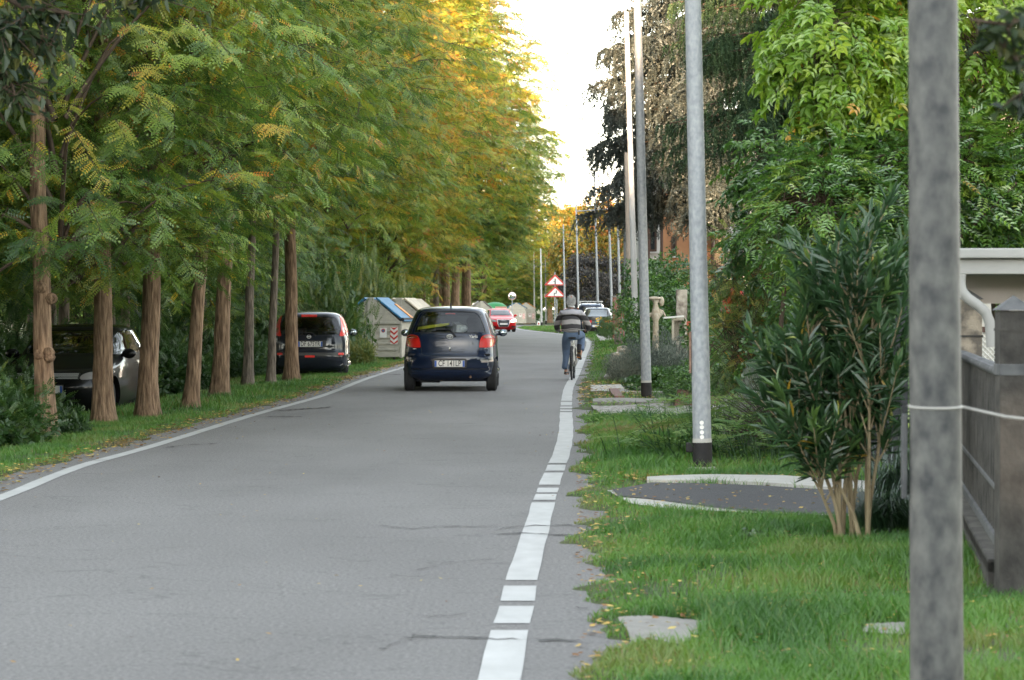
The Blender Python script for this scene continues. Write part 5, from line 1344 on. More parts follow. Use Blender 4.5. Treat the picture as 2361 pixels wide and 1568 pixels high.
# fence panels running away to the gate pier
A = Vector((fx - .02, dF + .12, 0)); Bp = Vector((at(2216, 709, 18.4).x, 18.4, 0))
def fence_run(P, Q, label, ztop0, zbot0, n):
    t = empty('concrete_fence', (P.x, P.y, 0)); tag(t, label, 'fence'); L = (Q - P); ang = math.atan2(L.y, L.x); t.rotation_euler = (0, 0, ang); ln = L.length
    mb = MB(); st = ln / n
    for i in range(n): mb.box((st * (i + .5), 0, (ztop0 + zbot0) / 2), (st * .55, .05, ztop0 - zbot0 - .02))
    mb.build('palisade_slats', FEN, t, bevel=.004)
    mb = MB(); mb.box((ln / 2, 0, ztop0), (ln, .075, .045)); o = mb.build('top_rail', FENL, t, bevel=.01)
    mb = MB(); 
    for i in range(n): mb.add(*ell((st * (i + .5), -.0, ztop0 + .0), (st * .36, .05, .03), 8, 6))
    mb.build('rounded_heads', FENL, o, smooth=60)
    mb = MB(); mb.box((ln / 2, 0, zbot0 + .25), (ln, .06, .03)); mb.box((ln / 2, 0, zbot0), (ln, .085, .05)); mb.build('lower_rail', FENL, t, bevel=.008)
    mb = MB(); mb.box((ln / 2, .0, zbot0 - .12), (ln, .16, .07)); mb.box((ln / 2, .02, .05), (ln, .12, .34)); mb.build('plinth', FEN, t, bevel=.01)
    return t
fence_run(A, Bp, 'dark concrete palisade fence panel behind the nearest lamp post', 1.14, .30, 30)
fence_run(Vector((fx + .02, dF - .12, 0)), Vector((fx + .03 - .5, 3.0, 0)), 'dark concrete palisade fence running past the right edge', 1.14, .30, 70) if False else None
p = Vector((at(2232, 709, 18.5).x, 18.5, 0)); t = empty('gate_pier', p); tag(t, 'weathered concrete gate pier with pointed top beside the downpipe', 'gate pier')
mb = MB(); zt = zF(690, 18.5); mb.box((0, 0, zt / 2), (.17, .17, zt)); mb.build('shaft', M('lichened_render', (.13, .11, .09), .95, col2=(.36, .30, .23), vscale=9, sharp=.1, bump=.006), t, bevel=.008)
mb = MB(); mb.add([(-.095, -.095, zt), (.095, -.095, zt), (.095, .095, zt), (-.095, .095, zt), (0, 0, zt + .07)], [(3, 2, 1, 0), (0, 1, 4), (1, 2, 4), (2, 3, 4), (3, 0, 4)]); mb.build('cap', FENL, t); MB().box((0, 0, zF(775, 18.5)), (.18, .18, .015)).build('joint', FEN, t)
# dark garden gate
IRON = M('dark_painted_iron', (.02, .022, .024), .55, var=.2)
g0 = gpt(2010, 22); g1 = gpt(2085, 20.5); t = empty('garden_gate', g0); L = Vector((g1.x - g0.x, g1.y - g0.y, 0)); t.rotation_euler = (0, 0, math.atan2(L.y, L.x)); tag(t, 'dark iron garden gate half hidden behind the oleander', 'gate')
mb = MB(); mb.box((.02, 0, .75), (.05, .05, 1.6)); mb.box((L.length, 0, .75), (.05, .05, 1.6)); mb.box((L.length / 2, 0, 1.45), (L.length, .035, .04)); mb.box((L.length / 2, 0, .2), (L.length, .035, .04)); mb.build('frame', IRON, t)
mb = MB()
for i in range(1, 14): mb.box((L.length * i / 14, 0, .82), (.016, .016, 1.25))
mb.build('bars', IRON, t)
# pale canopy over the drive, with gutter and downpipe
CREAM = M('cream_render', (.50, .47, .42), .85, var=.06, vscale=2, bump=.002)
CREAM2 = M('off_white_metal', (.34, .33, .31), .6, var=.08, vscale=3)
dC = 18.1; kC = dC / FPX
def C3(xv, yv, d=dC): return at(xv, yv, d)
o = C3(2196, 600); t = empty('canopy', (o.x, dC, 0)); tag(t, 'cream canopy with flat fascia, gutter and bent downpipe behind the fence', 'canopy')
mb = MB(); W = 3.2; z0, z1, z2 = C3(0, 632).z, C3(0, 596).z, C3(0, 573).z
mb.box((W / 2 - .05, .45, (z0 + z1) / 2), (W, .9, z1 - z0)); mb.build('fascia', CREAM2, t, bevel=.006)
mb = MB(); mb.box((W / 2 - .07, .43, (z1 + z2) / 2 + .001), (W + .08, .98, z2 - z1)); mb.build('roof_edge', CREAM2, t, bevel=.012)
zw = C3(0, 700).z; mb = MB(); mb.box((W / 2 + .05, .6, (zw + z0) / 2 - .001), (W - .2, .2, z0 - zw - .004)); mb.build('wall_band', M('pale_pink_render', (.47, .41, .38), .85, var=.05), t)
q = lambda x, y: C3(x, y, dC - .1) - t.location
mb = MB(); mb.tube([q(2214, 634), q(2214, 655), q(2218, 672), q(2232, 688), q(2255, 704), q(2273, 720), q(2283, 745), q(2287, 800)], .036, 16); mb.build('downpipe', CREAM2, t, smooth=50)
mb = MB(); mb.tube([q(2214, 632.5), q(2214, 638)], .040, 16); mb.build('pipe_collar', CREAM2, t, smooth=50)
for px, py in ((W - .3, .3), (.75, .78)): MB().box((px, py, z0 / 2 - .02), (.2, .2, z0 - .0)).build('pillar', CREAM, t, bevel=.01)
# white lattice screen and small white finials behind the pier
LAT = M('white_lattice', (.62, .60, .56), .6)
t = empty('lattice_screen', (C3(2100, 800, 24).x, 24, 0)); tag(t, 'white openwork lattice screen glimpsed behind the gate pier', 'lattice'); mb = MB()
za, zb = C3(0, 850, 24).z, C3(0, 765, 24).z; Wd = 1.1; st = .045
for i in range(int((Wd + 2) / st)):
    for s in (-1, 1):
        x0 = i * st - .5
        a = [x0, .3]; b = [x0 + s * (zb - .3), zb]
        if s < 0: a[0] += .3; b[0] += .3
        # clip to the screen
        def clip(a, b):
            P = []
            for tt in np.linspace(0, 1, 40):
                x = a[0] + (b[0] - a[0]) * tt; z = a[1] + (b[1] - a[1]) * tt
                if 0 <= x <= Wd: P.append((x, 0.004 * s, z))
            return P
        P = clip(a, b)
        if len(P) > 1: mb.tube([P[0], P[-1]], .008, 4, cap=False)
mb.build('lattice', LAT, t); mb = MB(); mb.box((Wd / 2, 0, zb + .02), (Wd, .06, .05)); mb.build('top_rail', M('brown_rail', (.10, .05, .04), .7), t)
mb = MB()
for i in range(6): mb.lathe([(.012, 0), (.014, .05), (.012, .10), (.002, .13)], (.1 + i * .19, 0, zb + .045), 8)
mb.build('finials', LAT, t, smooth=40)

# ---------------------------------------------------------------- houses
ORW = M('orange_render', (.50, .25, .13), .9, var=.08, vscale=2); WHW = M('white_render', (.62, .60, .58), .9, var=.04, vscale=2); BRN = M('brown_shutter', (.09, .045, .03), .6, var=.2); TILE = M('clay_roof_tiles', (.22, .10, .06), .85, col2=(.34, .19, .12), vscale=14, sharp=.3); DGL = M('dark_window_glass', (.02, .025, .03), .08, spec=.8)
p = gpt(1640, 104); t = empty('house', (p.x, p.y, 0)); tag(t, 'two storey house with white and orange walls behind the cedar', 'house'); k = 104 / FPX
def hx(xv): return (xv - HX) * k - p.x
def hz(yv): return CAM_H - (yv - HY) * k
top = 7.2
MB().box(((hx(1480) + hx(1522)) / 2, 3, top / 2), (hx(1522) - hx(1480), 6, top)).build('wall', WHW, t)
MB().box(((hx(1522) + hx(1640)) / 2, 3.3, top / 2), (hx(1640) - hx(1522), 6.6, top)).build('wall', ORW, t)
MB().box(((hx(1640) + hx(1830)) / 2, 2.6, top / 2), (hx(1830) - hx(1640), 6.6, top)).build('wall', WHW, t)
def window(x0, x1, y0, y1, yy, shut=True):
    w = MB(); a, b, c, d = hx(x0), hx(x1), hz(y1), hz(y0); w.box(((a + b) / 2, yy - .02, (c + d) / 2), (b - a, .06, d - c)); f = w.build('window', BRN, t, bevel=.01)
    MB().box(((a + b) / 2, yy - .055, (c + d) / 2), (b - a - .16, .02, d - c - .16)).build('pane', DGL, f); MB().box(((a + b) / 2, yy - .07, c - .04), (b - a + .2, .12, .06)).build('sill', WHW, f)
window(1496, 1514, 500, 580, 0); window(1548, 1560, 545, 590, 0); window(1596, 1625, 470, 560, 0); window(1660, 1672, 430, 540, -.7); window(1700, 1730, 300, 380, -.7); window(1500, 1520, 330, 400, 0)
mb = MB()
for xv in (1493, 1523, 1640): mb.tube([(hx(xv), -.75, .1), (hx(xv), -.75, hz(470))], .06, 8)
mb.build('downpipe', BRN, t, smooth=40)
mb = MB(); mb.prism([(-1.3, hz(618)), (0.0, hz(598)), (0.0, hz(606)), (-1.3, hz(626))], hx(1500), hx(1540), 'X'); mb.build('porch_roof', TILE, t)
mb = MB(); 
for i in range(11): mb.box((hx(1596) + i * .11, -1.0, hz(480)), (.03, .03, .95))
mb.box((hx(1596) + .55, -1.0, hz(480) + .5), (1.2, .05, .05)); mb.build('balcony_rail', BRN, t)
MB().box((hx(1596) + .55, -.5, hz(480) - .55), (1.3, 1.1, .14)).build('balcony_slab', WHW, t)
mb = MB(); mb.prism([(hx(1470), top), (hx(1840), top), (hx(1655), top + 1.9)], -1.1, 6.6); mb.build('roof', TILE, t)
# second, pale house far behind the cedar and spruce
p = gpt(2050, 62); t = empty('house', (p.x, p.y, 0)); tag(t, 'cream house wall behind the spruce and the climbing hedge', 'house')
MB().box((2.0, 4, 3), (9, 8, 6.0)).build('wall', CREAM, t); mb = MB(); mb.prism([(-3.0, 6), (7, 6), (2, 8)], -.6, 8.6); mb.build('roof', TILE, t)
for xx in (-1.2, 1.2, 3.4):
    f = MB().box((xx, -.02, 4.3), (1.0, .06, 1.3)).build('window', BRN, t); MB().box((xx, -.06, 4.3), (.85, .02, 1.1)).build('pane', DGL, f)
# closed green parasol
p = gpt(1695, 48); t = empty('parasol', p); tag(t, 'closed green parasol standing behind the loose oleander', 'parasol'); k = 48 / FPX
zt = CAM_H + (HY - 575) * k - p.z; MB().tube([(0, 0, 0), (0, 0, zt + .1)], .02, 8).build('pole', BRN, t, smooth=40)
MB().lathe([(.015, zt), (.05, zt - .18), (.10, zt - .5), (.15, zt - .9), (.13, zt - 1.1)], (.03, 0, 0), 9).build('canopy', M('green_canvas', (.01, .17, .10), .75, var=.15), t)
# red cloth seen through the bush
bm = bmesh.new(); bmesh.ops.create_grid(bm, x_segments=14, y_segments=14, size=.2)
for v in bm.verts: v.co.z = .05 * math.sin(v.co.x * 28) + .03 * math.sin(v.co.y * 17 + v.co.x * 9); v.co.x *= 1 - .5 * abs(v.co.y)
me = bpy.data.meshes.new('red_cloth'); bm.to_mesh(me); bm.free(); o = link('red_cloth', me, RED); q = at(1692, 706, 31.6); o.location = q; o.rotation_euler = (R(85), .35, .2); o.scale = (.75, 1, 1); tag(o, 'crumpled red cloth caught in the loose oleander', 'cloth')
md = o.modifiers.new('s', 'SOLIDIFY'); md.thickness = .004

# overhanging near branches at the top corners
def overhang(name, label, base, pts, n, L, W, mat, seed, hue=0, spread=.25, drop=.5):
    g = np.random.default_rng(seed); t = empty(name, base); tag(t, label, 'tree'); mb = MB(); P, D = [], []
    for path, r0 in pts:
        path = [Vector(q) - Vector(base) for q in path]; mb.tube(path, [r0 * (1 - .8 * i / (len(path) - 1)) for i in range(len(path))], 7)
        for k in range(n):
            u = .45 + .55 * g.random(); i = min(int(u * (len(path) - 1)), len(path) - 2); q = np.array(path[i].lerp(path[i + 1], u * (len(path) - 1) - i)); dv = unit(g.standard_normal(3) + np.array([0, 0, -drop])); e = q + dv * spread * g.random()
            mb.tube([q, e], [.004, .002], 4)
            for j in range(4): P.append(q + (e - q) * (j + 1) / 4 + .01 * g.standard_normal(3)); D.append(dv * .5 + .6 * g.standard_normal(3) + np.array([0, 0, -.6]))
    P, D = np.array(P), np.array(D)
    V, F, T = place(leaf8(L, W), frame(D, g.standard_normal(P.shape) + np.array([0, -.5, .8])), P, .7 + .5 * g.random(len(P)), .35 + .18 * g.standard_normal(len(P)), g)
    o = link('leaves', mesh_np('leaves', V, F, np.clip(T, 0, 1)), mat, t); o.color = (hue, 0, 0, 1); mb.build('branches', TWIG, t, smooth=60); return t
DKL = leaf_mat('dark_glossy_leaves', [(0, (.014, .030, .018)), (.5, (.040, .065, .022)), (.85, (.12, .12, .03)), (1, (.34, .22, .03))], gloss=.03, trans=.3, rough=.4)
a = lambda x, y, d: at(x, y, d)
overhang('overhanging_tree', 'dark leaved branches drooping in from the top right corner, close and blurred', (2.6, 7.4, 0),
   [([(2.6, 7.4, 0), (2.5, 7.4, 1.6), a(2450, 0, 7.4), a(2330, 60, 7.3), a(2235, 45, 7.3)], .018), ([(2.5, 7.4, 1.6), a(2430, 180, 7.4), a(2350, 150, 7.3), a(2300, 95, 7.3)], .012), ([(2.5, 7.4, 1.6), a(2430, 250, 7.4), a(2360, 210, 7.3), a(2350, 230, 7.3)], .009)], 12, .055, .034, DKL, 3, spread=.10)
overhang('overhanging_tree', 'dark leaved branches hanging in at the top left corner before the row of trees', (-4.6, 15.5, 0),
   [([(-4.6, 15.5, 0), (-4.4, 15.5, 2), a(-80, -60, 15.5), a(60, 20, 15.5), a(160, 30, 15.5)], .05), ([(-4.4, 15.5, 2), a(-60, 100, 15.5), a(20, 160, 15.5), a(40, 240, 15.5)], .03), ([(-4.4, 15.5, 2), a(-60, 20, 15.5), a(40, 70, 15.5), a(120, 90, 15.5)], .03), ([(-4.4, 15.5, 2.2), a(-40, -120, 15.5), a(150, -60, 15.5), a(380, 0, 15.5)], .04)], 46, .095, .045, DKL, 4, hue=.05, spread=.34)
# ---------------------------------------------------------------- cars
def paint(name, col, coat=1.0, rough=.5): return M(name, col, rough, metal=0.0, coat=coat, bump=0, spec=.1)
P_BLUE = paint('dark_blue_paint', (.003, .010, .032)); P_NAVY = paint('blackish_blue_paint', (.010, .013, .022)); P_BLK = paint('black_paint', (.004, .004, .005), .6); P_RED = paint('red_paint', (.50, .012, .015), .35); P_GREY = paint('dull_grey_paint', (.045, .043, .042), .5, .4); P_NAV2 = paint('navy_paint', (.01, .02, .05)); P_SILV = paint('light_roof_paint', (.35, .40, .48))
TYRE = M('tyre_rubber', (.018, .018, .019), .85, var=.3, vscale=20); RIM = M('rim_alloy', (.35, .35, .36), .35, metal=.8); PLAS = M('black_plastic', (.012, .012, .013), .45); UNDER = M('dark_underbody', (.010, .010, .010), .9)
GLS = glass_mat('car_glass', (.80, .86, .84)); GLSD = glass_mat('tinted_car_glass', (.10, .12, .13)); CHR = M('chrome', (.62, .62, .60), .3, metal=.35); SEATM = M('dark_seat_fabric', (.02, .02, .024), .9, var=.3, vscale=9)
LRED = M('red_lamp_lens', (.50, .012, .008), .35, coat=.25, spec=.3); LAMB = M('amber_lamp_lens', (.62, .16, .01), .2, coat=.8); LCLR = M('clear_lamp_lens', (.22, .21, .21), .2, coat=.5, spec=.5); LREDB = M('bright_red_lens', (.70, .03, .02), .35, coat=.25, spec=.3)
PLATEW = M('number_plate_white', (.66, .64, .60), .45); PLATEB = M('number_plate_blue', (.02, .09, .38), .45); LETT = M('plate_lettering', (.04, .035, .03), .6)
YEL = M('yellow_plastic', (.55, .50, .02), .6)

class Car:
    def __init__(s, name, label, loc, rz, rows, ymid, nlo=4.6, nhi=4.2, zcab=.7, group=None, tilt=0.0):
        """rows: z, y_rear, y_front, half width"""
        s.t = empty(name, loc, rz); tag(s.t, label, 'car', group); s.rows = rows; s.ym = ymid; s.nlo, s.nhi = nlo, nhi; s.z0, s.z1 = rows[0][0], rows[-1][0]
    def at(s, z, inset=0.0):
        yr, yf, hw = cr_interp(s.rows, np.atleast_1d(z)); n = s.nlo + (s.nhi - s.nlo) * sst(.9, 1.3, np.atleast_1d(z)); return yr + inset, yf - inset, hw - inset, n
    def rear(s, x, z):
        yr, yf, hw, n = s.at(z); u = np.clip(np.abs(np.asarray(x)) / hw, 0, .999); return s.ym - (s.ym - yr) * (1 - u ** n) ** (1 / n)
    def front(s, x, z):
        yr, yf, hw, n = s.at(z); u = np.clip(np.abs(np.asarray(x)) / hw, 0, .999); return s.ym + (yf - s.ym) * (1 - u ** n) ** (1 / n)
    def side(s, y, z):
        yr, yf, hw, n = s.at(z); y = np.asarray(y); u = np.where(y < s.ym, (s.ym - y) / (s.ym - yr), (y - s.ym) / (yf - s.ym)); u = np.clip(u, 0, .999); return hw * (1 - u ** n) ** (1 / n)
    def shell(s, inset=0.0, zlo=None, zhi=None, nz=46, nt=112):
        zlo = s.z0 if zlo is None else zlo; zhi = s.z1 if zhi is None else zhi
        zs = np.concatenate([np.linspace(zlo, zhi - .12, nz), zhi - .12 * (1 - np.linspace(0.15, 1, 9)) ** 1.6])
        yr, yf, hw, n = s.at(zs, inset); th = np.linspace(0, 2 * np.pi, nt, endpoint=False); V = []
        for i in range(len(zs)):
            c, sn = np.cos(th), np.sin(th); e = 2 / n[i]
            x = hw[i] * np.sign(c) * np.abs(c) ** e; yy = np.sign(sn) * np.abs(sn) ** e; y = np.where(yy > 0, s.ym + (yf[i] - s.ym) * yy, s.ym + (s.ym - yr[i]) * yy)
            V.append(np.stack([x, y, np.full(nt, zs[i])], 1))
        V = np.concatenate(V); F = []
        for i in range(len(zs) - 1):
            for k in range(nt): F.append((i * nt + k, i * nt + (k + 1) % nt, (i + 1) * nt + (k + 1) % nt, (i + 1) * nt + k))
        F.append(tuple(range(nt))[::-1]); F.append(tuple(range((len(zs) - 1) * nt, len(zs) * nt)))
        me = bpy.data.meshes.new('b'); me.from_pydata([tuple(v) for v in V], [], F); me.update(); return me
    def body(s, mat, wheels, wr, cuts, cab_lo=.72, under=.0, name='body', inset=.055):
        o = bpy.data.objects.new('tmp', s.shell()); C.objects.link(o); tmp = []
        cutters = [s.shell(inset, cab_lo, s.z1 - .03, 30, 72)]
        for wx, wy in wheels:
            m = MB(); a = .0 + wr + .045; n = 36; x0, x1 = (wx - .16, wx + .6) if wx > 0 else (wx - .6, wx + .16)
            m.prism([(wy + a * math.cos(2 * math.pi * k / n), wr + .01 + a * math.sin(2 * math.pi * k / n)) for k in range(n)], x0, x1, 'X'); cutters.append(m.mesh('c'))
        for c in cuts: cutters.append(c.mesh('c'))
        for cm in cutters:
            c = bpy.data.objects.new('cut', cm); C.objects.link(c); tmp.append(c); md = o.modifiers.new('b', 'BOOLEAN'); md.operation = 'DIFFERENCE'; md.object = c; md.solver = 'EXACT'
        dg = bpy.context.evaluated_depsgraph_get(); dg.update(); me = bpy.data.meshes.new_from_object(o.evaluated_get(dg))
        for c in tmp: bpy.data.objects.remove(c)
        bpy.data.objects.remove(o); me.materials.clear(); me.polygons.foreach_set('use_smooth', np.ones(len(me.polygons), dtype=bool)); me.set_sharp_from_angle(angle=R(28))
        s.b = link(name, me, mat, s.t); return s.b
    def patch(s, name, poly, mat, face='rear', off=.004, th=.02, parent=None, sx=1, rings=5, hole=None, inset_from=None):
        """surface piece following the body; poly in (x,z) for rear/front or (y,z) for the sides"""
        P = []; m = 3
        for i in range(len(poly)):
            a, b = poly[i], poly[(i + 1) % len(poly)]; L = math.hypot(b[0] - a[0], b[1] - a[1]); k = max(1, int(L / .06))
            for j in range(k): P.append((a[0] + (b[0] - a[0]) * j / k, a[1] + (b[1] - a[1]) * j / k))
        P = np.array(P); c = P.mean(0) if hole is None else None; n = len(P)
        def surf(Q, o):
            u, z = Q[:, 0], Q[:, 1]
            if face == 'rear': return np.stack([u, s.rear(u, z) - o, z], 1)
            if face == 'front': return np.stack([u, s.front(u, z) + o, z], 1)
            return np.stack([sx * (s.side(u, z) + o), u, z], 1)
        V = []; F = []
        if hole is None:
            fr = [1 - i / rings for i in range(rings)]
            for f in fr: V.append(surf(c + (P - c) * f, off))
            V.append(surf(np.array([c]), off)); ci = n * rings
            for i in range(rings - 1):
                for k in range(n): F.append((i * n + k, i * n + (k + 1) % n, (i + 1) * n + (k + 1) % n, (i + 1) * n + k))
            for k in range(n): F.append(((rings - 1) * n + k, (rings - 1) * n + (k + 1) % n, ci))
            V = np.concatenate(V); base = len(V); V = np.concatenate([V, surf(P, off - th)])
            for k in range(n): F.append((base + k, base + (k + 1) % n, (k + 1) % n, k))
        else:
            c = P.mean(0); V = np.concatenate([surf(P, off), surf(c + (P - c) * np.array(hole), off), surf(P, off - th)])
            for k in range(n): F.append((k, (k + 1) % n, n + (k + 1) % n, n + k)); F.append((2 * n + k, 2 * n + (k + 1) % n, (k + 1) % n, k))
        me = bpy.data.meshes.new(name); me.from_pydata([tuple(v) for v in V], [], F); me.update(); b = bmesh.new(); b.from_mesh(me); bmesh.ops.recalc_face_normals(b, faces=b.faces); b.to_mesh(me); b.free()
        me.polygons.foreach_set('use_smooth', np.ones(len(me.polygons), dtype=bool)); me.set_sharp_from_angle(angle=R(40))
        return link(name, me, mat, parent or s.t)
    def wheels(s, ws, r, w=.19, rim=RIM):
        for wx, wy in ws:
            sg = 1 if wx > 0 else -1; p = [(r * .62, -w / 2), (r * .9, -w / 2), (r, -w / 2 + .03), (r, w / 2 - .03), (r * .9, w / 2), (r * .62, w / 2)]
            m = MB(); m.lathe([(a, b) for a, b in p], (0, 0, 0), 36); me = m.mesh('tyre', 35); me.transform(Matrix.Translation((wx - sg * w / 2, wy, r)) @ Matrix.Rotation(math.pi / 2, 4, 'Y')); wo = link('wheel', me, TYRE, s.t)
            m = MB(); m.lathe([(.03, w / 2 + .002), (r * .2, w / 2 + .0), (r * .55, w / 2 - .03), (r * .64, w / 2 - .005), (r * .64, -w / 2 + .01)], (0, 0, 0), 24)
            me = m.mesh('rim', 35); me.transform(Matrix.Translation((wx - sg * w / 2, wy, r)) @ Matrix.Rotation(math.pi / 2 * sg, 4, 'Y')); link('rim', me, rim, wo)
            m = MB()
            for k in range(7): 
                a = 2 * math.pi * k / 7; m.box((wx - sg * w / 2 + sg * (w / 2 + .003), wy + math.cos(a) * r * .40, r + math.sin(a) * r * .40), (.008, .025, .025))
            m.build('rim_slots', PLAS, wo)
    def plate(s, x, z, txt, face='rear', w=.52, h=.11, tilt=0, yoff=.012, sz=.105, bands=(1, 1)):
        y = float(s.rear(x, z)[0]) - yoff if face == 'rear' else float(s.front(x, z)[0]) + yoff; sg = -1 if face == 'rear' else 1
        m = MB(); m.box((x, y, z), (w, .012, h)); p = m.build('number_plate', PLATEW, s.t, bevel=.003)
        m = MB(); m.box((x, y - sg * .004, z), (w + .03, .012, h + .03)); m.build('plate_surround', PLAS, p)
        for q, on in zip((-1, 1), bands):
            if on: m = MB(); m.box((x + q * (w / 2 - .018), y + sg * .0075, z), (.033, .003, h * .94)); m.build('blue_band', PLATEB, p)
        if txt: put_text('plate_number', txt, sz, LETT, (x, y + sg * .008, z), (math.pi / 2, 0, 0 if face == 'rear' else math.pi), p, sx=.68, th=.002, space=1.04, bold=.0012)
        return p
    def mirror(s, sx, y, z, mat, w=.17, h=.13, glass=True):
        x = float(s.side(y, z)[0]) * sx; m = MB(); m.add(*ell((x + sx * .13, y, z), (w / 2, .06, h / 2))); m.tube([(x - sx * .02, y, z - .03), (x + sx * .08, y, z - .02)], .025, 8); o = m.build('wing_mirror', mat, s.t, smooth=60)
        if glass: m = MB(); m.add(*ell((x + sx * .13, y - .04, z), (w / 2 - .015, .024, h / 2 - .015))); m.build('mirror_glass', M('wing_mirror_glass', (.35, .4, .42), .05, metal=1.0) if 'wing_mirror_glass' not in bpy.data.materials else bpy.data.materials['wing_mirror_glass'], o, smooth=60)
    def seats(s, y, xs=(-.36, .36), z=.62, h=.5):
        for x in xs:
            m = MB(); m.box((x, y, z + h / 2), (.46, .12, h)); o = m.build('seat', SEATM, s.t, bevel=.04); m = MB(); m.add(*ell((x, y, z + h + .09), (.13, .055, .095))); m.build('headrest', SEATM, o, smooth=60)
def rrect(x0, x1, z0, z1, r=.03, n=4):
    P = []
    for cx, cz, a0 in ((x1 - r, z0 + r, -90), (x1 - r, z1 - r, 0), (x0 + r, z1 - r, 90), (x0 + r, z0 + r, 180)):
        for k in range(n + 1): a = R(a0 + 90 * k / n); P.append((cx + r * math.cos(a), cz + r * math.sin(a)))
    return P
def smoothpoly(P, n=5):
    """closed Catmull-Rom through the points"""
    out = []; N = len(P)
    for i in range(N):
        p0, p1, p2, p3 = (np.array(P[(i + k - 1) % N]) for k in range(4))
        for j in range(n):
            t = j / n; out.append(tuple(.5 * ((2 * p1) + (-p0 + p2) * t + (2 * p0 - 5 * p1 + 4 * p2 - p3) * t * t + (-p0 + 3 * p1 - 3 * p2 + p3) * t ** 3)))
    return out
def cutter(poly, a, b, axis): return MB().prism(poly, a, b, axis)

# 1 --- small dark blue hatchback on the road
p = gp(1036, 908); L = 3.62; yR = 0.0
rows = [(.17, .20, 3.30, .70), (.25, .06, 3.45, .795), (.34, .01, 3.56, .825), (.50, -.01, 3.60, .832), (.60, .0, 3.62, .830), (.66, .035, 3.60, .826), (.78, .06, 3.50, .815), (.90, .075, 3.20, .800), (1.00, .10, 2.72, .782), (1.10, .16, 2.45, .750), (1.20, .235, 2.22, .712), (1.30, .32, 1.98, .672), (1.38, .38, 1.76, .628), (1.43, .45, 1.58, .575), (1.465, .60, 1.42, .47), (1.485, .80, 1.25, .30), (1.492, .95, 1.15, .12)]
c = Car('parked_car', '', (0, 0, 0), 0, rows, 1.35); c.t.name = 'hatchback_car'; tag(c.t, 'dark blue small hatchback driving away on the road, seen from behind', 'car'); c.t.location = (p.x, p.y + .25, 0); c.t.rotation_euler = (0, 0, -.012)
RW = smoothpoly([(-.30, 1.385), (.30, 1.385), (.46, 1.35), (.56, 1.20), (.615, 1.06), (.56, 1.035), (0, 1.03), (-.56, 1.035), (-.615, 1.06), (-.56, 1.20), (-.46, 1.35)], 4)
SW = [(.72, 1.04), (2.42, 1.03), (2.05, 1.22), (1.75, 1.36), (.95, 1.37), (.78, 1.22)]
WS = [(-.60, 1.04), (.60, 1.04), (.50, 1.37), (-.50, 1.37)]
wh = [(-.81, .55), (.81, .55), (-.80, 2.92), (.80, 2.92)]
c.body(P_BLUE, wh, .285, [cutter(RW, -1, 1.0, 'Y'), cutter(SW, -2, 2, 'X'), cutter(WS, 1.9, 4, 'Y')])
c.patch('rear_window', RW, GLS, 'rear', -.006, .004)
c.patch('window_frame', smoothpoly([(-.34, 1.405), (.34, 1.405), (.52, 1.37), (.62, 1.20), (.675, 1.04), (.62, 1.012), (0, 1.012), (-.62, 1.012), (-.675, 1.04), (-.62, 1.20), (-.52, 1.37)], 4), PLAS, 'rear', .004, .012, hole=(.90, .90))
c.patch('windscreen', WS, GLS, 'front', -.006, .004)
for sx in (-1, 1): c.patch('side_window', SW, GLSD, 'side', -.004, .004, sx=sx)
c.wheels(wh, .285, .185)
# tailgate seam as a groove, bumper edge, lamps
c.patch('tailgate_seam', smoothpoly([(-.50, 1.0), (.50, 1.0), (.515, .85), (.495, .70), (.44, .625), (0, .61), (-.44, .625), (-.495, .70), (-.515, .85)], 5), PLAS, 'rear', .0012, .004, hole=(.982, .968))
for sx in (-1, 1):
    P = [(.51, .785), (.55, .765), (.70, .768), (.765, .80), (.785, .88), (.768, .95), (.70, .985), (.60, .978), (.54, .93)]
    P = smoothpoly([(sx * a, b) for a, b in P], 3); lo = c.patch('tail_light', P, LRED, 'rear', .014, .03)
    c.patch('amber_lens', smoothpoly([(sx * .69, .785), (sx * .735, .80), (sx * .765, .85), (sx * .755, .90), (sx * .71, .90)], 3), LAMB, 'rear', .018, .01, parent=lo)
    c.patch('upper_lens', smoothpoly([(sx * .565, .925), (sx * .75, .925), (sx * .74, .95), (sx * .68, .975), (sx * .60, .968)], 3), M('dark_amber_lens', (.22, .035, .01), .2, coat=.8), 'rear', .018, .01, parent=lo)
    c.patch('bumper_rib', rrect(*sorted((sx * .47, sx * .79)), .555, .60, .02), P_BLUE, 'rear', .022, .03)
c.patch('bumper', smoothpoly([(-.81, .62), (-.60, .605), (0, .598), (.60, .605), (.81, .62), (.822, .45), (.79, .32), (0, .285), (-.79, .32), (-.822, .45)], 4), P_BLUE, 'rear', .016, .03)
c.patch('bumper_shadow_line', rrect(-.70, .70, .385, .40, .005), PLAS, 'rear', .019, .005)
c.patch('plate_recess', rrect(-.30, .30, .405, .575, .03), PLAS, 'rear', .0185, .01)
pl = c.plate(0, .485, 'CF 141LP', yoff=.036, w=.52, h=.112, sz=.142)
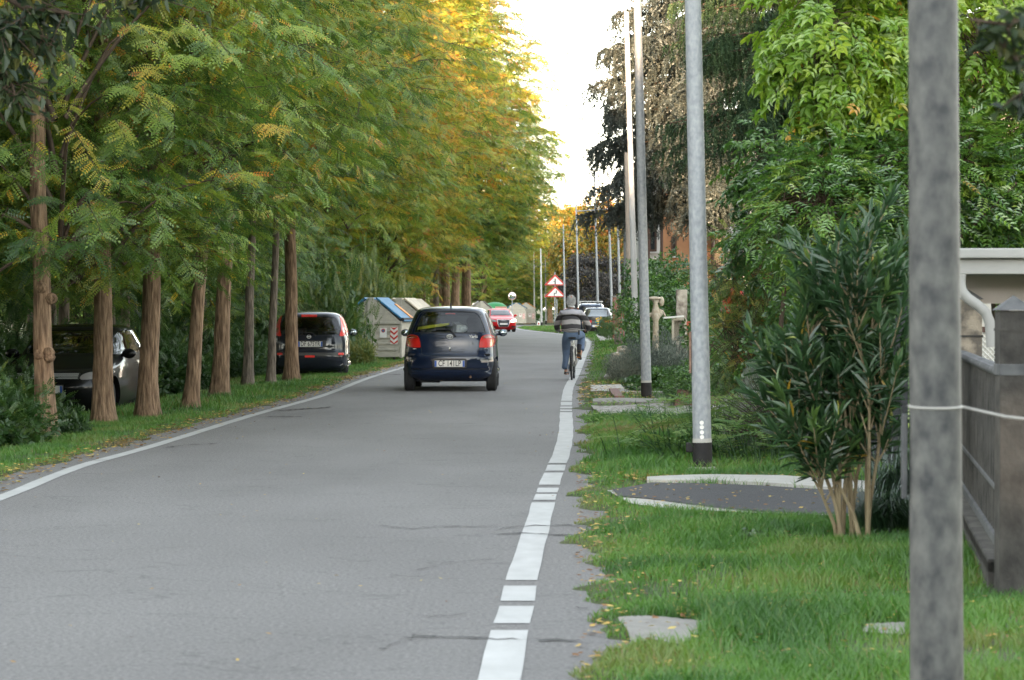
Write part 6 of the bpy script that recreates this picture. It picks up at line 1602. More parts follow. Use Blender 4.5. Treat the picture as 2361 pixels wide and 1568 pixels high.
# emblem: three interlaced ovals
y = float(c.rear(0, .95)[0]) - .012; m = MB()
def oval(cx, cz, rx, rz_, th, y):
    return [(cx + rx * math.cos(2 * math.pi * k / 28), y, cz + rz_ * math.sin(2 * math.pi * k / 28)) for k in range(28)]
m.tube(oval(0, .953, .052, .036, 0, y), .009, 6, closed=True); m.tube(oval(0, .965, .034, .014, 0, y), .006, 6, closed=True); m.tube(oval(0, .953, .013, .032, 0, y - .002), .0045, 6, closed=True); m.build('emblem', CHR, c.t, smooth=60)
put_text('model_script', 'Yaris', .075, CHR, (.41, float(c.rear(.41, .955)[0]) - .008, .955), parent=c.t, th=.004, bold=.001)
put_text('badge_text', 'CROCE', .026, CHR, (-.605, float(c.rear(-.605, .738)[0]) - .008, .738), (math.pi / 2, 0, -.08), c.t, th=.003)
put_text('badge_text', 'VVT-i', .030, CHR, (.62, float(c.rear(.62, .748)[0]) - .008, .748), (math.pi / 2, 0, .08), c.t, th=.003)
m = MB(); m.disc((0, float(c.rear(0, .755)[0]) - .004, .755), .014, 'Y', .01, 12); m.build('lock', CHR, c.t); m = MB(); m.box((0, float(c.rear(0, .72)[0]) - .004, .722), (.03, .01, .035)); m.build('handle', PLAS, c.t)
# wiper, high brake light, aerial, mirrors, exhaust, underside
m = MB(); f = lambda x, z: (x, float(c.rear(x, z)[0]) - .022, z); m.tube([f(.10, .955), f(.06, 1.01), f(0.0, 1.082), f(-.10, 1.088), f(-.30, 1.075)], [.016, .014, .011, .008, .006], 7); m.tube([f(-.33, 1.068), f(.0, 1.078)], .006, 5); m.build('rear_wiper', PLAS, c.t, smooth=50)
m = MB(); m.box((0, float(c.rear(0, 1.36)[0]) + .05, 1.352), (.17, .03, .02)); m.build('high_brake_light', LRED, c.t, bevel=.004)
m = MB(); m.lathe([(.018, 0), (.012, .05), (.006, .08)], (0, .62, 1.462), 10); m.tube([(0, .62, 1.53), (0.0, .52, 1.93)], [.005, .002], 6); m.build('aerial', PLAS, c.t, smooth=50)
c.mirror(-1, 2.25, 1.00, PLAS); c.mirror(1, 2.25, 1.00, P_BLUE)
m = MB(); m.box((0, 1.9, .22), (1.35, 3.0, .10)); m.box((0, .62, .24), (1.25, .08, .08)); m.box((-.35, .4, .21), (.35, .4, .12)); m.tube([(-.5, .62, .22), (.5, .62, .22)], .045, 8); m.build('underbody', UNDER, c.t, bevel=.02)
m = MB(); m.tube([(.36, .03, .255), (.36, .5, .26)], .028, 12, cap=False); m.tube([(.36, .035, .255), (.36, .2, .255)], .022, 12); m.build('exhaust_pipe', RUST, c.t, smooth=50)
m = MB(); m.add(*ell((.36, .45, .27), (.17, .28, .07))); m.build('silencer', RUST, c.t, smooth=60)
c.seats(1.75); c.seats(.95, (-.4, 0, .4), .6, .40)
m = MB(); m.box((0, 2.45, .93), (1.3, .35, .12)); m.build('dashboard', PLAS, c.t, bevel=.04); m = MB(); m.tube([(-.38 + .17 * math.cos(a), 2.12 + .05 * math.sin(a), .95 + .17 * math.sin(a)) for a in np.linspace(0, 6.1, 20)], .014, 6, closed=True); m.build('steering_wheel', PLAS, c.t, smooth=60)
m = MB(); m.box((0, 2.0, 1.325), (.22, .03, .055)); m.build('rear_view_mirror', PLAS, c.t, bevel=.012)
m = MB(); m.box((0, 1.2, .64), (1.4, 2.2, .03)); m.build('interior_floor', SEATM, c.t)
# driver: only head and shoulders show
def ypers(t): pass
pr = MB(); pr.prism([(-.58, 1.07), (-.14, 1.13), (-.02, 1.155), (-.02, 1.19), (-.30, 1.16), (-.57, 1.115)], .50, .64); o = pr.build('yellow_sheet', YEL); o.location = c.t.location; tag(o, 'bright yellow folded sheet lying behind the rear window of the blue car', 'folded sheet')
m = MB(); m.box((.12, .85, 1.10), (.12, .3, .16), .3, .2); m.add(*ell((.20, .8, 1.09), (.10, .12, .07))); o = m.build('white_bag', M('white_paper_bag', (.62, .62, .62), .8, var=.2, vscale=12)); o.location = c.t.location; tag(o, 'crumpled white bag on the parcel shelf of the blue car', 'bag')
m = MB(); m.box((0, .75, 1.01), (1.1, .5, .02)); m.build('parcel_shelf', SEATM, c.t)

# 2 --- parked dark hatchback with tall side lamps
p = gp(728, 880)
rows = [(.16, .30, 3.6, .72), (.24, .10, 3.85, .80), (.34, .03, 3.98, .838), (.50, .0, 4.05, .845), (.58, .005, 4.08, .845), (.66, .05, 4.05, .842), (.80, .06, 3.92, .838), (.92, .08, 3.55, .825), (1.02, .11, 3.15, .805), (1.14, .16, 2.75, .775), (1.26, .22, 2.45, .735), (1.36, .28, 2.15, .695), (1.42, .33, 1.95, .65), (1.465, .42, 1.75, .58), (1.49, .60, 1.55, .45), (1.505, .9, 1.4, .25), (1.51, 1.0, 1.3, .12)]
c = Car('hatchback_car', 'blackish blue hatchback parked on the left verge behind slim trunks', (p.x, p.y + .35, -.10), .055, rows, 1.7, 5.2, 4.6)
c.t.location = ((716 - HX) * 58 / FPX, 57.9, -.12)
RW = smoothpoly([(-.32, 1.375), (.32, 1.375), (.54, 1.34), (.62, 1.20), (.64, 1.04), (.55, 1.0), (0, .995), (-.55, 1.0), (-.64, 1.04), (-.62, 1.20), (-.54, 1.34)], 4)
SW = [(.55, 1.06), (2.95, 1.02), (2.4, 1.24), (2.1, 1.37), (.72, 1.38), (.60, 1.25)]; WS = [(-.62, 1.05), (.62, 1.05), (.55, 1.36), (-.55, 1.36)]
wh = [(-.80, .72), (.80, .72), (-.80, 3.32), (.80, 3.32)]
c.body(P_NAVY, wh, .30, [cutter(RW, -1, 1.0, 'Y'), cutter(SW, -2, 2, 'X'), cutter(WS, 2.1, 5, 'Y')])
c.patch('rear_window', RW, GLS, 'rear', -.006, .004); c.patch('windscreen', WS, GLS, 'front', -.006, .004)
for sx in (-1, 1):
    c.patch('side_window', SW, GLSD, 'side', -.004, .004, sx=sx)
    lo = c.patch('tail_light', smoothpoly([(sx * a, b) for a, b in [(.635, .965), (.80, 1.0), (.79, 1.12), (.735, 1.28), (.66, 1.41), (.625, 1.42), (.655, 1.25), (.66, 1.1)]], 3), LREDB, 'rear', .016, .04)
    c.patch('lamp_centre', smoothpoly([(sx * (.715 + .045 * math.cos(a)), 1.09 + .055 * math.sin(a)) for a in np.linspace(0, 5.4, 7)], 3), M('pale_pink_lens', (.65, .16, .12), .15, coat=.8), 'rear', .021, .01, parent=lo)
    c.patch('reflector', rrect(*sorted((sx * .60, sx * .72)), .555, .60, .012), LREDB, 'rear', .03, .02)
c.patch('fog_light', rrect(-.12, .10, .505, .55, .02), LREDB, 'rear', .03, .02)
c.patch('bumper', smoothpoly([(-.82, .66), (-.6, .645), (0, .64), (.6, .645), (.82, .66), (.835, .45), (.80, .30), (0, .26), (-.80, .30), (-.835, .45)], 4), P_NAVY, 'rear', .018, .03)
c.patch('bumper_strip', rrect(-.72, .74, .545, .61, .02), M('grey_rub_strip', (.05, .048, .046), .5), 'rear', .024, .02)
c.patch('tailgate_seam', smoothpoly([(-.62, .98), (0, .97), (.62, .98), (.655, .84), (.63, .68), (0, .66), (-.63, .68), (-.655, .84)], 4), PLAS, 'rear', .0015, .004, hole=(.985, .96))
c.patch('plate_recess', rrect(-.32, .34, .72, .87, .03), PLAS, 'rear', .006, .01)
c.plate(.0, .79, 'DF 675YR', yoff=.02, w=.52, h=.115, sz=.142)
y = float(c.rear(-.05, .955)[0]) - .01; m = MB(); m.tube(oval(-.03, .95, .042, .036, 0, y), .006, 6, closed=True); m.box((-.03, y, .95), (.10, .012, .018)); m.build('emblem', CHR, c.t, smooth=60)
put_text('badge_text', 'NOTE', .055, CHR, (-.52, float(c.rear(-.52, .78)[0]) - .008, .78), (math.pi / 2, 0, -.05), c.t, th=.004, bold=.001)
m = MB(); m.box((-.03, float(c.rear(0, 1.40)[0]) + .0, 1.40), (.34, .035, .055)); m.build('high_brake_light', LREDB, c.t, bevel=.015)
m = MB(); f = lambda x, z: (x, float(c.rear(x, z)[0]) - .02, z); m.tube([f(.12, .975), f(.04, 1.03), f(-.30, 1.05)], [.015, .012, .006], 7); m.build('rear_wiper', PLAS, c.t, smooth=50)
c.mirror(1, 2.75, 1.02, PLAS, .2, .16); c.mirror(-1, 2.75, 1.02, PLAS, .2, .16); c.wheels(wh, .30, .185); c.seats(2.1); c.seats(1.05, (-.42, .42), .6, .5)
m = MB(); m.box((0, 2.0, .22), (1.35, 3.4, .12)); m.build('underbody', UNDER, c.t, bevel=.02); m = MB(); m.box((0, 2.0, .60), (1.4, 2.8, .03)); m.build('interior_floor', SEATM, c.t)

# 3 --- black car facing us under the trees at the far left
rows = [(.14, .3, 3.80, .74), (.22, .1, 3.98, .82), (.36, .03, 4.09, .862), (.52, .0, 4.13, .868), (.62, .02, 4.10, .868), (.70, .05, 4.02, .865), (.78, .06, 3.88, .862), (.86, .08, 3.55, .852), (.93, .12, 3.20, .835), (.98, .16, 2.98, .815), (1.08, .22, 2.80, .775), (1.20, .30, 2.55, .725), (1.32, .42, 2.28, .67), (1.38, .52, 2.10, .62), (1.42, .75, 1.9, .50), (1.44, 1.0, 1.7, .30), (1.447, 1.1, 1.5, .12)]
c = Car('hatchback_car', 'black car parked nose towards us under the trees at far left', (-6.55, 43.5, -.24), R(180 - 4), rows, 1.7, 4.6, 4.2)
WS = [(-.62, 1.01), (.62, 1.01), (.64, 1.08), (.54, 1.35), (-.54, 1.35), (-.64, 1.08)]; SW = [(.60, 1.02), (2.75, 1.0), (2.35, 1.24), (2.05, 1.34), (.80, 1.34)]; RW = [(-.5, 1.05), (.5, 1.05), (.45, 1.34), (-.45, 1.34)]
wh = [(-.80, .80), (.80, .80), (-.80, 3.30), (.80, 3.30)]
c.body(P_BLK, wh, .315, [cutter(RW, -1, 1, 'Y'), cutter(SW, -2, 2, 'X'), cutter(WS, 2.0, 5, 'Y')])
c.patch('windscreen', WS, GLSD, 'front', -.004, .004); c.patch('rear_window', RW, GLSD, 'rear', -.004, .004)
for sx in (-1, 1):
    c.patch('side_window', SW, GLSD, 'side', -.004, .004, sx=sx)
    lo = c.patch('headlight', smoothpoly([(sx * a, b) for a, b in [(.52, .64), (.76, .66), (.83, .72), (.80, .77), (.60, .75), (.50, .70)]], 3), LCLR, 'front', .012, .03)
m = c.patch('grille', rrect(-.48, .48, .64, .74, .02), PLAS, 'front', .008, .02)
for z in (.665, .695, .722): c.patch('grille_bar', rrect(-.46, .46, z - .006, z + .006, .004), CHR, 'front', .014, .01, parent=m)
c.patch('lower_grille', rrect(-.42, .42, .27, .40, .03), PLAS, 'front', .012, .02); c.plate(0, .50, '', 'front', yoff=.03)
m = MB(); m.disc((0, float(c.front(0, .72)[0]) + .02, .705), .055, 'Y', .02, 24); m.build('emblem', CHR, c.t, smooth=60)
c.mirror(1, 2.55, 1.0, P_BLK, .22, .15, False); c.mirror(-1, 2.55, 1.0, P_BLK, .22, .15, False); c.wheels(wh, .315, .2); c.seats(1.9)
m = MB(); m.box((0, 2.0, .22), (1.35, 3.4, .12)); m.build('underbody', UNDER, c.t, bevel=.02)

# 4 --- oncoming red car
rows = [(.14, .3, 3.80, .74), (.22, .1, 4.02, .84), (.36, .03, 4.16, .878), (.52, .0, 4.20, .884), (.62, .02, 4.18, .884), (.70, .05, 4.08, .88), (.78, .06, 3.90, .875), (.86, .08, 3.50, .862), (.92, .12, 3.15, .84), (.97, .16, 2.98, .815), (1.06, .22, 2.80, .765), (1.18, .30, 2.52, .705), (1.28, .42, 2.28, .655), (1.34, .52, 2.10, .60), (1.38, .75, 1.9, .48), (1.40, 1.0, 1.7, .30), (1.407, 1.1, 1.5, .12)]
c = Car('oncoming_car', 'red car coming towards us with one headlight glaring', ((1142 - HX) * 162 / FPX, 164.2, 0), R(180 + 7), rows, 1.7, 4.6, 4.2)
WS = [(-.62, .99), (.62, .99), (.52, 1.31), (-.52, 1.31)]; SW = [(.60, 1.0), (2.75, .98), (2.35, 1.2), (2.05, 1.30), (.80, 1.30)]
wh = [(-.81, .80), (.81, .80), (-.81, 3.30), (.81, 3.30)]
c.body(P_RED, wh, .32, [cutter(SW, -2, 2, 'X'), cutter(WS, 2.0, 5, 'Y')])
c.patch('windscreen', WS, GLSD, 'front', -.004, .004)
HL = M('lit_headlight', (.9, .85, .75), .2, emit=(1, .86, .62), estr=1.6)
for sx in (-1, 1):
    c.patch('side_window', SW, GLSD, 'side', -.004, .004, sx=sx)
    c.patch('headlight', smoothpoly([(sx * a, b) for a, b in [(.44, .60), (.74, .62), (.82, .70), (.78, .76), (.56, .73), (.44, .68)]], 3), HL if sx < 0 else LCLR, 'front', .012, .03)
    c.patch('fog_grille', rrect(*sorted((sx * .46, sx * .74)), .26, .36, .03), PLAS, 'front', .012, .02)
g_ = c.patch('grille', [(-.36, .72), (.36, .72), (.33, .50), (.25, .32), (-.25, .32), (-.33, .50)], PLAS, 'front', .014, .03)
c.patch('grille_surround', [(-.39, .745), (.39, .745), (.36, .50), (.27, .295), (-.27, .295), (-.36, .50)], CHR, 'front', .016, .02, hole=(.90, .92))
m = MB()
for k in range(4): m.tube(oval(-.105 + .07 * k, .665, .045, .045, 0, float(c.front(0, .66)[0]) + .03), .007, 6, closed=True)
m.build('emblem', CHR, c.t, smooth=60); c.plate(0, .48, '', 'front', yoff=.035)
c.mirror(1, 2.6, .98, P_RED, .2, .14, False); c.mirror(-1, 2.6, .98, P_RED, .2, .14, False); c.wheels(wh, .32, .2); c.seats(1.9)
m = MB(); m.box((0, 2.0, .22), (1.35, 3.4, .12)); m.build('underbody', UNDER, c.t, bevel=.02)

# 5 --- old grey estate seen from behind on the right drive
rows = [(.18, .25, 3.9, .70), (.28, .08, 4.1, .79), (.40, .02, 4.2, .825), (.55, .0, 4.22, .83), (.66, .04, 4.2, .83), (.80, .05, 4.0, .825), (.93, .06, 3.5, .81), (1.02, .10, 3.1, .78), (1.15, .18, 2.9, .73), (1.27, .27, 2.6, .68), (1.36, .34, 2.4, .635), (1.41, .42, 2.2, .56), (1.43, .6, 2.0, .42), (1.44, .8, 1.9, .2)]
zc = .02
c = Car('estate_car', 'old dull grey estate car parked on the right, tail towards us', ((1377 - HX) * 141 / FPX, 141, zc), -.05, rows, 1.7, 5, 4.5)
RW = rrect(-.60, .60, .97, 1.33, .06); SW = [(.45, 1.0), (3.0, .98), (2.5, 1.3), (.6, 1.3)]
wh = [(-.78, .75), (.78, .75), (-.78, 3.3), (.78, 3.3)]
c.body(P_GREY, wh, .29, [cutter(SW, -2, 2, 'X')]); c.patch('rear_window', RW, M('bright_reflecting_glass', (.34, .36, .36), .06, metal=.9), 'rear', .006, .01)
for sx in (-1, 1):
    c.patch('side_window', SW, GLSD, 'side', -.004, .004, sx=sx); c.patch('tail_light', rrect(*sorted((sx * .30, sx * .79)), .63, .76, .02), LREDB, 'rear', .014, .03)
c.patch('bumper', rrect(-.81, .81, .36, .56, .05), M('grey_bumper', (.03, .03, .033), .6), 'rear', .03, .04); c.patch('roof_edge', rrect(-.55, .55, 1.375, 1.405, .012), P_SILV, 'rear', .02, .03)
c.patch('green_panel', rrect(-.12, .22, .63, .75, .02), M('dull_teal_panel', (.03, .15, .12), .5), 'rear', .015, .02)
c.plate(-.02, .47, '', yoff=.045); c.wheels(wh, .29, .18); m = MB(); m.box((0, 2.0, .25), (1.35, 3.4, .12)); m.build('underbody', UNDER, c.t, bevel=.02)
# 6 --- blue van like car with roof rack
rows = [(.2, .2, 4.1, .72), (.32, .04, 4.3, .82), (.5, .0, 4.35, .85), (.8, .02, 4.2, .85), (1.0, .05, 3.6, .84), (1.15, .08, 3.2, .81), (1.35, .14, 2.8, .77), (1.55, .22, 2.5, .71), (1.63, .30, 2.3, .64), (1.67, .5, 2.0, .48), (1.685, .8, 1.9, .2)]
c = Car('estate_car', 'tall dark blue estate with light roof rack, half hidden behind the grey estate', ((1362 - HX) * 152 / FPX, 152, zc), -.04, rows, 1.7, 5, 4.5)
wh = [(-.80, .75), (.80, .75), (-.80, 3.4), (.80, 3.4)]; SW = [(.45, 1.1), (3.0, 1.08), (2.4, 1.5), (.6, 1.5)]
c.body(P_NAV2, wh, .31, [cutter(SW, -2, 2, 'X')]); c.patch('rear_window', rrect(-.66, .66, 1.08, 1.50, .06), GLSD, 'rear', .006, .01)
for sx in (-1, 1): c.patch('side_window', SW, GLSD, 'side', -.004, .004, sx=sx); c.patch('tail_light', rrect(*sorted((sx * .70, sx * .82)), .98, 1.42, .03), LREDB, 'rear', .016, .03)
c.patch('roof_band', rrect(-.62, .62, 1.58, 1.64, .02), P_SILV, 'rear', .02, .03)
m = MB(); m.tube([(-.6, .5, 1.76), (-.6, 2.0, 1.76)], .025, 8); m.tube([(.6, .5, 1.76), (.6, 2.0, 1.76)], .025, 8); m.box((0, .55, 1.78), (1.35, .10, .05)); m.box((0, 1.8, 1.78), (1.35, .10, .05)); m.box((-.6, .6, 1.70), (.05, .06, .12)); m.box((.6, .6, 1.70), (.05, .06, .12)); m.build('roof_rack', M('light_rack', (.55, .55, .54), .5), c.t, bevel=.01)
c.wheels(wh, .31, .2)
# 7 --- small red and white car, only a corner shows
rows = [(.18, .25, 3.3, .68), (.3, .06, 3.5, .76), (.5, .0, 3.6, .79), (.85, .04, 3.3, .78), (1.0, .08, 2.7, .75), (1.2, .18, 2.3, .68), (1.34, .28, 2.0, .60), (1.38, .5, 1.8, .45), (1.395, .8, 1.6, .2)]
c = Car('small_car', 'small red car with white roof, half hidden behind the cyclist', ((1322 - HX) * 160 / FPX, 160, zc), -.05, rows, 1.4, 5, 4.5)
wh = [(-.72, .6), (.72, .6), (-.72, 2.9), (.72, 2.9)]
c.body(P_RED, wh, .28, []); c.patch('rear_window', rrect(-.58, .58, .98, 1.22, .05), GLSD, 'rear', .006, .01); c.patch('roof_band', rrect(-.56, .56, 1.27, 1.35, .02), SWHT, 'rear', .02, .04)
for sx in (-1, 1): c.patch('tail_light', rrect(*sorted((sx * .60, sx * .74)), .70, .86, .02), LREDB, 'rear', .016, .03)
c.wheels(wh, .28, .18)
# yellow flowers beside the grey estate
YF = M('yellow_petals', (.70, .42, .01), .6)
V, F, T = bush_mesh(160, .5, .4, .55, 1200, whorl(3, .07, .05, 65), base=.25, var=.1, shell=.5); me = mesh_np('leaves', V, F, np.clip(T, 0, 1))
t = empty('flower_bush', gpt(1402, 134)); tag(t, 'bush of bright yellow flowers in front of the grey estate', 'flowers'); link('leaves', me, HEDGE, t)
g = np.random.default_rng(2); mb = MB()
for i in range(46): a = g.random() * 6.28; rr = .5 * g.random() ** .5; mb.add(*ell((rr * math.cos(a) - .12, rr * math.sin(a) * .7 - .2, .35 + .62 * g.random()), (.045, .045, .035), 6, 4))
mb.build('flower_heads', YF, t)
# ---------------------------------------------------------------- bicycle and rider
BK = gp(1318.5, 880); BK.z = 0; BROT = -.065
bk = empty('bicycle', BK, BROT); tag(bk, 'white framed town bicycle with black mudguards, ridden along the edge line', 'bicycle')
WHF = M('cream_white_frame', (.62, .60, .54), .35, coat=.5); STL = M('dull_steel', (.30, .30, .30), .4, metal=.8); SADM = M('black_saddle', (.015, .014, .014), .6); ORR = M('orange_reflector', (.75, .22, .01), .3, coat=.6)
WR = .335; WB = 1.07
def ring(y, r, n=48, x=0): return [(x, y + r * math.cos(2 * math.pi * k / n), WR + r * math.sin(2 * math.pi * k / n)) for k in range(n)]
for y in (0, WB):
    w = MB().tube(ring(y, WR - .016), .0175, 10, closed=True).build('wheel', TYRE, bk, smooth=60)
    MB().tube(ring(y, WR - .038), .010, 6, closed=True).build('rim', STL, w, smooth=60)
    m = MB()
    for k in range(28): a = 2 * math.pi * k / 28; m.tube([(.02 * (-1) ** k, y + .02 * math.cos(a), WR + .02 * math.sin(a)), (0, y + (WR - .04) * math.cos(a + .15), WR + (WR - .04) * math.sin(a + .15))], .0012, 3, cap=False)
    m.build('spokes', STL, w)
    MB().tube([(-.05, y, WR), (.05, y, WR)], .02, 10).build('hub', STL, w, smooth=50)
    m = MB(); aa = np.linspace(R(-25 if y == 0 else 20), R(200 if y == 0 else 215), 26)
    if y == 0: aa = np.linspace(R(40), R(205), 26)
    for s in range(len(aa) - 1):
        P = []
        for a in (aa[s], aa[s + 1]):
            for xx, rr in ((-.028, .012), (0, .024), (.028, .012)): P.append((xx, y + (WR + rr) * math.cos(a), WR + (WR + rr) * math.sin(a)))
        m.add(P, [(0, 1, 4, 3), (1, 2, 5, 4)])
    o = m.build('mudguard', PLAS, bk, smooth=60, recalc=False); md = o.modifiers.new('s', 'SOLIDIFY'); md.thickness = .003
BB = Vector((0, .43, .285)); ST = Vector((0, .255, .70)); HT = Vector((0, .93, .84)); HB = Vector((0, .965, .70))
m = MB(); m.tube([BB, ST + Vector((0, -.02, .05))], .016, 10); m.tube([ST, HT], .014, 10); m.tube([BB, HB], .018, 10); m.tube([HB + Vector((0, .01, -.04)), HT + Vector((0, -.012, .05))], .019, 10)
for s in (-1, 1): m.tube([ST, (s * .035, .12, .53), (s * .062, 0, WR)], .011, 8); m.tube([BB, (s * .045, .2, .30), (s * .062, 0, WR)], .011, 8); m.tube([HB, (s * .05, .99, .62), (s * .052, WB, WR)], .013, 8)
m.build('frame', WHF, bk, smooth=50)
m = MB(); m.tube([ST, (0, .215, .82)], .013, 10); m.build('seat_post', STL, bk, smooth=50)
m = MB(); m.add(*ell((0, .17, .85), (.105, .10, .035))); m.add(*ell((0, .30, .855), (.035, .13, .022))); m.build('saddle', SADM, bk, smooth=60)
m = MB(); m.tube([HT + Vector((0, -.01, .04)), (0, .90, 1.0)], .013, 8); m.tube([(-.27, .66, .97), (-.24, .80, 1.0), (-.10, .92, 1.01), (0, .93, 1.0), (.10, .92, 1.01), (.24, .80, 1.0), (.27, .66, .97)], .011, 8)
m.build('handlebar', STL, bk, smooth=50)
for s in (-1, 1):
    MB().tube([(s * .272, .64, .965), (s * .262, .74, .985)], .016, 10).build('grip', SADM, bk, smooth=50)
    MB().tube([(s * .25, .80, .985), (s * .30, .72, .95), (s * .30, .66, .935)], .006, 6).build('brake_lever', STL, bk, smooth=50)
m = MB(); m.tube([(0.045, BB.y + .09 * math.cos(a), BB.z + .09 * math.sin(a)) for a in np.linspace(0, 6.06, 30)], .005, 5, closed=True); m.tube([(.04, BB.y, BB.z), (.05, BB.y, BB.z)], .03, 10)
m.build('chainring', STL, bk, smooth=50)
ca = R(98)  # right crank nearly up, left down
cd = Vector((0, math.cos(ca), math.sin(ca))) * .17
m = MB(); m.tube([BB + Vector((.06, 0, 0)), BB + cd + Vector((.075, 0, 0))], .01, 8); m.tube([BB - Vector((.06, 0, 0)), BB - cd - Vector((.075, 0, 0))], .01, 8); m.tube([BB - Vector((.06, 0, 0)), BB + Vector((.06, 0, 0))], .016, 8); m.build('cranks', STL, bk, smooth=50)
for s, q in ((1, BB + cd), (-1, BB - cd)):
    o = MB().box((q.x + s * .125, q.y, q.z), (.09, .075, .02)).build('pedal', SADM, bk, bevel=.004); MB().box((q.x + s * .125, q.y - .040, q.z), (.07, .006, .018)).build('pedal_reflector', ORR, o)
m = MB(); m.box((.058, .21, .345), (.012, .50, .07)); m.build('chain_guard', PLAS, bk, bevel=.005)
m = MB(); m.box((0, -.10, .60), (.03, .02, .07)); m.build('rear_reflector', LRED, bk, bevel=.004)
m = MB(); m.tube([(-.07, -.02, WR), (-.10, -.10, .12)], .006, 6); m.build('kick_stand', STL, bk)

# rider: skinned body, local axes are the bicycle's
SKIN = M('skin', (.42, .22, .15), .6, var=.1, vscale=8); HAIR = M('grey_hair', (.34, .335, .325), .9, col2=(.66, .65, .63), vscale=45, sharp=.25, bump=.004, bscale=120); JEAN = M('blue_jeans', (.075, .115, .19), .9, col2=(.13, .18, .27), vscale=10, sharp=.35, bump=.008, bscale=14, stretch=(1, 1, .5)); SHOE = M('brown_suede_shoe', (.15, .095, .04), .85, var=.2, vscale=12); SOCK = M('dark_sock', (.02, .02, .025), .9); COLL = M('white_collar', (.62, .62, .60), .8)
SWE = bpy.data.materials.new('striped_sweater'); SWE.use_nodes = True
n, l = SWE.node_tree.nodes, SWE.node_tree.links; b = n['Principled BSDF']; b.inputs['Roughness'].default_value = .95
tc = n.new('ShaderNodeTexCoord'); sx_ = n.new('ShaderNodeSeparateXYZ'); nz = n.new('ShaderNodeTexNoise'); nz.inputs['Scale'].default_value = 6
l.new(tc.outputs['Object'], sx_.inputs[0]); l.new(tc.outputs['Object'], nz.inputs['Vector'])
ma = n.new('ShaderNodeMath'); ma.operation = 'MULTIPLY_ADD'; ma.inputs[1].default_value = .03; l.new(nz.outputs[0], ma.inputs[0]); l.new(sx_.outputs[2], ma.inputs[2])
ab = n.new('ShaderNodeMath'); ab.operation = 'ABSOLUTE'; l.new(sx_.outputs[0], ab.inputs[0]); m2 = n.new('ShaderNodeMath'); m2.operation = 'MULTIPLY_ADD'; m2.inputs[1].default_value = .10; l.new(ab.outputs[0], m2.inputs[0]); l.new(ma.outputs[0], m2.inputs[2])
mr = n.new('ShaderNodeMapRange'); mr.inputs['From Min'].default_value = .80; mr.inputs['From Max'].default_value = 1.60; l.new(m2.outputs[0], mr.inputs[0])
cr = n.new('ShaderNodeValToRGB'); cr.color_ramp.interpolation = 'CONSTANT'
dk, md_, lt, ld = (.042, .039, .041), (.075, .070, .070), (.33, .31, .30), (.38, .365, .39)
st_ = [(0, dk), (.19, lt), (.285, md_), (.30, lt), (.315, dk), (.42, md_), (.435, lt), (.545, md_), (.56, dk), (.675, lt), (.69, ld), (.80, md_), (.815, (.17, .16, .165))]
while len(cr.color_ramp.elements) < len(st_): cr.color_ramp.elements.new(.5)
for e, (q, c_) in zip(cr.color_ramp.elements, st_): e.position = q; e.color = (*c_, 1)
l.new(mr.outputs[0], cr.inputs[0]); l.new(cr.outputs[0], b.inputs['Base Color'])
bp = n.new('ShaderNodeBump'); bp.inputs['Distance'].default_value = .02; n2 = n.new('ShaderNodeTexNoise'); n2.inputs['Scale'].default_value = 9; n2.inputs['Detail'].default_value = 4; l.new(tc.outputs['Object'], n2.inputs['Vector']); l.new(n2.outputs[0], bp.inputs['Height']); l.new(bp.outputs[0], b.inputs['Normal'])

def skin(name, verts, edges, rads, mat, parent=None, lv=2, root=0):
    me = bpy.data.meshes.new(name); me.from_pydata([tuple(v) for v in verts], edges, []); o = bpy.data.objects.new(name, me); C.objects.link(o)
    o.modifiers.new('skin', 'SKIN'); ms = o.modifiers.new('sub', 'SUBSURF'); ms.levels = lv; ms.render_levels = lv
    for i, rr in enumerate(rads):
        d = me.skin_vertices[0].data[i]; d.radius = rr if hasattr(rr, '__len__') else (rr, rr); d.use_root = (i == root)
    dg = bpy.context.evaluated_depsgraph_get(); dg.update(); m = bpy.data.meshes.new_from_object(o.evaluated_get(dg)); bpy.data.objects.remove(o); m.materials.clear(); m.name = name
    m.polygons.foreach_set('use_smooth', np.ones(len(m.polygons), dtype=bool)); return link(name, m, mat, parent)
rd = empty('person', BK, BROT); tag(rd, 'white haired man in a grey striped sweater and jeans riding the bicycle away from us', 'person')
hipz = .93; cx = -.025
# body: pelvis, spine, neck, head core, legs; one surface in skin colour
V_ = [(cx, .17, .95), (cx, .19, 1.08), (cx, .25, 1.24), (cx, .31, 1.37), (cx + .0, .34, 1.44), (cx, .36, 1.50),
      (cx - .09, .20, .93), (-.125, .44, .62), (-.125, .38, .26), (-.13, .37, .14), (-.13, .47, .115),
      (cx + .10, .20, .93), (.165, .62, .92), (.15, .48, .60), (.145, .42, .47), (.15, .50, .45),
      (cx - .16, .34, 1.32), (-.30, .42, 1.15), (-.285, .64, .99), (cx + .16, .34, 1.32), (.29, .42, 1.16), (.275, .64, 1.0)]
E_ = [(0, 1), (1, 2), (2, 3), (3, 4), (4, 5), (0, 6), (6, 7), (7, 8), (8, 9), (9, 10), (0, 11), (11, 12), (12, 13), (13, 14), (14, 15), (3, 16), (16, 17), (17, 18), (3, 19), (19, 20), (20, 21)]
R_ = [(.12, .09), (.11, .08), (.11, .07), (.08, .055), .05, .052, .09, .06, .045, .035, .03, .09, .062, .048, .036, .03, .035, .034, .028, .035, .034, .028]
skin('body', V_, E_, R_, SKIN, rd)
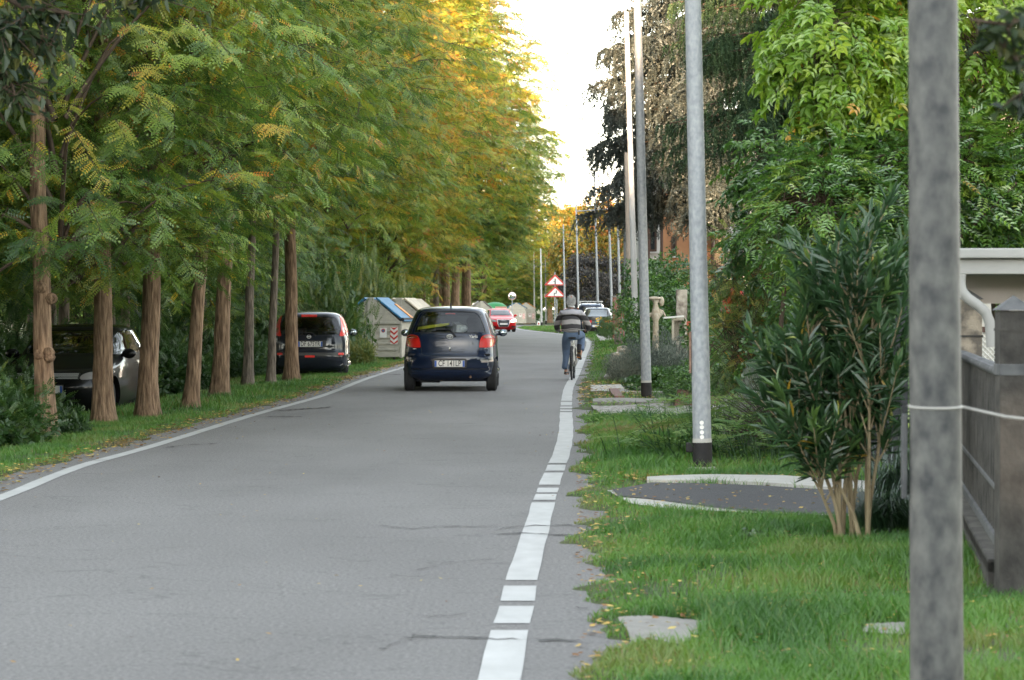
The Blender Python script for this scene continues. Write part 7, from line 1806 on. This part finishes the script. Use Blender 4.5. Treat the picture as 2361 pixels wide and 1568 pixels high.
# sweater
V_ = [(cx, .16, .93), (cx, .17, 1.02), (cx, .21, 1.14), (cx, .26, 1.27), (cx, .31, 1.375), (cx, .335, 1.425),
      (cx - .172, .335, 1.335), (-.275, .385, 1.22), (-.325, .44, 1.10), (-.32, .55, 1.03), (-.287, .635, .985),
      (cx + .172, .335, 1.335), (.255, .385, 1.22), (.315, .44, 1.11), (.32, .55, 1.04), (.283, .635, .995)]
E_ = [(0, 1), (1, 2), (2, 3), (3, 4), (4, 5), (4, 6), (6, 7), (7, 8), (8, 9), (9, 10), (4, 11), (11, 12), (12, 13), (13, 14), (14, 15)]
R_ = [(.195, .14), (.220, .155), (.215, .15), (.205, .145), (.150, .115), (.080, .075), (.085, .09), .074, .068, .060, .046, (.085, .09), .074, .068, .060, .046]
sw = skin('sweater', V_, E_, R_, SWE, rd)
# jeans
V_ = [(cx, .16, .985), (cx, .17, .92), (cx - .085, .20, .90), (-.125, .33, .76), (-.135, .445, .62), (-.130, .41, .44), (-.135, .385, .30), (-.15, .375, .19),
      (cx + .095, .21, .91), (.14, .42, .915), (.175, .60, .905), (.165, .55, .76), (.155, .49, .63), (.165, .46, .575)]
E_ = [(0, 1), (1, 2), (2, 3), (3, 4), (4, 5), (5, 6), (6, 7), (1, 8), (8, 9), (9, 10), (10, 11), (11, 12), (12, 13)]
R_ = [(.175, .13), (.185, .14), (.120, .12), .102, .086, .075, .078, .098, (.120, .12), .102, .092, .084, .080, .098]
skin('jeans', V_, E_, R_, JEAN, rd)
def shoe(q, s, pitch):
    V_ = [(0, -.07, .05), (0, -.01, .045), (0, .07, .03), (0, .14, .022), (0, .185, .02), (0, -.035, .10)]
    o = skin('shoe', V_, [(0, 1), (1, 2), (2, 3), (3, 4), (0, 5)], [(.036, .04), .042, .044, .038, .026, .038], SHOE, rd); o.location = q; o.rotation_euler = (pitch, 0, -s * .12)
    k = MB(); k.prism([(-.038, -.11), (.038, -.11), (.046, .05), (.036, .17), (0, .205), (-.036, .17), (-.046, .05)], -.008, .010, 'Z'); k.build('sole', PLAS, o, bevel=.004)
    m = MB(); m.tube([(0, -.03, .08), (0, -.02, .24)], [.042, .050], 12); m.build('sock', SOCK, o, smooth=50)
q = BB - cd; shoe((q.x - .128, q.y - .055, q.z + .018), -1, -.12)
q = BB + cd; shoe((q.x + .128, q.y - .055, q.z + .018), 1, -.35)
# head: skull, ears, nose, hair fringe round a bald crown, collar
hc = Vector((cx - .005, .385, 1.585)); bm = bmesh.new(); bmesh.ops.create_uvsphere(bm, u_segments=32, v_segments=24, radius=1)
for v in bm.verts:
    x, y, z = v.co; w = 1 - .12 * max(0, -z) ** 1.5; fz = z
    v.co = Vector((x * .083 * w, y * .098 * (1 - .10 * max(0, -z)) + (.01 if y > 0 and z < -.3 else 0), fz * .118))
me = bpy.data.meshes.new('head'); bm.to_mesh(me); bm.free(); me.polygons.foreach_set('use_smooth', np.ones(len(me.polygons), dtype=bool)); hd = link('head', me, SKIN, rd); hd.location = hc; hd.rotation_euler = (-.12, 0, 0)
m = MB(); m.add(*ell((0, .102, -.005), (.013, .022, .026))); m.build('nose', SKIN, hd, smooth=60)
m = MB(); m.add(*ell((-.03, .088, .015), (.012, .008, .008))); m.add(*ell((.03, .088, .015), (.012, .008, .008))); m.build('eyes', SOCK, hd, smooth=60)
m = MB(); m.add(*ell((0, .092, -.05), (.022, .008, .006))); m.build('mouth', LRED, hd, smooth=60)
for s in (-1, 1): m = MB(); m.add(*ell((s * .081, .0, -.012), (.010, .018, .032))); m.build('ear', SKIN, hd, smooth=60)
g = np.random.default_rng(3)
bm = bmesh.new(); bmesh.ops.create_uvsphere(bm, u_segments=64, v_segments=48, radius=1)
def haired(c): return (c.y < .38 + .25 * c.z or c.z > .60) and c.z > -.85 + (.55 if c.y > -.1 else 0) and (((c.x - .06) / .24) ** 2 + ((c.z - .72) / .24) ** 2 > 1 or c.y > .2)
bmesh.ops.delete(bm, geom=[f for f in bm.faces if not haired(f.calc_center_median())], context='FACES')
for v in bm.verts:
    q = 1.03 + .04 * mnoise.noise(v.co * 7); v.co = Vector((v.co.x * .0855 * q * (1 + .05 * max(0, -v.co.z)), v.co.y * .098 * q, v.co.z * .118 * q))
me = bpy.data.meshes.new('hair'); bm.to_mesh(me); bm.free(); me.polygons.foreach_set('use_smooth', np.ones(len(me.polygons), dtype=bool))
hr = link('hair', me, HAIR, hd); md = hr.modifiers.new('s', 'SOLIDIFY'); md.thickness = .008; md.offset = -1
n = 5000; v = unit(g.standard_normal((n, 3))); v = np.array([q for q in v if haired(Vector(q))])
P = v * np.array([.082, .102, .122]); d = unit(v * .35 + np.array([0, -.1, -.5]) + .3 * g.standard_normal(v.shape))
Vh, Fh, Th = place(np.array([diamond(.024, .007)]), frame(d, v + .3 * g.standard_normal(v.shape)), P, .7 + .6 * g.random(len(v)), 0 * v[:, 0], g)
link('hair_strands', mesh_np('hair_strands', Vh, Fh), HAIR, hr)
m = MB(); m.tube([(cx + .060 * math.cos(a), .352 + .060 * math.sin(a), 1.468 - .012 * math.sin(a)) for a in np.linspace(0, 6.0, 20)], .016, 8, closed=True); m.build('collar', COLL, rd, smooth=60)
def hand(q, s):
    """palm over the grip, four fingers closed round it, thumb under the inner side"""
    V_ = [(0, -.055, .012), (0, -.02, .016), (s * .018, .03, .018), (s * -.018, .03, .016)]
    h = skin('hand', V_, [(0, 1), (1, 2), (1, 3)], [.024, .028, .020, .020], SKIN, rd, root=1); h.location = q
    for k, (o, ln) in enumerate(((-.030, .9), (-.010, 1.0), (.010, .96), (.030, .8))):
        y = .045 - .0 * k; xx = o
        P = [(s * xx, .035, .018), (s * xx * 1.02, .035 + .030 * ln, .012), (s * xx, .035 + .036 * ln, -.014 * ln), (s * xx, .035 + .014, -.030 * ln)]
        f = skin('finger', P, [(0, 1), (1, 2), (2, 3)], [.0095, .0088, .0082, .0070], SKIN, h, 1)
    skin('thumb', [(-s * .022, -.01, .008), (-s * .040, .012, -.004), (-s * .034, .034, -.018)], [(0, 1), (1, 2)], [.012, .0105, .0085], SKIN, h, 1)
hand(Vector((-.276, .69, .985)), -1); hand(Vector((.274, .69, .992)), 1)
# phone case on the belt
MB().box((cx + .165, .10, .955), (.03, .03, .09)).build('belt_pouch', PLAS, rd, bevel=.006)
